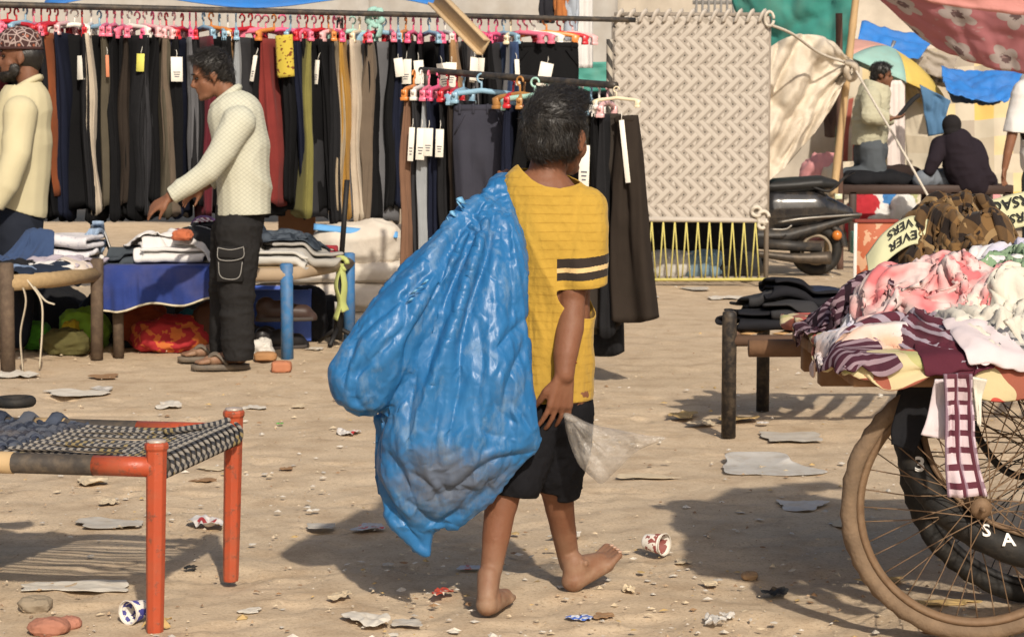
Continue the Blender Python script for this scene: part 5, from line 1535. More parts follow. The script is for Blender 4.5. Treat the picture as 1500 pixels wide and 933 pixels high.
 V += vnormals(V, F) * (0.011 * ridge(np.stack([V[:, 0] * 5 - V[:, 2] * 4, V[:, 1] * 3, V[:, 2] * 4], 1), 78, 1))[:, None]
 V = wrinkle(V, F, 1.03, None, 0.05, 12, 2, 0.15, 8, 0.001)
 o = body('shirt', V, F, sm, t); solid(o, 0.004, -1)
 MB().tube([M(40, 124) + np.array((0.072 * math.cos(a), 0.072 * math.sin(a), 0.040 * math.cos(a))) for a in np.linspace(0, 2 * PI, 25)], 0.019, 8).build('collar', sm, o)
 tm = cloth('dark navy trousers', (0.014, 0.017, 0.026), wr=0.3)
 ts = chain([M(26, 296), M(22, 345)], [0.15, 0.15])
 for dd in (-0.10, 0.12): ts += chain([M(24, 340, D + dd), np.array((M(26, 320)[0], D + dd, 0.1))], [0.12, 0.085])
 V, F = fuse(ts, 0.012, 4); V += vnormals(V, F) * (0.010 * ridge(V * 8, 79, 2))[:, None]
 body('trousers', V, F, tm, t)
 return t
man_cap()
# ---------------------------------------------------------------- far right: three people round the bench
def man_kneeling():
 D = 21.6
 t = thing('person', 'man in a pale olive jacket kneeling on the bench looking down at his hands', 'person')
 def M(px, py, d=D): return P(px, py, d)
 sk = skin('man skin dark', (0.165, 0.072, 0.040))
 H0 = M(1292, 110); f = np.array((0.97, -0.25, 0))
 pr, q, Rm = head_parts(H0, f, 1.0, nod=0.1)
 pr += chain([q(-0.03, 0, -0.05), M(1284, 128), M(1281, 140)], [0.055, 0.055, 0.07])
 pr += chain([M(1278, 150), M(1276, 205)], [0.13, 0.13])
 wr = M(1304, 174, D - 0.28)
 pr += chain([M(1278, 142, D - 0.18), M(1278, 172, D - 0.26), wr], [0.06, 0.05, 0.032])
 hp, _ = hand(wr, None, (0.95, 0.1, 0.1), (0, 0.3, 1.0), 1.1, 0.4, -1); pr += hp
 V, F = fuse(pr, 0.011, 2); body('body', V, F, sk, t); eyes(q, Rm, t)
 V, F = fuse([ell(q(-0.016, 0, 0.042), (0.092, 0.108, 0.092), Rm), ell(q(-0.06, 0, -0.025), (0.075, 0.055, 0.06), Rm), ell(q(0.07, 0, 0.06), (0.066, 0.04, 0.035), Rm)], 0.011, 3)
 V += vnormals(V, F) * (0.008 * fbm(V * 30, 3))[:, None]
 V, F = cut(V, F, [(q(0.03, 0, -0.0), f * 0.8 - np.array((0, 0, 0.6)), 0.3)]); ho = body('hair', V, F, hair_mat(), t)
 hair_strands(V, F, 700, 0.035, 9, lambda p: np.array((0.2, 0, -0.9)), ho, 0.4, 0.003)
 sm = plainshirt('pale olive jacket', (0.42, 0.40, 0.29))
 ts = chain([M(1281, 136), M(1276, 165), M(1274, 205)], [0.155, 0.185, 0.18])
 ts += chain([M(1276, 142, D - 0.18), M(1275, 170, D - 0.28), M(1302, 174, D - 0.28)], [0.095, 0.09, 0.065])
 ts += chain([M(1276, 142, D + 0.18), M(1280, 172, D + 0.24), M(1300, 176, D + 0.05)], [0.09, 0.085, 0.06])
 V, F = fuse(ts, 0.013, 4); V, F = cut(V, F, [(M(1274, 212), (0, 0, -1), 0.4), (M(1301, 174, D - 0.28), (1, 0, 0), 0.10), (M(1284, 122), (0.3, 0, 1), 0.12)])
 V += vnormals(V, F) * (0.018 * ridge(V * np.array((5, 5, 8)), 84, 2))[:, None]
 V = wrinkle(V, F, 1.1, None, 0.03, 15, 2, 0.15, 8, 0.004)
 o = body('jacket', V, F, sm, t); solid(o, 0.005, -1)
 tm = cloth('slate jeans', (0.075, 0.085, 0.095), wr=0.4)
 ts = chain([M(1276, 205), M(1276, 222)], [0.16, 0.17]) + chain([M(1276, 222, D - .1), M(1282, 255, D - .15), M(1238, 260, D - .1)], [0.14, 0.115, 0.08]) + chain([M(1270, 222, D + .1), M(1268, 255, D + .12), M(1240, 258, D + .12)], [0.14, 0.11, 0.08])
 V, F = fuse(ts, 0.013, 4); V += vnormals(V, F) * (0.014 * ridge(V * 7, 85, 2))[:, None]
 body('trousers', V, F, tm, t)
 return t
man_kneeling()
def man_hood():
 D = 21.2
 t = thing('person', 'person in a black top and dark cap sitting on the bench, back turned', 'person')
 def M(px, py, d=D): return P(px, py, d)
 dk = plainshirt('black top', (0.018, 0.013, 0.018))
 H0 = M(1394, 186)
 sk = skin('man skin dark', (0.165, 0.072, 0.040))
 pr, q, Rm = head_parts(H0, (-0.3, 0.95, 0), 0.95)
 pr += chain([q(-0.02, 0, -0.05), M(1399, 210)], [0.055, 0.07]); wr = M(1358, 252, D - 0.1)
 pr += chain([M(1374, 232, D - 0.05), wr], [0.045, 0.03]); hp, _ = hand(wr, None, (-0.4, 0, -0.9), (0, 1, 0), 1.0, 0.3, 1); pr += hp
 V, F = fuse(pr, 0.011, 2); body('body', V, F, sk, t)
 V, F = fuse([ell(H0 + (0, 0, 0.02), (0.098, 0.112, 0.105)), ell(H0 + (0.0, -0.03, -0.05), (0.088, 0.085, 0.07))], 0.010, 3)
 body('cap', V, F, plainshirt('dark knit cap', (0.016, 0.014, 0.015)), t)
 ts = chain([M(1402, 212), M(1410, 240), M(1424, 266)], [0.17, 0.20, 0.20]) + [cone(M(1380, 212), 0.09, M(1424, 214), 0.09), cone(M(1410, 250), 0.17, M(1448, 268), 0.10)]
 ts += chain([M(1377, 214), M(1368, 236, D - 0.1), M(1361, 250, D - .1)], [0.09, 0.07, 0.052]) + chain([M(1428, 216), M(1438, 240, D - .1), M(1450, 264, D - .1)], [0.09, 0.075, 0.06])
 V, F = fuse(ts, 0.013, 4); V += vnormals(V, F) * (0.016 * ridge(V * np.array((5, 5, 7)), 91, 2))[:, None]
 body('top', V, F, dk, t)
 tm = cloth('grey washed jeans', (0.16, 0.18, 0.21), wr=0.4)
 V, F = fuse(chain([M(1405, 266, D + 0.1), M(1372, 262, D + 0.15), M(1350, 262, D - 0.05)], [0.13, 0.10, 0.09]), 0.013, 3); V += vnormals(V, F) * (0.014 * ridge(V * 8, 93, 2))[:, None]
 body('trousers', V, F, tm, t)
 return t
man_hood()
def man_edge():
 D = 18.6
 t = thing('person', 'man in a white T-shirt cut off by the right edge, arm hanging', 'person')
 def M(px, py, d=D): return P(px, py, d)
 sk = skin('man skin', (0.200, 0.088, 0.048))
 wr = M(1472, 246, D - 0.12)
 pr = chain([M(1492, 150, D - .05), M(1482, 200, D - .1), M(1476, 225, D - 0.12), wr], [0.058, 0.047, 0.040, 0.030])
 hp, _ = hand(wr, None, (-0.10, 0.05, -1), (0.6, -0.5, 0), 1.1, 0.45, 1); pr += hp
 H0 = M(1530, 60); h_, q, Rm = head_parts(H0, (-0.5, -0.85, 0), 1.0); pr += h_ + chain([q(-0.02, 0, -0.06), M(1530, 110)], [0.055, 0.07]) + chain([M(1528, 130), M(1526, 240)], [0.13, 0.12])
 for x in (1514, 1540): pr += [cone(np.array((M(x, 240)[0], D, 0.75)), 0.08, np.array((M(x, 240)[0], D, 0.05)), 0.045), cone(np.array((M(x, 240)[0], D, 0.04)), 0.04, np.array((M(x, 240)[0] - .05, D - 0.18, 0.03)), 0.03)]
 V, F = fuse(pr, 0.010, 3); body('body', V, F, sk, t); eyes(q, Rm, t)
 body('hair', *fuse([ell(q(-0.016, 0, 0.04), (0.088, 0.104, 0.09), Rm)], 0.011, 2), hair_mat(), t)
 ts = chain([M(1522, 125), M(1524, 180), M(1522, 236)], [0.17, 0.175, 0.165]) + chain([M(1500, 135, D - .03), M(1486, 192, D - .08)], [0.105, 0.095])
 V, F = fuse(ts, 0.012, 4); V, F = cut(V, F, [(M(1484, 194, D - .08), (-0.1, 0, -1), 0.12), (M(1524, 262), (0, 0, -1), 0.3)])
 V += vnormals(V, F) * (0.010 * ridge(V * 6, 95, 2))[:, None]
 o = body('t_shirt', V, F, plainshirt('white T-shirt', (0.66, 0.64, 0.62)), t); solid(o, 0.004, -1)
 V, F = fuse(chain([M(1522, 245), M(1522, 262)], [0.14, 0.14]) + [cone(np.array((M(x, 240)[0], D, 0.78)), 0.105, np.array((M(x, 240)[0], D, 0.10)), 0.08) for x in (1514, 1540)], 0.014, 3)
 body('trousers', V, F, cloth('dark green grey trousers', (0.05, 0.06, 0.06), wr=0.3), t)
man_edge()
# ---------------------------------------------------------------- helpers: cloth dropped over a height field
class HF:
 """height field of what carries the cloth"""
 def __init__(s, x0, x1, y0, y1, cell=0.012):
  s.x0, s.y0, s.c = x0, y0, cell
  s.nx, s.ny = int((x1 - x0) / cell) + 1, int((y1 - y0) / cell) + 1
  s.a = np.zeros((s.ny, s.nx))
  s.X, s.Y = np.meshgrid(x0 + np.arange(s.nx) * cell, y0 + np.arange(s.ny) * cell)
 def poly(s, pts, z):
  """raise the convex polygon to z"""
  ins = np.ones_like(s.a, bool); pts = [np.asarray(p, float)[:2] for p in pts]
  ar = sum(pts[i][0] * pts[(i + 1) % len(pts)][1] - pts[(i + 1) % len(pts)][0] * pts[i][1] for i in range(len(pts)))
  if ar < 0: pts = pts[::-1]
  for i in range(len(pts)):
   a, b = pts[i], pts[(i + 1) % len(pts)]
   ins &= (b[0] - a[0]) * (s.Y - a[1]) - (b[1] - a[1]) * (s.X - a[0]) >= 0
  s.a[ins] = np.maximum(s.a[ins], z)
 def at(s, x, y):
  fx = np.clip((x - s.x0) / s.c, 0, s.nx - 1.001); fy = np.clip((y - s.y0) / s.c, 0, s.ny - 1.001)
  i = fx.astype(int); j = fy.astype(int); u = fx - i; v = fy - j
  return s.a[j, i] * (1 - u) * (1 - v) + s.a[j, i + 1] * u * (1 - v) + s.a[j + 1, i] * (1 - u) * v + s.a[j + 1, i + 1] * u * v
 def splat(s, V, nx, ny, keep=1.0):
  b0 = s.a.copy()
  G_ = V.reshape(ny, nx, 3)
  for k in range(2):
   a = np.zeros((G_.shape[0] * 2 - 1, G_.shape[1], 3)); a[::2] = G_; a[1::2] = (G_[1:] + G_[:-1]) / 2
   b = np.zeros((a.shape[0], a.shape[1] * 2 - 1, 3)); b[:, ::2] = a; b[:, 1::2] = (a[:, 1:] + a[:, :-1]) / 2
   G_ = b
  q = G_.reshape(-1, 3)
  i = np.clip(((q[:, 0] - s.x0) / s.c).astype(int), 0, s.nx - 1); j = np.clip(((q[:, 1] - s.y0) / s.c).astype(int), 0, s.ny - 1)
  np.maximum.at(s.a, (j, i), q[:, 2] + 0.004)
  s.a = b0 + keep * (s.a - b0)
  s.a = np.maximum(s.a, np.minimum(np.roll(s.a, 1, 0), np.roll(s.a, -1, 0)) * 0.999)
def _grid_edges(nx, ny):
 idx = np.arange(nx * ny).reshape(ny, nx)
 L = []
 def add(a, b, k):
  L.append((a.ravel(), b.ravel(), k))
 for p in (0, 1):
  add(idx[:, p:-1:2], idx[:, p + 1::2][:, :idx[:, p:-1:2].shape[1]], 1.0)
  add(idx[p:-1:2, :], idx[p + 1::2, :][:idx[p:-1:2, :].shape[0]], 1.0)
 for p in (0, 1):
  add(idx[p:-1:2, :-1], idx[p + 1::2, 1:][:idx[p:-1:2, :].shape[0]], 0.5)
  add(idx[p:-1:2, 1:], idx[p + 1::2, :-1][:idx[p:-1:2, :].shape[0]], 0.5)
 for p in range(4):
  a = idx[:, p:-2:4]; add(a, a + 2, 0.22)
  a = idx[p:-2:4, :]; add(a, a + 2 * nx, 0.22)
 return L
def drape(hf, W, H, cx, cy, rz, z0=None, res=0.0125, crumple=0.7, seed=0, steps=None, iters=4, rough=0.05, fric=0.06, wl=0.10):
 """rough: height of the first folds; wl: their spacing in metres (of flat cloth)"""
 steps = steps or (5 if crumple < 0.75 else 34)
 nx, ny = max(8, int(W / res)), max(8, int(H / res))
 uv, F = grid(nx, ny)
 a = (uv[:, 0] - 0.5) * W; b = (uv[:, 1] - 0.5) * H
 rest = np.stack([a, b, np.zeros_like(a)], 1)
 q = np.stack([a, b, np.full(len(a), seed * 1.3)], 1)
 lf = noise(q * 5, seed)
 cr = np.clip(crumple + 0.10 * lf, 0.3, 1.0)
 x = a * cr + 0.10 * (1 - crumple) * noise(q * 6, seed + 1); y = b * cr + 0.10 * (1 - crumple) * noise(q * 6, seed + 2)
 sw = 1.6 * (1 - crumple) * noise(q * 2.2, seed + 4)
 x, y = x * np.cos(sw) - y * np.sin(sw), x * np.sin(sw) + y * np.cos(sw)
 c, s_ = math.cos(rz), math.sin(rz)
 X = np.stack([cx + c * x - s_ * y, cy + s_ * x + c * y, np.zeros_like(x)], 1)
 base = hf.at(X[:, 0], X[:, 1])
 zt = (base.max() if z0 is None else z0) - 0.05
 k = 1.0 / wl
 fold = (1.05 + ridge(q * k * np.array((1, 0.5, 1)), seed + 3, 2)) + 0.32 * (1 + ridge(q * k * 2.1 * np.array((0.6, 1, 1)), seed + 8, 1))
 rim = np.clip(np.minimum(np.minimum(uv[:, 0], 1 - uv[:, 0]) * W, np.minimum(uv[:, 1], 1 - uv[:, 1]) * H) / 0.09, 0, 1)
 lo = base if crumple < 0.75 else np.maximum(base, zt)
 sm = lo
 X[:, 2] = sm + 0.010 + rough * (1 - crumple) * 1.0 * fold * (0.25 + 0.75 * rim)
 Pv = X.copy()
 ED = [(i, j, np.linalg.norm(rest[i] - rest[j], axis=1), k_) for i, j, k_ in _grid_edges(nx, ny) if k_ > 0.3 or crumple >= 0.75]
 g = np.array((0, 0, -9.8)); dt = 0.016
 for st in range(steps):
  v = (X - Pv) * 0.80
  v[:, 2] = np.clip(v[:, 2], -0.04, 0.01)
  Pv = X.copy()
  X = X + v + g * dt * dt
  for it in range(iters):
   for i, j, r, k_ in ED:
    d = X[j] - X[i]; l = np.linalg.norm(d, axis=1) + 1e-9
    f = (l - r) / l
    e = d * (np.where(f > 0, f, f * 0.25) * 0.5 * k_)[:, None]
    X[i] += e; X[j] -= e
   h = hf.at(X[:, 0], X[:, 1]) + 0.006
   low = X[:, 2] < h
   X[low, 2] = h[low]
   X[low, :2] = Pv[low, :2] + (X[low, :2] - Pv[low, :2]) * fric
 hf.splat(X, nx, ny, 0.40 if crumple < 0.75 else 1.0)
 if crumple < 0.75: X = X + np.stack([0 * a, -0.4 * np.ones_like(a), np.ones_like(a)], 1) * (0.0022 * ridge(q * 24 * np.array((1, 0.55, 1)), seed + 13, 2))[:, None]
 return X, F, uv * np.array((W, H))
def garment(hf, m, label, cat, W, H, px, d, rz=0.0, name='garment', group=None, thick=0.0028, **k):
 V, F, uv = drape(hf, W, H, (px - 750) / FPX * d, d, rz, **k)
 o = obj(name, mesh(name, V, F, m, uv=uv), None, label=label, cat=cat, group=group)
 solid(o, thick, 1.0)
 if k.get('crumple', 1) > 0.75: subsurf(o, 1)
 return o
def bundle(name, c, r, seed, m, label, cat, amp=0.25, sq=0.8, f=6.0, group=None):
 """crumpled bundle resting on the ground or a surface: c = centre of its base"""
 V, F = _sphere(56, 40)
 q = np.array((r[0], r[1], r[2]))
 V = np.sign(V) * np.abs(V) ** sq
 V = V * q
 nn = V / (np.linalg.norm(V, axis=1, keepdims=True) + 1e-9)
 sc_ = min(r)
 V = V + nn * (amp * sc_ * (ridge(V * f / (sc_ * 6), seed, 3) * 0.7 + 0.5 * fbm(V * f / (sc_ * 9), seed + 4) + 0.35 * ridge(V * f / (sc_ * 2.6), seed + 6, 2)))[:, None]
 V[:, 2] = np.maximum(V[:, 2], -r[2] * 0.82) + r[2] * 0.82
 return obj(name, mesh(name, V + np.asarray(c), F, m), None, label=label, cat=cat, group=group)
# ---------------------------------------------------------------- cloth patterns
def stripes(c1, c2, n_, w_, ax_=0, c3=None, n3=0, w3=0):
 def f(n, uv):
  s = n.sep(uv)
  c = n.mix(n.band(s[ax_], n_, w_), c1, c2)
  if c3 is not None: c = n.mix(n.band(s[1 - ax_ if n3 < 0 else ax_], abs(n3), w3), c, c3)
  return c
 return f
def plaid(c1, c2, n_=12, w_=0.4, c3=None):
 def f(n, uv):
  s = n.sep(uv)
  a = n.band(s[0], n_, w_); b = n.band(s[1], n_, w_)
  k = n.math('MULTIPLY', n.math('ADD', a, b), 0.5)
  c = n.mix(k, c1, c2)
  if c3 is not None: c = n.mix(n.band(s[0], n_ * 0.5, 0.12), c, c3)
  return c
 return f
def blots(c1, c2, c3, sc=9.0, t1=0.52, t2=0.58):
 def f(n, uv):
  a = n.math('GREATER_THAN', n.noise(uv, sc, 2), t1); b = n.math('GREATER_THAN', n.noise(n.mapping(uv, (1, 1, 1), (0, 0, 1), (5, 3, 0)), sc * 1.1, 2), t2)
  return n.mix(b, n.mix(a, c1, c2), c3)
 return f
def soft(c1, c2, sc=5.0):
 def f(n, uv): return n.mix(n.ramp(n.noise(uv, sc, 2), [(0.42, (0, 0, 0)), (0.6, (1, 1, 1))]), c1, c2)
 return f
LAV = (0.60, 0.57, 0.64); WHT = (0.66, 0.63, 0.60); MAR = (0.085, 0.018, 0.030)
# ---------------------------------------------------------------- the cart with the heap of shirts (right)
CZ = 0.715
def cart():
 wood = plain('cart wood', (0.22, 0.115, 0.055), 0.75, 0.35, 14, 0.4, 60, dirt=0.3)
 t = thing('handcart', 'wooden cart platform under the heap of shirts, log rail at its back', 'cart')
 for k in range(7):
  y = 5.062 + k * 0.158
  MB().box((1.66, y, CZ - 0.045), (0.85, 0.075, 0.016)).build('plank', wood, t)
 a = P(1097, 510, 6.12); b = np.array((2.6, 6.2, a[2]))
 MB().tube([a, a * 0.5 + b * 0.5, b], [0.026, 0.028, 0.03], 12).build('log_rail', plain('log', (0.20, 0.11, 0.06), 0.7, 0.3, 20, 0.4, 50), t)
 for k, y in enumerate((5.62, 5.95)):
  MB().box((1.66, y, CZ - 0.10), (0.84, 0.03, 0.035)).build('beam', wood, t)
 for (x, y) in ((2.35, 5.05), (2.35, 5.95)):
  MB().box((x, y, (CZ - 0.13) / 2), (0.022, 0.022, (CZ - 0.13) / 2)).build('leg', plain('cart leg dark', (0.03, 0.028, 0.026), 0.7), t)
cart()
hfR = HF(0.4, 2.3, 4.5, 6.7)
hfR.poly([(0.79, 4.97), (2.3, 4.97), (2.3, 6.12), (0.79, 6.12)], CZ)
def p_flor(n, uv):
 big = n.noise(uv, 7.0, 1)
 c = n.mix(n.math('GREATER_THAN', big, 0.53), (0.56, 0.47, 0.27), (0.30, 0.085, 0.055))
 k = n.noise(n.mapping(uv, (1, 1, 1), (0, 0, 0), (7, 1, 0)), 6.0, 1)
 c = n.mix(n.math('GREATER_THAN', k, 0.60), c, (0.52, 0.075, 0.055))
 k = n.noise(n.mapping(uv, (1, 1, 1), (0, 0, 0), (2, 9, 0)), 8.0, 1)
 return n.mix(n.math('GREATER_THAN', k, 0.60), c, (0.42, 0.40, 0.17))
V, F, uv = drape(hfR, 1.90, 1.31, 1.62, 5.475, 0.02, CZ + 0.02, 0.026, 0.985, 3, 36, 5, 0.0, 0.3)
hg = np.clip((CZ - 0.01 - V[:, 2]) / 0.08, 0, 1)
q_ = np.stack([V[:, 0] * 7, V[:, 2] * 2, 0 * V[:, 0]], 1)
V[:, 1] -= hg * (0.020 + 0.022 * ridge(q_, 3, 2)); V[:, 2] += hg * 0.035 * noise(q_ * 0.6, 9)
V[:, 2] += (1 - hg) * 0.006 * (1 + ridge(V * 6, 12, 2))
o = obj('printed_bedsheet', mesh('printed_bedsheet', V, F, cloth('printed sheet', (0.4, 0.3, 0.2), p_flor, wr=0.3), uv=uv), label='cream sheet printed with red and olive shapes draped over the cart edge', cat='bedsheet')
solid(o, 0.004, 1.0); subsurf(o, 1)
dkm = cloth('dark shirt cloth', (0.030, 0.022, 0.030), wr=0.4)
def lump(px, d, top, r, seed, label, m):
 z = CZ + 0.015; c = ((px - 750) / FPX * d, d, z)
 rz_ = (top - z) / 1.82
 o = bundle('clothes_bundle', c, (r[0], r[1], rz_), seed, m, label, 'bundle', 0.15, 0.85)
 e = ((hfR.X - c[0]) / (r[0] * 1.05)) ** 2 + ((hfR.Y - c[1]) / (r[1] * 1.05)) ** 2
 h = np.where(e < 1, z + rz_ * 0.82 + rz_ * 1.12 * np.clip(1 - e, 0, 1) ** 0.42 + 0.012, 0)
 hfR.a = np.maximum(hfR.a, h)
lump(1365, 5.54, 0.79, (0.22, 0.20), 4, 'dark bundle buried at the bottom of the shirt heap', dkm)
lump(1398, 5.86, 0.94, (0.19, 0.15), 5, 'dark bundle buried under the brown checked shirt', dkm)
lump(1500, 5.45, 0.83, (0.22, 0.22), 7, 'dark bundle buried under the cream singlet', dkm)
gm = []
yl = (0.52, 0.51, 0.32)
lett_m = cloth('pale yellow scarf cloth', yl, wr=0.2)
def garR(*a, **k): return garment(hfR, *a, **k)
MVS = stripes((0.045, 0.018, 0.028), (0.27, 0.19, 0.22), 30, 0.42, 0, (0.015, 0.008, 0.012), -9, 0.18)
PNK = cloth('pink flowered shirt', (0.66, 0.36, 0.36), soft((0.66, 0.53, 0.50), (0.60, 0.15, 0.16), 9.0), wr=0.45)
LVM = cloth('pale lavender shirt', LAV, soft(WHT, (0.47, 0.46, 0.58)), wr=0.45)
GRM = cloth('pale green shirt', (0.22, 0.33, 0.20), soft((0.20, 0.30, 0.18), (0.30, 0.40, 0.27)), wr=0.45)
PCH = cloth('peach white shirt', (0.66, 0.50, 0.42), soft((0.64, 0.58, 0.58), (0.66, 0.41, 0.29), 6.0), wr=0.45)
MWS = cloth('maroon wide stripe', (0.2, 0.1, 0.13), stripes(MAR, (0.34, 0.28, 0.33), 24, 0.40, 1), wr=0.4)
CRM = cloth('cream singlet', (0.60, 0.56, 0.48), wr=0.45)
BRC = cloth('brown check flannel', (0.2, 0.11, 0.05), plaid((0.175, 0.098, 0.038), (0.014, 0.011, 0.011), 11, 0.48, (0.26, 0.17, 0.08)), wr=0.4)
for gi, (m, lab, cat, W, H, px, d, rz, cr, ro) in enumerate([
 (cloth('navy denim', (0.02, 0.026, 0.045), wr=0.4), 'dark denim garment at the back of the shirt heap', 'garment', 0.70, 0.50, 1350, 5.90, 0.2, 0.62, 0.07),
 (GRM, 'sage green garment half buried at the right of the heap', 'garment', 0.70, 0.60, 1490, 5.62, 0.9, 0.55, 0.09),
 (BRC, 'brown and black checked flannel shirt on top of the heap at the back', 'shirt', 0.86, 0.76, 1400, 5.82, 0.35, 0.50, 0.12),
 (LVM, 'pale lavender sleeve tucked below the pink cloth', 'shirt', 0.44, 0.40, 1300, 5.44, 0.6, 0.58, 0.07),
 (cloth('purple stripe shirt', (0.10, 0.05, 0.07), MVS, wr=0.4), 'black and mauve striped shirt at the left of the heap', 'shirt', 0.44, 0.66, 1282, 5.58, 0.25, 0.56, 0.13),
 (BRC, 'brown checked sleeve trailing to the right edge of the heap', 'shirt', 0.56, 0.56, 1478, 5.70, -0.5, 0.56, 0.09),
 (PCH, 'peach and white shirt lying across the front of the heap', 'shirt', 0.56, 0.40, 1292, 5.22, -0.15, 0.64, 0.09),
 (MWS, 'maroon shirt with wide mauve stripes over the front of the heap', 'shirt', 0.56, 0.46, 1382, 5.18, -0.6, 0.58, 0.08),
 (CRM, 'cream singlet crumpled at the right end of the heap', 'shirt', 0.62, 0.54, 1474, 5.20, 0.3, 0.52, 0.10),
 (LVM, 'white and lavender shirt crumpled right of the pink one', 'shirt', 0.56, 0.50, 1440, 5.50, -0.3, 0.52, 0.09),
 (GRM, 'sage green garment uppermost at the right side of the heap', 'garment', 0.50, 0.46, 1490, 5.40, 0.4, 0.54, 0.085),
 (PNK, 'smaller pink flowered piece in front of the lavender shirt', 'shirt', 0.40, 0.36, 1404, 5.36, 0.8, 0.54, 0.07),
 (PNK, 'pink and white flowered cloth bunched on the middle of the heap', 'shirt', 0.60, 0.56, 1340, 5.42, -0.5, 0.50, 0.085),
 (cloth('grey stripe hem', (0.3, 0.3, 0.3), stripes((0.42, 0.40, 0.38), (0.10, 0.10, 0.11), 30, 0.4, 1), wr=0.4), 'grey striped garment under the cream singlet', 'garment', 0.40, 0.26, 1490, 5.08, 0.1, 0.70, 0.05),
 (cloth('plain maroon', MAR, wr=0.4), 'plain maroon shirt tail hanging below the wide striped one', 'shirt', 0.20, 0.30, 1398, 5.03, 0.0, 0.84, 0.05),
 (cloth('pale pink hanging shirt', (0.58, 0.50, 0.51), wr=0.35), 'pale pink shirt corner beside the maroon shirt tail', 'shirt', 0.16, 0.26, 1446, 5.03, 0.15, 0.84, 0.05),
 (cloth('purple stripe sleeve', (0.10, 0.05, 0.07), stripes((0.060, 0.018, 0.030), (0.28, 0.20, 0.23), 30, 0.42, 1), wr=0.4), 'striped mauve sleeve hanging over the front left of the sheet', 'shirt', 0.20, 0.32, 1252, 5.05, 0.30, 0.84, 0.04)]):
 garment(hfR, m, lab, cat, W, H, px, d, rz, crumple=cr, rough=ro, seed=gi * 3 + 5)
def lettered(pts, width, label, lines, d, flip=True, tilt=0.5, seed=0):
 """band along the top edge pts (photo columns/rows at depth d); letters upside down as in the photograph"""
 C_ = spline([P(a, b, dd) for (a, b, dd) in pts], 60)
 t = thing('scarf', label, 'scarf')
 uv, F = grid(60, 14)
 L_ = np.concatenate([[0], np.cumsum(np.linalg.norm(np.diff(C_, axis=0), axis=1))]); tot = L_[-1]
 dn = np.array((0.0, -math.sin(tilt), -math.cos(tilt)))
 def S(u, v):
  """u metres along, v metres down"""
  i = np.clip(np.searchsorted(L_, u) - 1, 0, 58); f = (u - L_[i]) / (L_[i + 1] - L_[i] + 1e-9)
  c = C_[i] * (1 - f)[:, None] + C_[i + 1] * f[:, None]
  p = c + dn[None] * v[:, None]
  p[:, 1] -= 0.010 * np.sin(u * 28 + seed) + 0.008 * np.sin(v * 40)
  return p
 V = S(uv[:, 0] * tot, uv[:, 1] * width)
 o = obj('band', mesh('band', V, F, lett_m, uv=uv * np.array((tot, width))), t); solid(o, 0.004, 1.0)
 ink = plain('black print', (0.012, 0.012, 0.012), 0.8)
 for (txt, u0, v0, size) in lines:
  cu = bpy.data.curves.new('lettering', 'FONT'); cu.body = txt; cu.size = size; cu.resolution_u = 3; cu.align_x = 'CENTER'; cu.align_y = 'CENTER'; cu.offset = size * 0.012
  to = bpy.data.objects.new('tmp', cu); col.objects.link(to)
  bpy.context.view_layer.update()
  me = to.evaluated_get(bpy.context.evaluated_depsgraph_get()).to_mesh()
  v = np.array([x.co[:] for x in me.vertices]); fs = [tuple(p.vertices) for p in me.polygons]
  to.to_mesh_clear(); bpy.data.objects.remove(to)
  if len(v) == 0: continue
  sg = -1.0 if flip else 1.0
  W_ = S(np.clip(u0 + sg * v[:, 0], 0.001, tot - 0.001), np.clip(v0 - sg * v[:, 1], 0, width))
  nn = np.array((0.0, -math.cos(tilt), math.sin(tilt)))
  obj('lettering', mesh('lettering', W_ + nn * 0.0075, fs, ink, smooth=False), t)
 return t
lettered([(1268, 374, 5.76), (1292, 342, 5.78), (1330, 318, 5.80), (1360, 318, 5.82)], 0.100, 'pale yellow lettered cloth sticking out left of the brown checked shirt', [('VERS', 0.135, 0.026, 0.040), ('EVER', 0.140, 0.070, 0.044)], 5.8, tilt=0.75)
lettered([(1424, 300, 5.98), (1456, 291, 5.98), (1500, 281, 5.98), (1540, 276, 5.98)], 0.110, 'pale yellow lettered cloth behind the heap at the right edge', [('VERSACE', 0.118, 0.028, 0.048), ('VERSA', 0.130, 0.080, 0.044)], 6.0, tilt=0.55)
def hang(name, pts_l, pts_r, d, m, label, cat, wr=0.008, seed=0, nx=14, ny=36):
 Lc = spline([P(a, b, d) for a, b in pts_l], ny); Rc = spline([P(a, b, d) for a, b in pts_r], ny)
 uv, F = grid(nx, ny)
 i = (uv[:, 1] * (ny - 1) + 0.5).astype(int)
 V = Lc[i] * (1 - uv[:, 0:1]) + Rc[i] * uv[:, 0:1]
 V[:, 1] += wr * ridge(np.stack([uv[:, 0] * 3, uv[:, 1] * 2.0, uv[:, 0] * 0], 1), seed, 2) + 0.01 * np.sin(uv[:, 1] * 5)
 W = np.linalg.norm(Rc[0] - Lc[0]); H = np.linalg.norm(Lc[-1] - Lc[0])
 o = obj(name, mesh(name, V, F, m, uv=uv * np.array((W, H))), label=label, cat=cat); solid(o, 0.006); return o
def p_plaid2(n, uv):
 s = n.sep(uv)
 a = n.band(s[1], 27.0, 0.36); b = n.band(n.math('ADD', s[0], 0.006), 34.0, 0.30)
 c = n.mix(n.math('MAXIMUM', a, n.math('MULTIPLY', b, 1.0)), (0.58, 0.47, 0.50), MAR)
 return n.mix(n.math('MULTIPLY', n.band(s[0], 34.0, 0.2), 0.4), c, (0.42, 0.34, 0.42))
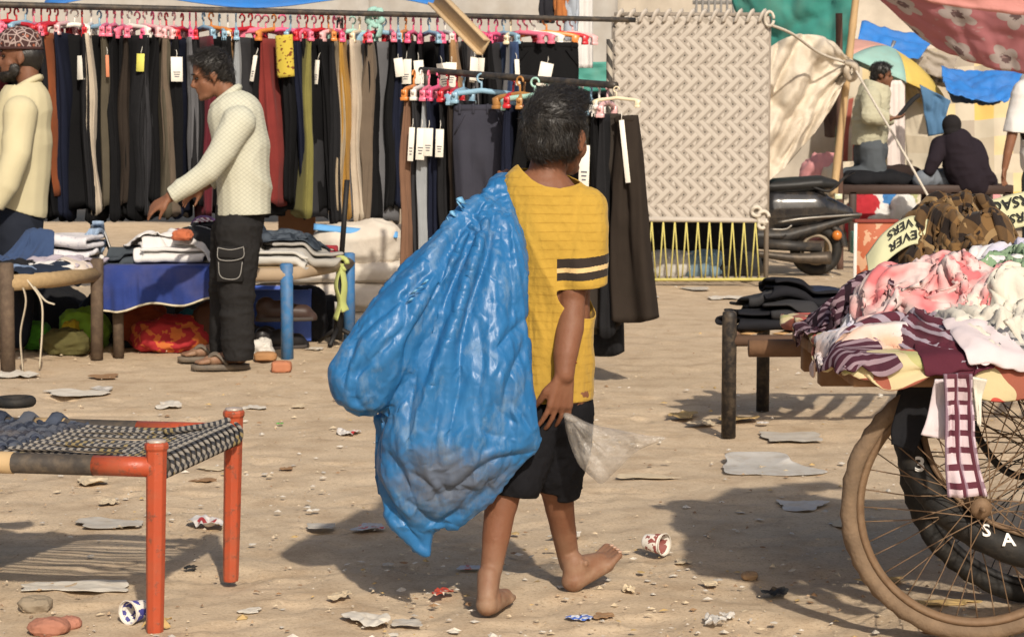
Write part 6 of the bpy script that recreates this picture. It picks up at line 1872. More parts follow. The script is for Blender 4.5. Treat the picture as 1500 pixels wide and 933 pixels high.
hang('checked_scarf', [(1383, 548), (1386, 600), (1384, 660), (1388, 728)], [(1424, 548), (1428, 600), (1430, 660), (1446, 726)], 4.88, cloth('maroon check scarf', (0.4, 0.2, 0.25), p_plaid2, wr=0.3), 'maroon and white checked scarf hanging down in front of the wheels', 'scarf', 0.022, 3)
hang('shirt_tail', [(1370, 556), (1362, 600), (1348, 636)], [(1392, 556), (1392, 600), (1388, 644)], 4.92, cloth('pale pink hanging shirt', (0.62, 0.53, 0.54)), 'pale pink shirt tail hanging left of the checked scarf', 'shirt', 0.006, 5, ny=24)
hang('shirt_tail', [(1424, 552), (1428, 580), (1430, 622)], [(1446, 556), (1438, 590), (1434, 624)], 4.93, cloth('cream singlet', (0.66, 0.62, 0.53)), 'narrow white shirt tail hanging right of the checked scarf', 'shirt', 0.004, 6, ny=20, nx=8)
hang('black_cloth', [(1326, 560), (1318, 590), (1306, 628), (1306, 650)], [(1388, 562), (1372, 590), (1350, 640), (1338, 662)], 5.06, black_t, 'black cloth hanging from the cart edge behind the big wheel', 'cloth', 0.008, 8, ny=26)
# ---------------------------------------------------------------- wheels
blackst = plain('black steel', (0.014, 0.013, 0.013), 0.6, 0.3)
def wheel(name, c, Rr, tr, tyre_m, rim_m, spoke_m, label, yaw=0.0, tilt=0.0, nsp=36, rim=True, bend=0.0, rimw=0.85):
 t = thing(name, label, 'wheel', tuple(c))
 t.rotation_euler = (tilt, 0, yaw)
 V, F = torus(Rr - tr, tr, 96, 12, 1.15)
 ang = np.arctan2(V[:, 2], V[:, 0]); rr = np.hypot(V[:, 0], V[:, 2])
 out = np.clip((rr - (Rr - tr)) / tr, 0, 1) ** 2
 V[:, [0, 2]] *= (1 + 0.006 * out * np.sign(np.sin(ang * 48)) + 0.002 * noise(V * 25, 3))[:, None]
 obj('tyre', mesh('tyre', V, F, tyre_m), t)
 rr_ = Rr - 2 * tr - 0.004
 V, F = torus(Rr - 2 * tr + 0.002, 0.006, 96, 6, 2.2); obj('tyre_bead', mesh('tyre_bead', V, F, blackst), t)
 prof = [(-0.013, rr_ + 0.008), (-0.015, rr_), (-0.008, rr_ - 0.010), (0.008, rr_ - 0.010), (0.015, rr_), (0.013, rr_ + 0.008)]
 N_ = 72; V = []; F = []
 for i in range(N_):
  a = 2 * PI * i / N_
  for (y, r) in prof: V.append((r * math.cos(a), y * rimw / 0.85, r * math.sin(a)))
 k = len(prof)
 for i in range(N_):
  for j in range(k - 1): F.append((i * k + j, i * k + j + 1, ((i + 1) % N_) * k + j + 1, ((i + 1) % N_) * k + j))
 ro = obj('rim', mesh('rim', V, F, rim_m), t); solid(ro, 0.003)
 hb = MB(); hb.tube([(0, -0.045, 0), (0, -0.04, 0), (0, -0.036, 0), (0, 0.036, 0), (0, 0.04, 0), (0, 0.045, 0)], [0.012, 0.026, 0.026, 0.026, 0.026, 0.012], 16)
 hb.tube([(0, -0.07, 0), (0, 0.07, 0)], 0.006, 8)
 obj('hub', mesh('hub', np.concatenate(hb.V), hb.F, rim_m), t)
 sm = []
 rs = random.Random(5)
 for v_ in range(4):
  s_ = 1 if v_ % 2 else -1; cr = 1 if v_ < 2 else -1
  a1 = cr * 1.25
  p0 = np.array((0.024 * math.cos(a1), s_ * 0.036, 0.024 * math.sin(a1))); p1 = np.array((rr_ - 0.008, s_ * 0.003, 0))
  mid = (p0 + p1) / 2 + np.array((0, 0, bend * (0.5 + 0.5 * v_) * (1 if v_ % 2 else -1)))
  sm.append(mesh('spoke', *tube(spline([p0, mid, p1], 7), 0.0016, 5), spoke_m))
 for i in range(nsp):
  o = obj('spoke', sm[i % 4], t)
  o.rotation_euler = (0, -2 * PI * (i + rs.uniform(-.12, .12)) / nsp, 0)
 return t
rust = plain('rusty steel', (0.17, 0.105, 0.06), 0.65, 0.35, 20, 0.4, 70, dirt=0.3, metal=0.2)
dustyre = plain('dusty brown tyre', (0.19, 0.13, 0.082), 0.95, 0.4, 14, 0.8, 60, 0.006, dirt=0.5, dirtc=(0.10, 0.07, 0.05))
blktyre = plain('black tyre', (0.016, 0.015, 0.014), 0.7, 0.4, 12, 0.4, 80, dirt=0.22, dirtc=(0.12, 0.09, 0.06))
blackst = plain('black steel', (0.014, 0.013, 0.013), 0.6, 0.3)
ca = P(1432, 752, 5.14); ca[2] = 0.342
wheel('bicycle_wheel', ca, 0.338, 0.021, dustyre, rust, rust, 'dusty brown spoked wheel nearest the camera, at the lower right', nsp=40, bend=0.006)
cb = P(1540, 655, 5.55); cb[2] = 0.405
wheel('bicycle_wheel', cb, 0.405, 0.024, blktyre, blackst, blackst, 'large black spoked wheel standing behind the dusty brown one', nsp=40, bend=0.003)
cc_ = P(1522, 640, 5.32); 
wc = wheel('bicycle_wheel', cc_, 0.37, 0.034, blktyre, rust, rust, 'tilted black tyred wheel with white painted marks, between the other wheels', tilt=R(-38), nsp=40, bend=0.003, rimw=1.6)
white_p = plain('white paint', (0.72, 0.70, 0.66), 0.6, 0.08)
def text_mesh(txt, size, extr=0.0012):
 cu = bpy.data.curves.new('lettering', 'FONT'); cu.body = txt; cu.size = size; cu.resolution_u = 3; cu.align_x = 'CENTER'; cu.align_y = 'CENTER'; cu.extrude = extr; cu.offset = size * 0.02
 to = bpy.data.objects.new('tmp', cu); col.objects.link(to)
 bpy.context.view_layer.update()
 me = to.evaluated_get(bpy.context.evaluated_depsgraph_get()).to_mesh()
 v = np.array([x.co[:] for x in me.vertices]); fs = [tuple(p.vertices) for p in me.polygons]
 to.to_mesh_clear(); bpy.data.objects.remove(to)
 return v, fs
Mc = rot_euler(R(-38), 0, 0)
def on_tyre(txt, ang, size, spin):
 v, fs = text_mesh(txt, size)
 rad = 0.37 - 0.034
 p = np.array((rad * math.cos(ang), -0.0402, rad * math.sin(ang)))
 c, s_ = math.cos(spin), math.sin(spin)
 W_ = np.stack([p[0] + v[:, 0] * c - v[:, 1] * s_, np.full(len(v), p[1]) - v[:, 2], p[2] + v[:, 0] * s_ + v[:, 1] * c], 1)
 obj('painted_letter', mesh('painted_letter', W_, fs, white_p, smooth=False), wc)
def px_of(ang):
 rad = 0.33
 q = Mc @ np.array((rad * math.cos(ang), -0.0402, rad * math.sin(ang))) + cc_
 return to_px(q)
def find_ang(px, lo, hi):
 best = None
 for a in np.linspace(lo, hi, 200):
  e = abs(px_of(a)[0] - px)
  if best is None or e < best[0]: best = (e, a)
 return best[1]
def find_ang_y(py, lo, hi):
 return min(np.linspace(lo, hi, 200), key=lambda a: abs(px_of(a)[1] - py))
on_tyre('3', find_ang_y(680, PI * 0.9, PI * 1.45), 0.058, -0.1)
on_tyre('S', find_ang(1446, PI * 1.15, PI * 1.5), 0.048, 0.0)
on_tyre('A', find_ang(1478, PI * 1.15, PI * 1.5), 0.048, 0.0)
V, F = tube(spline([P(1425, 618, 5.45), P(1440, 652, 5.45), P(1468, 686, 5.45), P(1500, 698, 5.45), P(1535, 690, 5.45)], 24), 0.020, 8, sq=0.5)
obj('mudguard', mesh('mudguard', V, F, blackst), label='curved black mudguard strip between the wheels at the right edge', cat='mudguard')
# ---------------------------------------------------------------- cot with black legs and folded jeans (right, behind the cart)
def black_cot():
 t = thing('cot', 'cot on black pipe legs carrying folded dark jeans', 'cot')
 g1, g2 = G(1067, 640), G(1117, 602)
 e = g2 - g1
 lm = plain('black pipe leg', (0.020, 0.017, 0.016), 0.55, 0.4, 20, 0.3, 60, dirt=0.3)
 h = 0.51
 for (g, r) in ((g1, 0.030), (g2, 0.029)):
  MB().tube([g + (0, 0, 0.0), g + (0, 0, h - 0.02), g + (0, 0, h), g + (0, 0, h + 0.008)], [r, r, r * 0.95, r * 0.6], 14).build('leg', lm, t)
 L_ = np.array((1.6, 0.10, 0))
 for g in (g1, g2):
  MB().tube([g + (0, 0, h - 0.115), g + L_ + (0, 0, h - 0.115)], 0.024, 10).build('side_rail', plain('cot rail wood', (0.12, 0.07, 0.045), 0.7), t)
  MB().tube([g + L_ + (0, 0, 0), g + L_ + (0, 0, h)], 0.028, 12).build('leg', lm, t)
 MB().tube([g1 + (0, 0, h - 0.105), g2 + (0, 0, h - 0.105)], 0.024, 10).build('end_rail', plain('cot rail wood', (0.12, 0.07, 0.045), 0.7), t)
 tan_ = plain('tan webbing', (0.42, 0.25, 0.11), 0.8)
 for k in range(12):
  a = g1 + L_ * (k + 0.5) / 12 + np.array((0, 0, h - 0.088)); b = a + e
  c = (a + b) / 2 - np.array((0, 0, 0.02))
  V_, F_ = tube(spline([a, c, b], 8), 0.03, 6, sq=0.12)
  obj('webbing', mesh('webbing', V_, F_, tan_), t)
 return g1, e, L_, h
g1, eC, LC, hC = black_cot()
hfB = HF(0.6, 2.6, 8.0, 10.2)
hfB.poly([g1[:2] - [0.03, 0.03], (g1 + LC)[:2], (g1 + LC + eC)[:2], (g1 + eC)[:2] - [0.03, -.03]], hC - 0.082)
def folded(hf, px, py, W, H, rz, m, label, cat, name='folded_garment', layers=2, lift=0.022, group=None, seed=0, thick=0.014):
 """flat-folded garment: a stack of its own layers with rounded front folds"""
 g = np.array(((px - 750) / FPX * py, py, 0.0))
 z = float(hf.at(np.array([g[0]]), np.array([g[1]]))[0])
 uv, F = grid(20, 20)
 rs = np.random.RandomState(seed + 5)
 prof = []
 n = 10
 for k in range(layers):
  zz = k * lift
  row = [(-0.5, zz), (0.5, zz)] if k % 2 == 0 else [(0.5, zz), (-0.5, zz)]
  prof.append(row)
 path = []
 for k, row in enumerate(prof):
  xs = np.linspace(row[0][0], row[1][0], 12)
  for x in xs: path.append((x + 0.02 * rs.randn() * 0.3, row[0][1]))
  if k < layers - 1:
   s_ = 1 if row[1][0] > 0 else -1
   for a in np.linspace(-PI / 2, PI / 2, 6)[1:-1]: path.append((row[1][0] + s_ * lift / H * 0.55 * math.cos(a), row[0][1] + lift / 2 + lift / 2 * math.sin(a)))
 path = np.array(path); m_ = len(path); nx = 18
 V = []; UV = []
 c, s_ = math.cos(rz), math.sin(rz)
 L_ = np.concatenate([[0], np.cumsum(np.hypot(np.diff(path[:, 0]) * H, np.diff(path[:, 1])))])
 for j in range(m_):
  for i in range(nx):
   u = i / (nx - 1) - 0.5
   x = u * W * (1 + 0.07 * math.sin(j * 0.45 + seed)) + 0.02 * math.sin(j * 0.31 + seed * 2); y = path[j, 0] * H * -1 + 0.02 * math.sin(u * 4 + seed + j * 0.2)
   z_ = path[j, 1]
   V.append((x, y, z_)); UV.append((u * W, L_[j]))
 V = np.array(V)
 V[:, 2] += 0.016 * fbm(np.stack([V[:, 0] * 9, V[:, 1] * 9, np.full(len(V), seed * 1.7)], 1), seed) + 0.004
 X = np.stack([g[0] + c * V[:, 0] - s_ * V[:, 1], g[1] + s_ * V[:, 0] + c * V[:, 1], V[:, 2]], 1)
 base = hf.at(X[:, 0], X[:, 1]); zz = np.median(base)
 base = np.clip(base, zz - 0.03, zz + 0.03)
 X[:, 2] += base + 0.004
 F = [(j * nx + i, j * nx + i + 1, (j + 1) * nx + i + 1, (j + 1) * nx + i) for j in range(m_ - 1) for i in range(nx - 1)]
 o = obj(name, mesh(name, X, F, m, uv=UV), label=label, cat=cat, group=group); solid(o, thick); subsurf(o, 1)
 hf.splat(X + np.array((0, 0, thick * 0.4)), nx, m_)
 return o
jd = cloth('black denim', (0.014, 0.014, 0.017), wr=0.4); jn = cloth('dark indigo denim', (0.022, 0.028, 0.05), wr=0.4); jg = cloth('charcoal denim', (0.035, 0.034, 0.036), wr=0.4)
folded(hfB, 1122, 8.80, 0.30, 0.26, 0.2, jd, 'folded black jeans at the near corner of the black-legged cot', 'jeans', layers=3, lift=0.030, seed=1)
folded(hfB, 1180, 8.78, 0.30, 0.26, -0.1, jg, 'folded charcoal jeans beside the striped shirt on the black-legged cot', 'jeans', layers=3, lift=0.030, seed=2)
folded(hfB, 1126, 8.95, 0.28, 0.26, 0.3, jg, 'charcoal jeans topmost at the left of the black-legged cot', 'jeans', layers=2, lift=0.032, seed=3)
folded(hfB, 1174, 8.90, 0.30, 0.26, 0.0, jd, 'black jeans topmost in the middle of the black-legged cot', 'jeans', layers=3, lift=0.030, seed=4)
folded(hfB, 1176, 9.10, 0.34, 0.26, 0.15, jn, 'dark indigo jeans topmost at the back of the black-legged cot', 'jeans', layers=2, lift=0.03, seed=5)
folded(hfB, 1222, 8.95, 0.30, 0.26, 0.15, jn, 'dark indigo jeans half hidden behind the striped purple shirt', 'jeans', layers=3, lift=0.032, seed=6)
# ---------------------------------------------------------------- orange string cot (left foreground)
def orange_cot():
 t = thing('string_cot', 'string cot with orange painted legs and black and white cords, left foreground', 'cot')
 n = newmat('chipped orange paint'); v = n.coord()
 c = n.mix(n.noise(n.mapping(v, (1, 1, 0.4)), 12.0, 5), (0.33, 0.050, 0.020), (0.44, 0.080, 0.030))
 ch = n.ramp(n.noise(v, 38.0, 6, 0.7), [(0.55, (0, 0, 0)), (0.64, (1, 1, 1))])
 c = n.mix(n.math('MULTIPLY', n.ramp(n.noise(v, 9.0, 6, 0.7), [(0.48, (0, 0, 0)), (0.75, (1, 1, 1))]), 0.55), c, (0.25, 0.10, 0.055))
 c = n.mix(n.math('MULTIPLY', ch, 0.8), c, (0.16, 0.06, 0.035))
 op = n.out(c, 0.42, n.math('ADD', n.noise(v, 60.0, 4), ch), 0.25, 0.004, 0.45)
 gA, gB = G(227, 926), G(338, 851)
 e = gB - gA; e[2] = 0; ee = e / np.linalg.norm(e); ld = np.array((-ee[1], ee[0], 0))
 zt = 0.475
 tops = plain('worn tin leg top', (0.50, 0.42, 0.36), 0.4, 0.3, 30, dirt=0.3, metal=0.3)
 def leg(g, lean, nm=None):
  prof = [(0.0215, 0.0), (0.0225, 0.01), (0.0245, 0.15), (0.0265, zt - 0.05), (0.027, zt - 0.012), (0.031, zt - 0.008), (0.031, zt + 0.004), (0.025, zt + 0.010)]
  V, F = lathe(prof, 8)
  V[:, 0] += lean[0] * V[:, 2]; V[:, 1] += lean[1] * V[:, 2]
  o = obj('leg', mesh('leg', V + g, F, op, smooth=False), t)
  md = o.modifiers.new('bevel', 'BEVEL'); md.width = 0.003; md.segments = 2
  V, F = lathe([(0.026, zt + 0.008), (0.024, zt + 0.014), (0.006, zt + 0.016)], 12); V[:, 0] += lean[0] * V[:, 2]; V[:, 1] += lean[1] * V[:, 2]
  obj('leg_cap', mesh('leg_cap', V + g, F, tops), o)
 lean = np.array((0.012, 0.0))
 leg(gA, (0.022, 0.01)); leg(gB, (0.030, 0.0))
 LL = 1.75
 leg(gA + ld * LL, (0, 0)); leg(gB + ld * LL, (0, 0))
 zr = zt - 0.055
 A = gA + np.array((0.022 * zr, 0.01 * zr, zr)); Bq = gB + np.array((0.03 * zr, 0, zr))
 dark = plain('dark grimy rail', (0.050, 0.042, 0.036), 0.6, 0.4, 20, 0.3, 60, dirt=0.25)
 sp = 0.30
 for (q, sp) in ((A, 0.165), (Bq, 0.28)):
  MB().tube([q, q + ld * sp], 0.026, 12).build('side_rail', op, t)
  MB().tube([q + ld * sp, q + ld * LL], 0.0265, 12).build('side_rail', dark, t)
  MB().tube([q + ld * (sp + 0.215), q + ld * (sp + 0.30)], 0.0285, 12).build('rail_binding', plain('tan binding', (0.40, 0.28, 0.15), 0.8), t)
 MB().tube([A, Bq], 0.024, 12).build('end_rail', dark, t)
 MB().tube([A + ld * LL, Bq + ld * LL], 0.024, 12).build('end_rail', dark, t)
 n = newmat('twisted cord'); v = n.coord('UV'); s = n.sep(v)
 k = n.band(n.math('ADD', n.math('MULTIPLY', s[0], 1.0), n.math('MULTIPLY', s[1], 1.0)), 1.0, 0.50)
 yel = n.math('GREATER_THAN', n.noise(n.coord(), 9.0, 2), 0.58)
 lite = n.mix(yel, (0.27, 0.25, 0.225), (0.26, 0.20, 0.09))
 lite = n.mix(n.math('MULTIPLY', n.noise(n.coord(), 26.0, 3), 0.5), lite, (0.12, 0.10, 0.08))
 cm = n.out(n.mix(k, lite, (0.035, 0.036, 0.042)), 0.85, k, 0.3, 0.002, 0.2)
 def cord(pts, r, name='cord', par=t):
  pts = spline(pts, 60)
  V, F = tube(pts, r, 7)
  L_ = np.concatenate([[0], np.cumsum(np.linalg.norm(np.diff(pts, axis=0), axis=1))])
  uv = np.array([(k / 7.0, L_[i] / 0.021) for i in range(60) for k in range(7)])
  o = obj(name, mesh(name, V, F, cm, uv=uv), par)
 W = np.linalg.norm(e)
 nC = 15
 rs = np.random.RandomState(2)
 xw = 0.50                                # where the woven part begins
 for i in range(nC):
  f = (i + 0.7) / (nC + 0.4)
  p = A + (Bq - A) * f
  f2 = f * 0.96 + 0.02
  q = A + (Bq - A) * f2 + ld * (xw - 0.06 * f)
  z = np.array((0, 0, 1.0))
  cord([p + z * 0.026 + ee * 0.004, p + ld * 0.10 + z * 0.014, p * 0.5 + q * 0.5 + z * (0.004 + 0.006 * rs.randn()), q + z * 0.012], 0.0056)
  if i % 3 == 0: cord([p - z * 0.026 + ld * 0.02, p - z * 0.02 + ld * 0.06, p + ld * 0.14 + z * 0.002 + ee * 0.01, p * 0.6 + q * 0.4 - z * 0.004 + ee * 0.014, q + z * 0.006 + ee * 0.01], 0.0062)
  a = np.linspace(-0.7 * PI, 0.75 * PI, 12)
  cord([p + ee * 0.012 * (k / 11.0) + (-ld * math.cos(x) + z * math.sin(x)) * 0.031 for k, x in enumerate(a)], 0.0058, 'rail_loop')
 cord([Bq + np.array((0, 0, .04)) - e * 0.02, Bq - e * 0.12 + ld * 0.04 + (0, 0, 0.03), Bq - e * 0.36 + ld * 0.12 + (0, 0, 0.03)], 0.009, 'loose_cord')
 bl = []
 for k, cc in enumerate([(0.050, 0.060, 0.085), (0.075, 0.085, 0.11), (0.030, 0.036, 0.055)]): bl.append(cloth('blue rag strip %d' % k, cc, var=0.5, wr=0.9, dirt=0.25))
 x0, x1 = xw - 0.02, 1.55
 nu, nv = 46, 21
 for i in range(nu):                    # across
  x = x0 + (i + 0.5) * (x1 - x0) / nu
  pts = []
  for j in range(nv * 2 + 1):
   f = j / (nv * 2)
   zz = 0.007 * (1 if (i + j // 2) % 2 else -1) * (1 if j % 2 else 0)
   xs = x - 0.06 * f * (1 - i / nu)
   pts.append(A + (Bq - A) * f + ld * xs + np.array((0.004 * rs.randn(), 0.004 * rs.randn(), 0.010 + zz + 0.001 * rs.randn())))
  V, F = tube(spline(pts, 70), 0.013 + 0.003 * rs.rand(70), 7, sq=0.5)
  obj('rag_strip', mesh('rag_strip', V, F, bl[i % 3]), t)
 for j in range(nv):
  f = (j + 0.5) / nv
  pts = []
  for i in range(nu + 1):
   x = x0 + 0.0 + i * (x1 - x0) / nu
   zz = 0.007 * (-1 if (i + j) % 2 else 1)
   pts.append(A + (Bq - A) * f + ld * (x - 0.06 * f) + np.array((0.003 * rs.randn(), 0.003 * rs.randn(), 0.010 + zz)))
  V, F = tube(spline(pts, 120), 0.013 + 0.003 * rs.rand(120), 7, sq=0.5)
  obj('rag_strip', mesh('rag_strip', V, F, bl[(j + 1) % 3]), t)
 for k in range(7):                     # wraps over the far rail
  q = Bq + ld * (0.52 + 0.085 * k)
  V, F = tube([q - ee * 0.05 + (0, 0, 0.012), q + (0, 0, 0.034), q + ee * 0.034 + (0.02, 0, 0.0)], 0.024, 8, sq=0.5)
  obj('rag_wrap', mesh('rag_wrap', V, F, bl[k % 3]), t)
 return A, Bq, ld
A_, B_, ld_ = orange_cot()
V, F = torus(0.048, 0.012, 40, 10)
V = V[:, [0, 2, 1]]
q = P(22, 588, 6.02)
tb = thing('black_ring', 'dark rubber ring lying on the blue weave at the left edge', 'ring', tuple(q))
obj('ring', mesh('ring', V * np.array((1, 1, 1.2)), F, blktyre), tb)
V, F = lathe([(0.046, -0.006), (0.03, -0.010), (0.004, -0.010)], 24)
obj('inner_disc', mesh('inner_disc', V, F, plain('dusty inner', (0.28, 0.26, 0.22))), tb)
# ---------------------------------------------------------------- the cots with clothes for sale (left, middle distance)
ZL = 0.46
wl = plain('weathered wood leg', (0.085, 0.058, 0.040), 0.8, 0.4, 15, 0.5, 60, dirt=0.25)
bluep = plain('blue painted leg', (0.035, 0.15, 0.34), 0.55, 0.3, 14, 0.3, 60, dirt=0.35)
bamb2 = plain('rope wound rail', (0.36, 0.25, 0.13), 0.85, 0.35, 40, 0.8, 120)
def leg_at(t, g, h, r, m, lean=(0, 0)):
 MB().tube([g, g + np.array((lean[0] * .5, lean[1] * .5, h * 0.5)), g + np.array((lean[0], lean[1], h)), g + np.array((lean[0], lean[1], h + 0.006))], [r, r, r * 1.05, r * 0.7], 12).build('leg', m, t)
L1, L2 = G(12, 546), G(142, 526)
B1, B2 = G(421, 526), G(512, 500)
tA = thing('cot', 'cot with dark wooden legs heaped with clothes at the left edge', 'cot')
leg_at(tA, L1, 0.56, 0.038, wl); leg_at(tA, L2, 0.54, 0.034, wl, (0.01, 0))
L3, L4 = L1 + np.array((-0.75, 1.05, 0)), L2 + np.array((-0.02, 0.95, 0))
leg_at(tA, L3, 0.5, 0.036, wl); leg_at(tA, L4, 0.5, 0.036, wl)
for a, b in ((L1, L2), (L3, L4), (L1, L3), (L2, L4)):
 MB().tube([a + (0, 0, ZL), (a + b) / 2 + (0, 0, ZL - 0.005), b + (0, 0, ZL)], 0.042, 12).build('rail', bamb2, tA)
o = obj('bed_base', mesh('bed_base', np.array([q_ + (0, 0, ZL + 0.015) for q_ in (L1, L2, L4, L3)]), [(0, 1, 2, 3)], bamb2, smooth=False), tA); solid(o, 0.02)
tB = thing('cot', 'cot with blue painted legs, blue sheet and rows of folded clothes', 'cot')
L5 = np.array((L2[0] + 0.10, L2[1] + 0.10, 0)); L6 = np.array((B2[0] - 1.0, B2[1] + 0.05, 0))
leg_at(tB, B1, 0.515, 0.034, bluep); leg_at(tB, B2, 0.515, 0.034, bluep); leg_at(tB, L5, 0.46, 0.03, wl); leg_at(tB, L6, 0.46, 0.03, wl)
for a, b in ((B1, B2), (L5, B1), (L6, B2), (L5, L6)):
 MB().tube([a + (0, 0, ZL), (a + b) / 2 + (0, 0, ZL - 0.005), b + (0, 0, ZL)], 0.036, 12).build('rail', plain('pale cot rail', (0.36, 0.27, 0.18), 0.8, 0.3), tB)
V_ = np.array([L5 + (0, 0.03, ZL + 0.02), B1 + (0, 0.03, ZL + 0.02), B2 + (0, -0.03, ZL + 0.02), L6 + (0, -0.03, ZL + 0.02)])
o = obj('bed_base', mesh('bed_base', V_, [(0, 1, 2, 3)], bamb2, smooth=False), tB); solid(o, 0.02)
hfL = HF(-3.8, -0.6, 10.5, 12.9, 0.015)
hfL.poly([L1[:2], L2[:2], L4[:2], L3[:2]], ZL + 0.045); hfL.poly([L5[:2], B1[:2], B2[:2], L6[:2]], ZL + 0.036)
blues = cloth('royal blue sheet', (0.022, 0.040, 0.17), var=0.3, wr=0.4, dirt=0.15)
def blue_sheet():
 a = np.array(L5) + (-0.06, -0.075, ZL + 0.035); b = P(316, 372, 11.5); b[1] = 11.41; b[2] = ZL + 0.035
 nx, ny = 60, 26
 uv, F = grid(nx, ny)
 u, v = uv[:, 0], uv[:, 1]
 drop = 0.24 - 0.06 * u + 0.015 * np.sin(u * 11)
 X = np.zeros((len(u), 3))
 top = np.clip(v / 0.35, 0, 1)
 X[:, :2] = a[None, :2] + (b - a)[None, :2] * u[:, None]
 X[:, 1] += np.where(v < 0.35, (0.35 - v) * 1.4, 0)
 X[:, 2] = ZL + 0.045 - np.clip(v - 0.35, 0, 1) / 0.65 * drop
 X[:, 1] += (-0.03 * ridge(np.stack([u * 8, v * 1.2, 0 * u], 1), 12, 2) - 0.02) * np.clip((v - 0.35) * 3, 0, 1)
 o = obj('bedsheet', mesh('bedsheet', X, F, blues, uv=uv), label='royal blue sheet hanging over the near side of the clothes cot', cat='bedsheet'); solid(o, 0.006)
 h = X.reshape(ny, nx, 3)[-1]
 MB().tube(h - np.array((0, 0.004, 0)), 0.006, 6).build('hem', plain('cream hem', (0.52, 0.46, 0.34)), o)
blue_sheet()
def fl(px, d, W, H, rz, m, label, cat='folded clothes', **k):
 k['lift'] = 0.030 if k.get('lift', 0) < 0.04 else 0.042
 k['thick'] = k['lift'] * 0.62
 k['layers'] = k.get('layers', 2) + 1
 return folded(hfL, px, d, W, H, rz, m, label, cat, **k)
wht = cloth('white cotton', (0.62, 0.60, 0.58), wr=0.4)
wtrim = cloth('black white trim', (0.03, 0.03, 0.03), stripes((0.020, 0.020, 0.022), (0.60, 0.58, 0.55), 4.2, 0.22, 1), wr=0.3)
strp = cloth('red white stripe', (0.3, 0.1, 0.12), stripes((0.60, 0.57, 0.56), (0.17, 0.04, 0.07), 24, 0.5, 0), wr=0.3)
gryp = cloth('grey mauve cotton', (0.34, 0.30, 0.34), wr=0.4)
blk = cloth('black jersey', (0.015, 0.015, 0.017), wr=0.4)
dn = cloth('mid denim', (0.035, 0.06, 0.13), wr=0.5)
dn2 = cloth('washed dark denim', (0.03, 0.042, 0.06), soft((0.02, 0.026, 0.036), (0.07, 0.085, 0.105), 14.0), wr=0.5)
G1 = 'folded clothes on the left cots'
fl(215, 12.15, 0.40, 0.24, 0.1, blk, 'black top with white edging folded at the back of the blue-sheeted cot', layers=2, seed=11)
fl(270, 12.1, 0.32, 0.24, 0.2, strp, 'maroon and white striped shirt folded at the back of the blue-sheeted cot', layers=2, seed=12)
fl(205, 11.85, 0.36, 0.24, -0.1, wtrim, 'black shirt with white trim folded left on the blue-sheeted cot', layers=2, seed=13)
fl(262, 11.80, 0.36, 0.24, 0.15, wtrim, 'black and white shirt folded in the middle of the blue-sheeted cot', layers=2, seed=14)
fl(300, 11.8, 0.28, 0.24, -0.2, wtrim, 'black and white shirt folded right beside the orange cloth', layers=2, seed=15)
fl(195, 11.66, 0.30, 0.16, 0.0, cloth('slate jersey', (0.05, 0.06, 0.07), wr=0.4), 'slate grey top folded at the front of the blue-sheeted cot', layers=2, seed=16)
fl(252, 11.62, 0.36, 0.15, 0.05, wht, 'long white shirt folded at the front of the blue-sheeted cot', layers=2, seed=17)
fl(335, 11.95, 0.34, 0.30, 0.0, blk, 'black garments piled right under the sorting man\'s hands', layers=4, lift=0.05, seed=18)
fl(336, 12.2, 0.36, 0.30, 0.3, cloth('dark maroon jersey', (0.045, 0.018, 0.022), wr=0.4), 'dark maroon garments piled behind the sorting man', layers=4, lift=0.055, seed=19)
ob = bundle('cloth_scrap', P(268, 352, 11.55) , (0.05, 0.05, 0.03), 5, cloth('orange scrap', (0.45, 0.13, 0.06)), 'small orange cloth on the folded clothes by the sorting man', 'cloth', 0.5)
def gl(m, label, W, H, px, d, rz, **k):
 z = ZL + 0.05
 k['res'] = 0.022
 V, F, uv = drape(hfL, W, H, (px - 750) / FPX * d, d, rz, **k)
 o = obj('garment', mesh('garment', V, F, m, uv=uv), label=label, cat='garment', group=G1); solid(o, 0.008, 1.0); subsurf(o, 1)
gl(dn, 'dark blue denim garment heaped at the far left of the wooden-legged cot', 0.7, 0.5, 20, 11.75, 0.2, crumple=0.62, seed=41, rough=0.07, res=0.03)
fl(98, 11.85, 0.34, 0.26, -0.1, cloth('white dotted cotton', (0.56, 0.54, 0.58), blots((0.60, 0.58, 0.60), (0.42, 0.42, 0.50), (0.2, 0.2, 0.25), 60.0, 0.62, 0.70), wr=0.4), 'stack of white spotted shirts on the wooden-legged cot', layers=3, lift=0.045, seed=42)
gl(gryp, 'grey mauve shirt crumpled in the middle of the wooden-legged cot', 0.55, 0.40, 90, 11.42, -0.3, crumple=0.6, seed=43, rough=0.07, res=0.03)
gl(blk, 'black shirt crumpled at the left edge of the wooden-legged cot', 0.55, 0.40, 12, 11.25, 0.4, crumple=0.6, seed=44, rough=0.06, res=0.03)
gl(wht, 'white shirt collar lying across the grey mauve shirt', 0.30, 0.22, 78, 11.30, 0.7, crumple=0.7, seed=45, rough=0.05, res=0.025)
gl(cloth('pale blue denim', (0.16, 0.22, 0.33), wr=0.4), 'pale blue denim at the near left corner of the wooden-legged cot', 0.36, 0.30, 12, 11.02, 0.3, crumple=0.7, seed=46, rough=0.04, res=0.03)
gl(cloth('navy hanging jeans', (0.018, 0.026, 0.045), wr=0.4), 'navy jeans hanging over the rope-wound rail', 0.26, 0.62, 72, 11.12, -0.45, crumple=0.85, seed=47, rough=0.03, res=0.03)
gl(cloth('beige vest', (0.58, 0.50, 0.43), wr=0.4), 'beige vest corner lying over the rope-wound rail', 0.24, 0.24, 118, 11.38, -0.4, crumple=0.8, seed=48, rough=0.03, res=0.025)
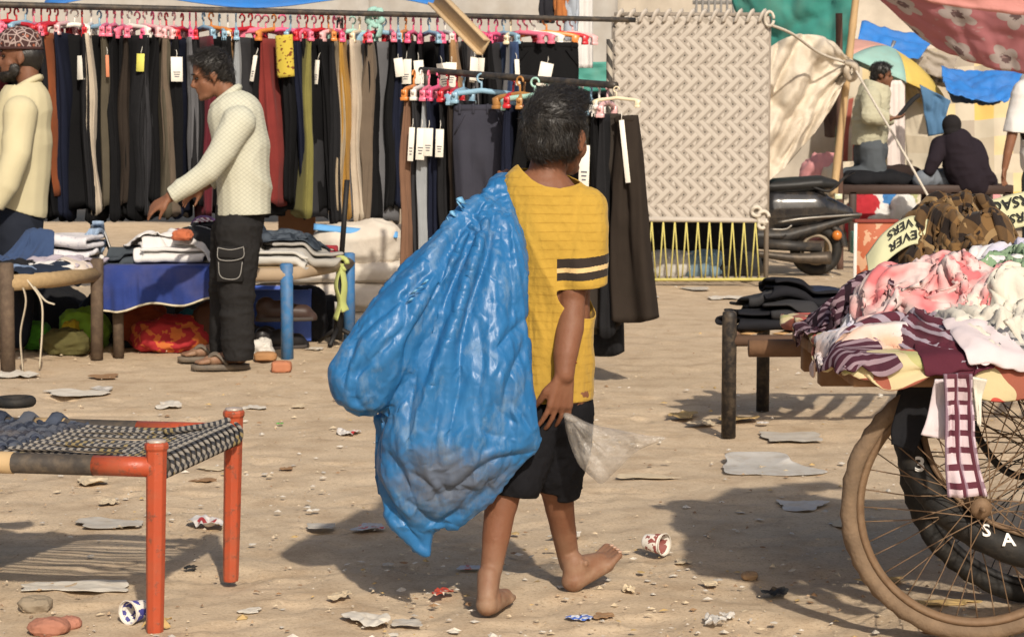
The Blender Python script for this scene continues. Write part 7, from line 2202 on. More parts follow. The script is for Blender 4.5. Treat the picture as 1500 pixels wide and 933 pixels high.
fl(142, 12.05, 0.06, 0.30, 0.1, cloth('pale blue stack edge', (0.25, 0.33, 0.45)), 'narrow pale blue garment standing beside the white spotted stack', layers=4, lift=0.045, seed=49)
for (m, lab, W, H, px, d, rz, cr) in [(wht, 'white shirt with dark edge flung across the blue-sheeted cot', 0.50, 0.34, 232, 11.75, 0.2, 0.66), (wtrim, 'black shirt with white piping flung at the back of the blue-sheeted cot', 0.55, 0.36, 200, 12.05, -0.2, 0.66), (strp, 'maroon striped shirt flung across the folded whites', 0.44, 0.30, 272, 11.9, 0.5, 0.62), (wtrim, 'black and white shirt flung under the sorting man\'s hand', 0.42, 0.34, 296, 11.66, -0.3, 0.62), (gryp, 'grey mauve sleeve hanging between the two cots', 0.34, 0.28, 122, 11.56, 0.3, 0.66), (dn, 'blue denim shirt flung left of the spotted white stack', 0.46, 0.36, 36, 11.62, 0.1, 0.62), (cloth('violet tee', (0.12, 0.06, 0.16), wr=0.4), 'violet top flung beside the maroon striped shirt', 0.36, 0.26, 296, 12.1, 0.3, 0.62)]:
 gl(m, lab, W, H, px, d, rz, crumple=cr, seed=len(bpy.data.objects) % 89, rough=0.06)
for k, (pts, m, lab) in enumerate([([(28, 408), (38, 440), (30, 490), (34, 546)], (0.42, 0.36, 0.27), 'frayed pale strap dangling from the left cot corner'), ([(40, 410), (60, 440), (62, 480), (58, 540)], (0.55, 0.48, 0.36), 'long pale strap hanging from the rope-wound rail'), ([(50, 420), (66, 440), (80, 446)], (0.5, 0.44, 0.34), 'short pale strap end under the rope-wound rail')]):
 V, F = tube(spline([P(a, b, 10.86 + 0.02 * k) for a, b in pts], 24), 0.013, 6, sq=0.35)
 obj('strap', mesh('strap', V, F, plain('strap %d' % k, m, 0.9)), label=lab, cat='strap')
fl(398, 11.75, 0.40, 0.30, 0.1, cloth('white folded cloth', (0.5, 0.48, 0.44)), 'white folded cloth under the jeans by the blue legs', layers=2, seed=50)
fl(440, 11.85, 0.38, 0.26, 0.3, cloth('grey folded cloth', (0.33, 0.31, 0.28)), 'grey folded cloth at the end of the blue-legged cot', layers=2, seed=51)
gl(dn2, 'dark washed jeans heaped on the end of the blue-legged cot', 0.75, 0.60, 405, 11.90, 0.15, crumple=0.56, seed=52, rough=0.08, res=0.03)
gl(dn2, 'dark washed jeans lying uppermost beside the sorting man', 0.55, 0.45, 428, 12.0, -0.2, crumple=0.6, seed=53, rough=0.06, res=0.03)
fl(452, 12.2, 0.30, 0.16, 0.1, cloth('red folded cloth', (0.30, 0.03, 0.04)), 'small red cloth on the jeans by the blue legs', layers=2, seed=54)
fl(388, 12.2, 0.26, 0.10, 0.3, cloth('pink folded cloth', (0.50, 0.18, 0.22)), 'thin pink cloth on the jeans behind the sorting man', layers=2, seed=55)
# ---------------------------------------------------------------- things stowed below the cots
def ub(name, px, py, r, m, label, cat, seed, amp=0.28, sq=0.8, f=6.0):
 g = G(px, py + (13 if px < 330 and py < 512 else 0)); return bundle(name, (g[0], g[1] + r[1] * 0.5, 0.0), r, seed, m, label, cat, amp, sq, f)
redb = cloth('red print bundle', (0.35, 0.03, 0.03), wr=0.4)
n_ = newmat('red and orange print'); v_ = n_.coord()
redp = n_.out(n_.mix(n_.math('GREATER_THAN', n_.noise(v_, 14.0, 2), 0.55), (0.34, 0.02, 0.025), (0.50, 0.13, 0.03)), 0.85, n_.noise(v_, 40.0, 4), 0.4, 0.005)
ub('cloth_bundle', 250, 502, (0.20, 0.16, 0.10), redp, 'red and orange printed bundle on the ground under the blue sheet', 'bundle', 3, 0.4)
ub('cloth_bundle', 205, 495, (0.13, 0.12, 0.13), cloth('rust bundle', (0.24, 0.05, 0.02)), 'rust orange bundle left of the red printed one', 'bundle', 4, 0.4)
ub('cloth_bundle', 276, 490, (0.07, 0.07, 0.10), cloth('teal bundle', (0.04, 0.18, 0.24)), 'teal cloth tucked into the red bundle', 'bundle', 5, 0.4)
ub('plastic_bag', 290, 513, (0.10, 0.08, 0.045), cloth('white bag', (0.58, 0.55, 0.50)), 'crumpled white bag on the ground beside the red bundle', 'bag', 6, 0.5)
ub('cloth_bundle', 310, 500, (0.10, 0.10, 0.14), cloth('brown bundle', (0.09, 0.045, 0.03)), 'dark brown bundle behind the sorting man\'s legs', 'bundle', 7, 0.3)
ub('plastic_bag', 122, 497, (0.12, 0.12, 0.11), cloth('lime bag', (0.22, 0.42, 0.05)), 'lime green bag under the wooden-legged cot', 'bag', 8, 0.4)
ub('plastic_bag', 46, 498, (0.09, 0.09, 0.08), cloth('green bag', (0.08, 0.28, 0.03)), 'green bag behind the dangling straps', 'bag', 9, 0.4)
ub('plastic_bag', 104, 500, (0.05, 0.05, 0.09), cloth('yellow bag', (0.48, 0.36, 0.03)), 'yellow bag beside the lime green one', 'bag', 10, 0.4)
ub('cloth_bundle', 95, 506, (0.13, 0.10, 0.07), cloth('olive bundle', (0.09, 0.08, 0.03)), 'olive bundle in front of the lime green bag', 'bundle', 11, 0.4)
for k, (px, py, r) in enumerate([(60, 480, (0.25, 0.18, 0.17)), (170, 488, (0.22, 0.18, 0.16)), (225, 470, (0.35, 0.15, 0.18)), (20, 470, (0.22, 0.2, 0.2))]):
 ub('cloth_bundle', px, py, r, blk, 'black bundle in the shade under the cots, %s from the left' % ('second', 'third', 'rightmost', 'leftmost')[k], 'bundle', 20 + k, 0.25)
crate = plain('blue plastic crate', (0.06, 0.12, 0.45), 0.4)
tC = thing('plastic_crate', 'blue plastic crate standing behind the near blue leg', 'crate')
gc = G(405, 500); 
for sx in (-1, 1):
 MB().box((gc[0] + sx * 0.19, gc[1] + 0.2, 0.15), (0.010, 0.16, 0.15)).build('side', crate, tC)
 MB().box((gc[0], gc[1] + 0.2 + sx * 0.16, 0.15), (0.20, 0.010, 0.15)).build('side', crate, tC)
MB().box((gc[0], gc[1] + 0.2, 0.012), (0.19, 0.15, 0.010)).build('floor', crate, tC)
def shoe(px, py, rz, m, label, z=0.0, s=1.0):
 g = G(px, py, z)
 pr = [cone((0, 0, 0.045), 0.042, (0.16, 0, 0.035), 0.040), ell((-0.02, 0, 0.065), (0.05, 0.036, 0.05)), ell((0.06, 0, 0.06), (0.06, 0.034, 0.04)), cone((-0.04, 0, 0.012), 0.03, (0.19, 0, 0.012), 0.032)]
 V, F = fuse(pr, 0.009, 2)
 V[:, 2] = np.maximum(V[:, 2], 0.0)
 t = thing('shoe', label, 'shoe', tuple(g), rz); t.scale = (s, s, s)
 obj('upper', mesh('upper', V, F, m), t)
 uv, F = grid(14, 6); W = []
 for (u, v) in uv: W.append((-0.07 + 0.285 * u, (2 * v - 1) * 0.045 * math.sqrt(max(0, 1 - (2 * u - 1) ** 6)), 0.008))
 so_ = obj('sole', mesh('sole', W, F, plain('shoe sole', (0.06, 0.05, 0.045))), t); solid(so_, 0.018)
blkl = plain('black leather', (0.016, 0.014, 0.014), 0.4)
shoe(396, 470, 0.2, plain('brown leather', (0.05, 0.03, 0.025), 0.45), 'dark brown shoe resting in front of the blue crate', 0.17, 1.2)
shoe(392, 512, 0.5, blkl, 'black shoe on the ground left of the near blue leg', 0.0, 1.15); shoe(372, 506, 0.3, blkl, 'black shoe just behind the sorting man\'s heel', 0.0, 1.15)
ub('black_bag', 442, 497, (0.14, 0.10, 0.17), blk, 'black bag standing between the two blue legs', 'bag', 31, 0.2, 0.6)
ub('black_bag', 480, 492, (0.09, 0.10, 0.13), blk, 'black bag behind the tripod stand', 'bag', 32, 0.2, 0.6)
ub('cloth_bundle', 548, 470, (0.20, 0.18, 0.16), cloth('grey bundle', (0.14, 0.14, 0.15)), 'grey bundle half hidden by the blue sack', 'bundle', 33, 0.2)
ub('plastic_bag', 382, 524, (0.06, 0.06, 0.05), cloth('white bag', (0.58, 0.55, 0.50)), 'small white bag on the ground by the black shoes', 'bag', 34, 0.5)
ub('brick_piece', 412, 545, (0.050, 0.04, 0.030), plain('brick', (0.42, 0.17, 0.09), 0.9), 'broken orange brick in front of the near blue leg', 'brick', 35, 0.15, 0.5)
ub('clay_lump', 388, 528, (0.06, 0.05, 0.025), plain('clay', (0.38, 0.20, 0.09), 0.9), 'flat ochre lump on the ground beside the near blue leg', 'stone', 36, 0.15, 0.6)
n_ = newmat('woven white sack'); v_ = n_.coord(); s_ = n_.sep(v_)
sackm = cloth('woven white sack', (0.60, 0.54, 0.46), wr=0.5, dirt=0.2)
def sackpile(px, py, z, r, seed, label, stripe=None):
 g = np.array(((px - 750) / FPX * 13.1, 13.1, z))
 o = bundle('sack', g, r, seed, sackm, label, 'sack', 0.30, 0.70, 4.0)
 if stripe:
  c0 = g + np.array((0, -r[1] * 0.99, r[2] * 1.45))
  uv, F = grid(20, 4)
  V = np.stack([c0[0] + (uv[:, 0] - .5) * r[0] * 1.9, c0[1] + 0.05 - 0.045 * np.cos((uv[:, 0] - .5) * 2.6) + (uv[:, 1]) * 0.030, c0[2] - (uv[:, 0] - .2) * 0.05 + uv[:, 1] * 0.035], 1)
  q = obj('stripe', mesh('stripe', V, F, plain('blue stripe', (0.12, 0.33, 0.62), 0.7)), o); solid(q, 0.006)
sackpile(526, 0, 0.0, (0.32, 0.25, 0.075), 1, 'white woven sack at the bottom of the stack behind the blue legs')
sackpile(520, 0, 0.125, (0.33, 0.25, 0.10), 2, 'patterned pale sack second in the stack behind the blue legs')
sackpile(528, 0, 0.30, (0.30, 0.24, 0.075), 3, 'cream sack third in the stack behind the blue legs')
sackpile(524, 0, 0.42, (0.27, 0.22, 0.135), 4, 'white sack with a blue stripe topmost in the stack', True)
sackpile(428, 0, 0.30, (0.34, 0.20, 0.07), 5, 'white sack lying low behind the near blue leg')
sackpile(430, 0, 0.0, (0.34, 0.20, 0.16), 6, 'pale sack on the ground behind the blue crate')
ub('brown_panel', 436, 470, (0.12, 0.02, 0.5), plain('cardboard', (0.38, 0.18, 0.08), 0.9), 'brown cardboard upright below the trousers', 'cardboard', 37, 0.02, 0.3)
tS = thing('tripod_stand', 'black tripod stand tied with a lime ribbon', 'stand')
gS = G(495, 505)
MB().tube([gS + (0, 0, 0.03), gS + (0.02, 0, 0.45)], 0.026, 12).build('lower_pole', blackst, tS); MB().tube([gS + (0.02, 0, 0.45), gS + (0.06, 0, 0.95)], 0.016, 10).build('upper_pole', blackst, tS)
for a in (0.3, 2.4, 4.5):
 MB().tube([gS + (0, 0, 0.10), gS + (0.16 * math.cos(a), 0.16 * math.sin(a), 0.012)], 0.014, 8).build('foot', blackst, tS)
MB().tube([gS + (0.012, 0, 0.19), gS + (0.013, 0, 0.25)], 0.031, 12).build('tape', plain('white tape', (0.6, 0.58, 0.54)), tS)
lim = cloth('lime ribbon', (0.42, 0.46, 0.16), wr=0.5)
tr = thing('ribbon', 'lime green ribbon knotted on the tripod stand', 'ribbon')
q = gS + (0.025, -0.03, 0.47)
MB().tube([q + 0.035 * np.array((math.cos(a), 0.3 * math.sin(a * 2), math.sin(a))) for a in np.linspace(0, 5.5, 14)], 0.016, 6, sq=0.6).build('knot', lim, tr)
for k in (0, 1):
 V, F = tube(spline([q, q + (-0.03 + 0.05 * k, -0.02, -0.12), q + (-0.01 + 0.02 * k, -0.02, -0.22), q + (-0.035 + 0.06 * k, -0.02, -0.32 + 0.05 * k)], 18), np.linspace(0.020, 0.030, 18), 8, sq=0.25)
 obj('ribbon_end', mesh('ribbon_end', V, F, lim), tr)
# ---------------------------------------------------------------- scooter
def scooter():
 D = 17.75
 def M(px, py, d=D): return P(px, py, d)
 t = thing('scooter', 'dusty black scooter parked behind the upright cot, seen from its side', 'scooter')
 bk = plain('black scooter paint', (0.016, 0.016, 0.018), 0.22, 0.2, 8, 0.05, 40, dirt=0.12, spec=0.6, coat=0.4)
 gr = plain('grey dusty plastic', (0.030, 0.028, 0.027), 0.5, 0.3, 8, 0.2, dirt=0.18)
 chrome = plain('dull metal', (0.30, 0.28, 0.25), 0.4, 0.2, metal=0.7)
 sq = ((0, 1, 0), 1.2)
 V, F = fuse(chain([M(1080, 318), M(1135, 306), M(1190, 304), M(1240, 312)], [0.15, 0.19, 0.165, 0.06], ((0, 1, 0), 0.85)) + [cone(M(1130, 330), 0.10, M(1080, 345), 0.10)], 0.012, 4)
 body('tail_body', V, F, bk, t)
 V, F = fuse(chain([M(1070, 345), M(1150, 345), M(1200, 332), M(1256, 316)], [0.08, 0.075, 0.055, 0.030], ((0, 1, 0), 1.8)), 0.012, 3); body('lower_panel', V, F, gr, t)
 V, F = fuse(chain([M(1070, 276), M(1150, 272), M(1200, 268), M(1222, 270)], [0.06, 0.07, 0.065, 0.04], ((0, 1, 0), 2.2)), 0.012, 3); body('seat', V, F, plain('seat vinyl', (0.02, 0.02, 0.02), 0.5), t)
 V, F = fuse(chain([M(1040, 230), M(1060, 300), M(1050, 370)], [0.12, 0.15, 0.10], ((0, 1, 0), 1.5)) + chain([M(1050, 380), M(1110, 388)], [0.09, 0.09]), 0.014, 3); body('front_shield', V, F, bk, t)
 for s_ in (-0.12, 0.12):
  MB().tube(spline([M(1190, 274, D + s_), M(1215, 280, D + s_), M(1235, 262, D + s_), M(1250, 252, D)], 14), 0.011, 8).build('grab_rail', blackst, t)
  MB().tube(spline([M(1140, 326, D + s_ * 1.4), M(1180, 320, D + s_ * 1.4), M(1262, 314, D + s_ * 0.4)], 12), 0.010, 8).build('guard_rail', chrome, t)
 MB().tube(spline([M(1128, 336, D - 0.24), M(1150, 336, D - 0.25), M(1160, 330, D - 0.25)], 10), 0.008, 8).build('guard_rail', chrome, t)
 wc_ = M(1195, 385); wc_[2] = 0.215
 V, F = torus(0.175, 0.045, 48, 12, 1.1); tyre = obj('rear_wheel', mesh('rear_wheel', V + wc_, F, blktyre), t)
 V, F = torus(0.118, 0.014, 40, 8); obj('rim', mesh('rim', V + wc_ + (0, -0.03, 0), F, plain('dusty alloy', (0.26, 0.21, 0.15), 0.6, metal=0.2)), tyre)
 V, F = lathe([(0.05, -0.05), (0.055, 0.0), (0.03, 0.03)], 20); V = V[:, [0, 2, 1]]; obj('hub', mesh('hub', V + wc_, F, gr), tyre)
 MB().tube([wc_ + (-0.55, -0.12, 0.06), wc_ + (0.02, -0.12, 0.02)], [0.05, 0.040], 10).build('swing_arm', gr, t)
 MB().tube(spline([wc_ + (-0.55, -0.16, -0.02), wc_ + (-0.2, -0.17, -0.06), wc_ + (0.10, -0.16, -0.06)], 12), np.linspace(0.025, 0.055, 12), 12).build('exhaust', plain('dusty exhaust', (0.06, 0.05, 0.042), 0.5, dirt=0.3, metal=0.4), t)
 V, F = torus(0.235, 0.035, 48, 8, 1.6); keep = [f for f in F if np.mean([math.atan2(V[i][2], V[i][0]) for i in f]) > 0.1 and np.mean([math.atan2(V[i][2], V[i][0]) for i in f]) < 2.4]
 obj('mudguard', mesh('mudguard', V + wc_, keep, gr), t)
 V, F = ell(M(1226, 345, D - 0.08), (0.042, 0.035, 0.042)); obj('indicator', mesh('indicator', V, F, plain('amber lens', (0.50, 0.16, 0.03), 0.2, 0.05)), t)
 MB().box(M(1228, 288, D - 0.06), (0.03, 0.02, 0.022)).build('tail_lamp', plain('clear lens', (0.55, 0.6, 0.42), 0.2), t)
 MB().box(M(1250, 355, D), (0.015, 0.09, 0.09)).build('number_plate', plain('teal plate', (0.10, 0.32, 0.28), 0.5), t)
 fw = M(1010, 385); fw[2] = 0.215
 V, F = torus(0.175, 0.045, 48, 12, 1.1); obj('front_wheel', mesh('front_wheel', V + fw, F, blktyre), t)
 MB().tube([fw, M(1032, 300), M(1040, 200)], 0.03, 10).build('fork', gr, t)
 for s_ in (-1, 1): MB().tube(spline([M(1040, 200), M(1052, 192, D + 0.15 * s_), M(1066, 194, D + 0.33 * s_)], 10), 0.014, 8).build('handlebar', blackst, t)
scooter()
# ---------------------------------------------------------------- far bench, hanging jeans and goods
def bench():
 D = 21.5
 t = thing('bench', 'dark low bench with people on it, far right', 'bench')
 dm = plain('dark bench wood', (0.045, 0.026, 0.02), 0.6)
 a, b = P(1226, 272, D), P(1470, 272, D)
 for dy in (-0.4, 0.4): MB().box(((a[0] + b[0]) / 2, D + dy, a[2] - 0.03), ((b[0] - a[0]) / 2, 0.035, 0.045)).build('rail', dm, t)
 for k in range(14): MB().box((a[0] + (k + .5) * (b[0] - a[0]) / 14, D, a[2] + 0.005), (0.055, 0.38, 0.012)).build('slat', dm, t)
 for px in (1240, 1366, 1385, 1462):
  x = P(px, 272, D)[0]
  for dy in (-0.4, 0.4): MB().box((x, D + dy, (a[2] - 0.05) / 2), (0.035, 0.035, (a[2] - 0.05) / 2)).build('leg', dm, t)
 V, F = fuse(chain([P(1245, 264, D), P(1300, 262, D), P(1345, 268, D)], [0.10, 0.10, 0.06], ((0, 1, 0), 3)), 0.02, 3); V += vnormals(V, F) * (0.02 * ridge(V * 6, 3, 2))[:, None]
 obj('blanket', mesh('blanket', V, F, black_t), label='black blanket spread on the bench beside the kneeling man', cat='blanket')
 V, F = fuse(chain([P(1300, 254, D), P(1340, 254, D)], [0.09, 0.07]), 0.02, 3); V += vnormals(V, F) * (0.02 * ridge(V * 7, 4, 2))[:, None]
 obj('clothes_bundle', mesh('clothes_bundle', V, F, cloth('dark brown bundle cloth', (0.03, 0.02, 0.018))), label='dark brown bundle on the bench between the two people', cat='bundle')
bench()
hang('jeans', [(1348, 124), (1352, 150), (1360, 200)], [(1394, 148), (1388, 165), (1382, 196)], 22.0, cloth('mid blue denim', (0.07, 0.15, 0.26), wr=0.6), 'blue jeans hanging below the parasol edge', 'jeans', 0.06, 4)
rope('wire', [P(1346, 140, 22), P(1334, 150, 21.9), P(1316, 172, 21.7)], 0.025, 'black strap held by the kneeling man', blackst, cat='strap')
hang('garment', [(1228, 150), (1224, 200), (1222, 238)], [(1262, 140), (1254, 200), (1252, 236)], 22.4, cloth('red green rows', (0.3, 0.2, 0.15), stripes((0.40, 0.33, 0.25), (0.30, 0.08, 0.06), 9, 0.5, 0, (0.12, 0.18, 0.09), 4, 0.3), wr=0.5), 'row of red and green garments hanging behind the bamboo pole', 'garments', 0.06, 9)
rs = np.random.RandomState(12)
goods = [('red', (0.42, 0.03, 0.04)), ('blue', (0.06, 0.20, 0.45)), ('white', (0.62, 0.60, 0.57)), ('pink', (0.55, 0.25, 0.25)), ('olive', (0.30, 0.30, 0.15)), ('cream', (0.58, 0.50, 0.38)), ('grey', (0.25, 0.25, 0.26)), ('teal', (0.06, 0.28, 0.27))]
spots_ = [(1265, 288, 0), (1278, 293, 2), (1292, 288, 6), (1308, 292, 1), (1322, 290, 2), (1340, 288, 4), (1352, 296, 5), (1372, 290, 3), (1392, 290, 2), (1412, 292, 5), (1432, 294, 2), (1448, 292, 3), (1300, 302, 3), (1330, 304, 5), (1286, 304, 2), (1268, 300, 1)]
ORDR = sorted(range(len(spots_)), key=lambda i: spots_[i][0])
for rank, i in enumerate(ORDR):
 px, py, k = spots_[i]
 d_ = 22.5 + 0.2 * rs.rand()
 bundle('goods_bundle', ((px - 750) / FPX * d_, d_, 0), (0.13 + 0.04 * rs.rand(), 0.12, 0.27 + 0.05 * rs.rand() - (0.07 if py > 298 else 0)), 40 + i, cloth('goods ' + goods[k][0], goods[k][1], wr=0.5), '%s bundle of goods under the far bench, %s from the left' % (goods[k][0], ordinal(rank + 1)), 'goods', 0.4, 0.7, group='goods under the far bench')
bundle('goods_bundle', ((1208 - 750) / FPX * 23.2, 23.2, 0), (0.26, 0.25, 0.50), 71, cloth('goods pink', (0.55, 0.25, 0.25)), 'pale pink heap of goods left of the bamboo pole', 'goods', 0.5)
bundle('goods_bundle', ((1240 - 750) / FPX * 23.0, 23.0, 0), (0.24, 0.25, 0.46), 72, cloth('goods cream', (0.58, 0.50, 0.38)), 'cream heap of goods right of the bamboo pole', 'goods', 0.5)
n_ = newmat('orange printed board'); v_ = n_.coord()
obm = n_.out(n_.mix(n_.math('GREATER_THAN', n_.noise(v_, 9.0, 3), 0.52), (0.36, 0.09, 0.035), (0.48, 0.28, 0.17)), 0.6)
bt_ = thing('printed_box', 'orange printed box standing behind the scooter tail', 'box')
c0 = P(1292, 345, 15.6)
MB().box((c0[0] - 0.05, 15.6, 0.27), (0.15, 0.05, 0.27)).build('carton', obm, bt_)
MB().box((c0[0] - 0.205, 15.545, 0.27), (0.012, 0.008, 0.27)).build('edge_strip', plain('white strip', (0.6, 0.58, 0.55)), bt_)
MB().box((c0[0] - 0.05, 15.6, 0.555), (0.16, 0.06, 0.012)).build('lid', plain('dark red lid', (0.20, 0.04, 0.03)), bt_)
ub('green_bag', 1262, 378, (0.05, 0.04, 0.09), cloth('goods teal', (0.06, 0.28, 0.27)), 'teal bag between the scooter and printed box', 'bag', 73, 0.3)
for k, (px, c, lab) in enumerate([(985, (0.5, 0.48, 0.44), 'pale bag lying behind the yellow lacing, left'), (1030, (0.16, 0.24, 0.30), 'blue grey bag lying behind the yellow lacing, middle'), (1075, (0.03, 0.03, 0.03), 'black bag lying behind the yellow lacing, right')]):
 g = G(px, 410); bundle('plastic_bag', (g[0], 17.3, 0), (0.22, 0.2, 0.13), 80 + k, cloth('scrap bag %d' % k, c, wr=0.5), lab, 'bag', 0.3)
sheet('added_backing', [(P(905, 320, 16.85)[0], 16.85, 2.05), (P(1121, 320, 16.85)[0], 16.85, 2.05), (P(1118, 320, 16.85)[0], 17.3, 0.02), (P(905, 320, 16.85)[0], 17.3, 0.02)], black_t, 'added black backing that darkens the gaps of the upright woven cot', 'cloth', nx=24, ny=12, sag=0, wr=0.03, wf=(5, 1), seed=90)  # black sheet added so that gaps in the cot weave read dark
# ---------------------------------------------------------------- litter on the ground
def paper_m(name, c, pat=None, rough=0.85, alpha=None):
 if name in MATS: return MATS[name]
 n = newmat(name); v = n.coord()
 cc = n.mix(n.noise(v, 16.0, 4), mul(c, 0.82), mul(c, 1.08))
 cc = n.mix(n.math('MULTIPLY', n.ramp(n.noise(v, 22.0, 5), [(0.48, (0, 0, 0)), (0.72, (1, 1, 1))]), 0.4), cc, (0.36, 0.26, 0.16))
 if pat: cc = n.mix(n.math('GREATER_THAN', n.noise(v, pat[1], 1), pat[2]), cc, pat[0])
 MATS[name] = n.out(cc, rough, n.noise(v, 60.0, 4), 0.3, 0.004, 0.3, alpha=alpha)
 return MATS[name]
WP = paper_m('dusty white paper', (0.62, 0.57, 0.49)); CP = paper_m('cream paper', (0.58, 0.47, 0.32)); GP = paper_m('grey card', (0.48, 0.44, 0.38)); BP = paper_m('brown scrap', (0.28, 0.16, 0.08))
TP = paper_m('tan peel', (0.50, 0.34, 0.14)); BKP = paper_m('black scrap', (0.02, 0.02, 0.02)); FP = paper_m('foil wrapper', (0.45, 0.46, 0.48), ((0.5, 0.1, 0.08), 40, 0.62), 0.35); RP = paper_m('red wrapper', (0.45, 0.06, 0.03), ((0.6, 0.5, 0.4), 50, 0.6), 0.4)
BLP = paper_m('blue wrapper', (0.06, 0.14, 0.50), ((0.6, 0.62, 0.66), 60, 0.52), 0.35); PLP = paper_m('milky plastic', (0.66, 0.63, 0.58), None, 0.3, 0.75); WRP = paper_m('white and red print', (0.62, 0.58, 0.54), ((0.42, 0.04, 0.04), 22, 0.60), 0.5)
def scrap(px, py, wpx, hpx, m, label, amp=0.012, seed=0, cat='litter', name='paper_scrap', rz=None, pts=7, flat=False, thick=0.002, up=0.0):
 g = G(px, py); d = g[1]
 W = wpx * 0.92 * d / FPX; H = min(hpx * 0.85 * d * d / (FPX * CAMH), W * 1.4)
 rs = np.random.RandomState(seed * 13 + 5)
 uv, F = grid(18, 14)
 a = uv[:, 0] * 2 - 1; b = uv[:, 1] * 2 - 1
 r = np.maximum(np.abs(a), np.abs(b)); th = np.arctan2(b, a)
 ph = rs.uniform(0, 6.28, 4)
 out = 0.82 + (0.05 if flat else 0.16) * np.sin(th * 2 + ph[0]) + (0.05 if flat else 0.14) * np.sin(th * 3 + ph[1]) + 0.05 * np.sin(th * 7 + ph[2])
 k = np.where(flat, 1.0, 1.0 / np.maximum(np.maximum(np.abs(np.cos(th)), np.abs(np.sin(th))), 1e-6)) if flat else 1.0 / np.maximum(1.0, np.hypot(a, b) / np.maximum(r, 1e-6) * 0.93)
 X = np.stack([a * out * (k if not flat else 1) * W / 2, b * out * (k if not flat else 1) * H / 2, np.zeros_like(a)], 1)
 q = np.stack([X[:, 0] / W * 3.2, X[:, 1] / H * 3.2, np.full(len(a), seed * 2.7)], 1)
 amp = amp * 0.62
 X[:, 2] = amp * (1.0 + ridge(q, seed + 0.5, 2)) + amp * 0.6 * fbm(q * 2, seed + 3) + up * np.clip(b, 0, 1) ** 2
 X[:, 2] = np.maximum(X[:, 2] - amp * 0.5, 0.0) + 0.0035
 X[:, :2] += amp * 0.5 * np.stack([noise(q * 2, seed + 7), noise(q * 2, seed + 9)], 1)
 if rz: X = X @ rotz(rz).T
 o = obj(name, mesh(name, X + np.array((g[0], g[1], 0.0)), F, m), label=label, cat=cat); solid(o, thick); subsurf(o, 1)
 return o
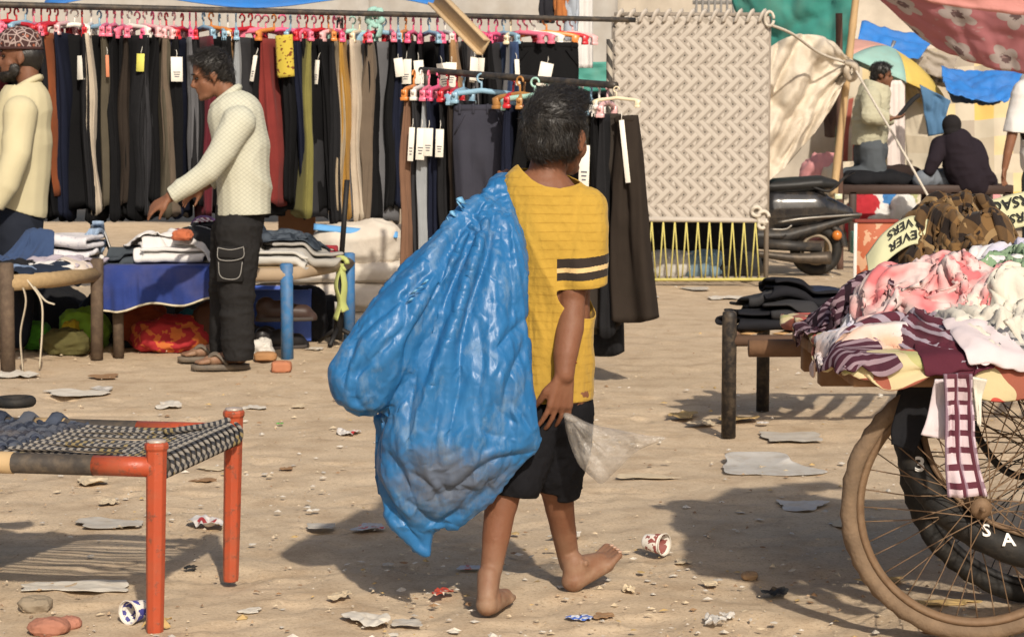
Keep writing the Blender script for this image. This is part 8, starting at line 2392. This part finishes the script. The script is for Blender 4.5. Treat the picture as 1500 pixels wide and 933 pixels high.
LIT = [(1122, 686, 196, 34, PLP, 'big pale torn sheet lying below the black-legged cot', 0.007, 0), (1160, 641, 108, 20, GP, 'flat grey cardboard beside the near black leg', 0.005, 1), (1174, 742, 104, 20, PLP, 'thin white plastic strip in the cart\'s shadow', 0.010, 0),
  (1078, 616, 70, 14, TP, 'twisted yellowish peel at the foot of the near black leg', 0.018, 0), (1000, 610, 56, 16, TP, 'tan torn scraps left of the black-legged cot', 0.014, 0), (1028, 622, 44, 10, CP, 'pale scrap between the tan scraps and the black leg', 0.012, 0), (1118, 622, 20, 9, WRP, 'small red and white wrapper behind the near black leg', 0.010, 0),
  (942, 700, 124, 9, CP, 'long thin pale strip right of the clear bag', 0.006, 0), (1136, 871, 46, 16, BKP, 'black crumpled scrap left of the brown wheel', 0.016, 0), (1046, 916, 44, 22, PLP, 'milky crumpled bag at the bottom, left of the brown wheel', 0.028, 0), (1066, 908, 24, 18, PLP, 'small milky scrap just right of the milky bag', 0.022, 0),
  (499, 876, 42, 17, CP, 'folded cream wrapper in front of the sack\'s shadow', 0.016, 0), (540, 912, 84, 28, WP, 'crumpled newspaper page at the bottom centre-left', 0.020, 0), (596, 914, 56, 14, GP, 'flat grey paper beside the crumpled newspaper', 0.004, 1),
  (648, 871, 40, 16, RP, 'red crushed wrapper left of the near bare foot', 0.016, 0), (850, 908, 44, 11, BLP, 'blue and silver wrapper right of the near bare foot', 0.008, 0), (884, 905, 42, 10, BP, 'brown strip beside the blue wrapper', 0.008, 0), (470, 772, 52, 11, GP, 'flat grey piece at the left end of the sack\'s shadow', 0.003, 1),
  (541, 775, 58, 16, FP, 'foil wrapper in the sack\'s shadow', 0.012, 0), (640, 762, 20, 10, FP, 'small foil scrap in shade right of the sack tail', 0.010, 0), (512, 637, 38, 30, WRP, 'crumpled white and red packet left of the sack', 0.028, 0), (462, 512, 30, 9, WP, 'white scrap under the tripod stand', 0.008, 0),
  (304, 770, 62, 44, WRP, 'crushed white and cream carton between the orange legs', 0.030, 0), (112, 862, 196, 24, WP, 'long pale corrugated sheet under the orange cot', 0.010, 1), (158, 769, 124, 20, GP, 'grey paper sheet lying in the orange cot\'s shadow', 0.008, 0), (232, 920, 44, 28, TP, 'crumpled yellow packet at the foot of the near orange leg', 0.030, 0),
  (134, 708, 60, 18, CP, 'crumpled cream paper below the orange rail', 0.020, 0), (160, 738, 40, 14, CP, 'small cream scrap above the grey sheet', 0.014, 0), (248, 596, 54, 16, WP, 'folded white paper behind the orange cot', 0.020, 0), (110, 577, 116, 14, WP, 'pale flat sheet behind the blue weave', 0.008, 0), (150, 572, 40, 14, PLP, 'milky plastic scrap on the pale flat sheet', 0.014, 0),
  (152, 553, 62, 8, BP, 'brown stick-like scraps in front of the wooden-legged cot', 0.008, 0), (24, 550, 74, 18, WP, 'crumpled white papers at the left edge under the cot', 0.018, 0), (372, 598, 40, 8, WP, 'white scrap right behind the far orange leg', 0.006, 0), (366, 897, 46, 10, WP, 'thin white strip right of the near orange leg', 0.006, 0), (300, 705, 46, 7, BP, 'thin dry twig scraps left of the far orange leg', 0.006, 0), (312, 688, 56, 7, CP, 'thin pale husk left of the far orange leg', 0.006, 0),
  (830, 786, 60, 14, WP, 'white scrap between the boy\'s feet', 0.012, 0), (690, 716, 26, 8, RP, 'reddish scrap behind the near calf', 0.006, 0), (1000, 825, 34, 8, CP, 'pale scrap below the paper cup', 0.008, 0), (922, 868, 24, 18, CP, 'curled pale scrap right of the lifted foot', 0.020, 0), (1040, 858, 34, 10, CP, 'pale scrap left of the black scrap', 0.010, 0),
  (1062, 437, 60, 8, WP, 'pale scrap in front of the upright cot', 0.012, 0), (1020, 424, 60, 6, GP, 'grey scrap at the foot of the upright cot', 0.010, 0), (955, 437, 30, 6, WP, 'small white scrap left of the upright cot', 0.010, 0), (1240, 768, 60, 14, CP, 'pale wood splinter beside the brown tyre', 0.006, 0), (1290, 852, 100, 10, TP, 'long tan splinter crossing under the brown wheel', 0.008, 0), (1380, 885, 150, 10, TP, 'long tan plank scrap behind the brown wheel\'s spokes', 0.008, 0), (1400, 910, 120, 16, CP, 'dry pale leaves below the brown wheel hub', 0.012, 0),
  (420, 688, 22, 8, BP, 'brown scrap between orange cot and sack', 0.006, 0), (438, 596, 26, 8, CP, 'pale scrap left of the sack\'s bulge', 0.006, 0), (410, 622, 12, 6, paper_m('green scrap', (0.05, 0.4, 0.05)), 'tiny green scrap left of the sack\'s bulge', 0.005, 0), (280, 835, 22, 12, BKP, 'dark scrap under the orange cot', 0.012, 0), (690, 834, 46, 10, FP, 'flat wrapper in the boy\'s shadow', 0.006, 0)]
for i, (px, py, w_, h_, m, lab, amp, fl_) in enumerate(LIT):
 scrap(px, py, w_, h_, m, lab, amp, i + 1, flat=bool(fl_), up=0.02 if i == 0 else 0.0)
def cup(px, py, rz, label, c2, s=1.0, tilt=PI / 2):
 g = G(px, py)
 t = thing('paper_cup', label, 'cup', (g[0], g[1], 0.036 * s))
 t.rotation_euler = (tilt, 0, rz); t.scale = (s, s, s)
 V, F = lathe([(0.024, -0.036), (0.0243, -0.034), (0.034, 0.034)], 24, cap=False)
 n = newmat('cup print ' + label[:8]); v = n.coord(); sp_ = n.sep(v)
 c = n.mix(n.math('GREATER_THAN', n.noise(v, 55.0, 2), 0.5), (0.62, 0.58, 0.52), c2)
 bnd = n.math('LESS_THAN', n.math('ABSOLUTE', sp_[2]), 0.024)
 o = obj('wall', mesh('wall', V, F, n.out(n.mix(bnd, (0.66, 0.62, 0.56), c), 0.6)), t); solid(o, 0.0012)
 V, F = torus(0.0345, 0.0022, 30, 6); obj('rim', mesh('rim', V[:, [0, 2, 1]] + (0, 0, 0.034), F, WP), t)
 V, F = lathe([(0.0235, -0.033), (0.0235, -0.031)], 24); obj('bottom', mesh('bottom', V, F, WP), t)
cup(960, 812, 0.9, 'paper cup with red and green print lying right of the lifted foot', (0.22, 0.06, 0.05), 0.95)
cup(200, 912, -0.6, 'paper cup with blue print lying by the near orange leg', (0.05, 0.05, 0.22), 0.9)
def stone(px, py, r, c, label, seed):
 g = G(px, py)
 bundle('stone', (g[0], g[1], -0.004), r, seed, plain('stone %d' % seed, c, 0.9, 0.3, 20, 0.5, 60), label, 'stone', 0.35, 0.8, 5.0)
stone(52, 892, (0.042, 0.036, 0.020), (0.26, 0.21, 0.15), 'grey brown stone under the orange cot', 1); stone(72, 926, (0.05, 0.04, 0.022), (0.34, 0.15, 0.10), 'broken brick piece at the lower left corner', 2); stone(100, 918, (0.03, 0.026, 0.016), (0.36, 0.16, 0.11), 'small brick chip right of the broken brick piece', 3)
stone(1098, 846, (0.022, 0.02, 0.012), (0.32, 0.21, 0.12), 'brown pebble at the edge of the cart\'s shadow', 4)
def flecks(name, count, seed, cols, smin, smax, label, hgt):
 rs = np.random.RandomState(seed)
 V = []; F = []; MI = []
 for i in range(count):
  d = 4.6 + 13 * rs.rand() ** 1.7
  x = (rs.rand() * 1.15 - 0.575) * d * 1500 / FPX
  if noise(np.array((x * 0.9, d * 0.7, seed)), seed) + 0.55 < rs.rand() * 0.9: continue
  s = (smin + (smax - smin) * rs.rand() ** 3)
  a = rs.rand() * 6.28; asp = rs.uniform(0.3, 1.0)
  n = rs.randint(4, 7)
  o = len(V); z = 0.004 + 0.006 * noise(np.array((x * 6, d * 6, 0.0)), 5)
  for k in range(n):
   t_ = 2 * PI * k / n; rr = s * rs.uniform(0.6, 1.1)
   p = np.array((rr * math.cos(t_), rr * asp * math.sin(t_)))
   V.append((x + p[0] * math.cos(a) - p[1] * math.sin(a), d + p[0] * math.sin(a) + p[1] * math.cos(a), z + (rs.rand() * 0.5 * s * hgt)))
  V.append((x, d, z + s * hgt * rs.uniform(0.5, 1.2)))
  for k in range(n): F.append((o + k, o + (k + 1) % n, o + n)); MI.append(i % len(cols))
 obj(name, mesh(name, V, F, cols, smooth=False, mi=MI), label=label, kind='stuff')
flecks('litter_flecks', 5200, 3, [WP, CP, CP, BP, TP, WP, GP], 0.004, 0.022, 'tiny paper flecks and husks strewn over the dirt', 0.45)
flecks('pebbles', 4200, 8, [plain('pebble tan', (0.38, 0.27, 0.17), 0.95), plain('pebble brown', (0.24, 0.16, 0.10), 0.95), plain('pebble pale', (0.52, 0.42, 0.30), 0.95)], 0.002, 0.010, 'small pebbles and clods over the dirt', 0.9)
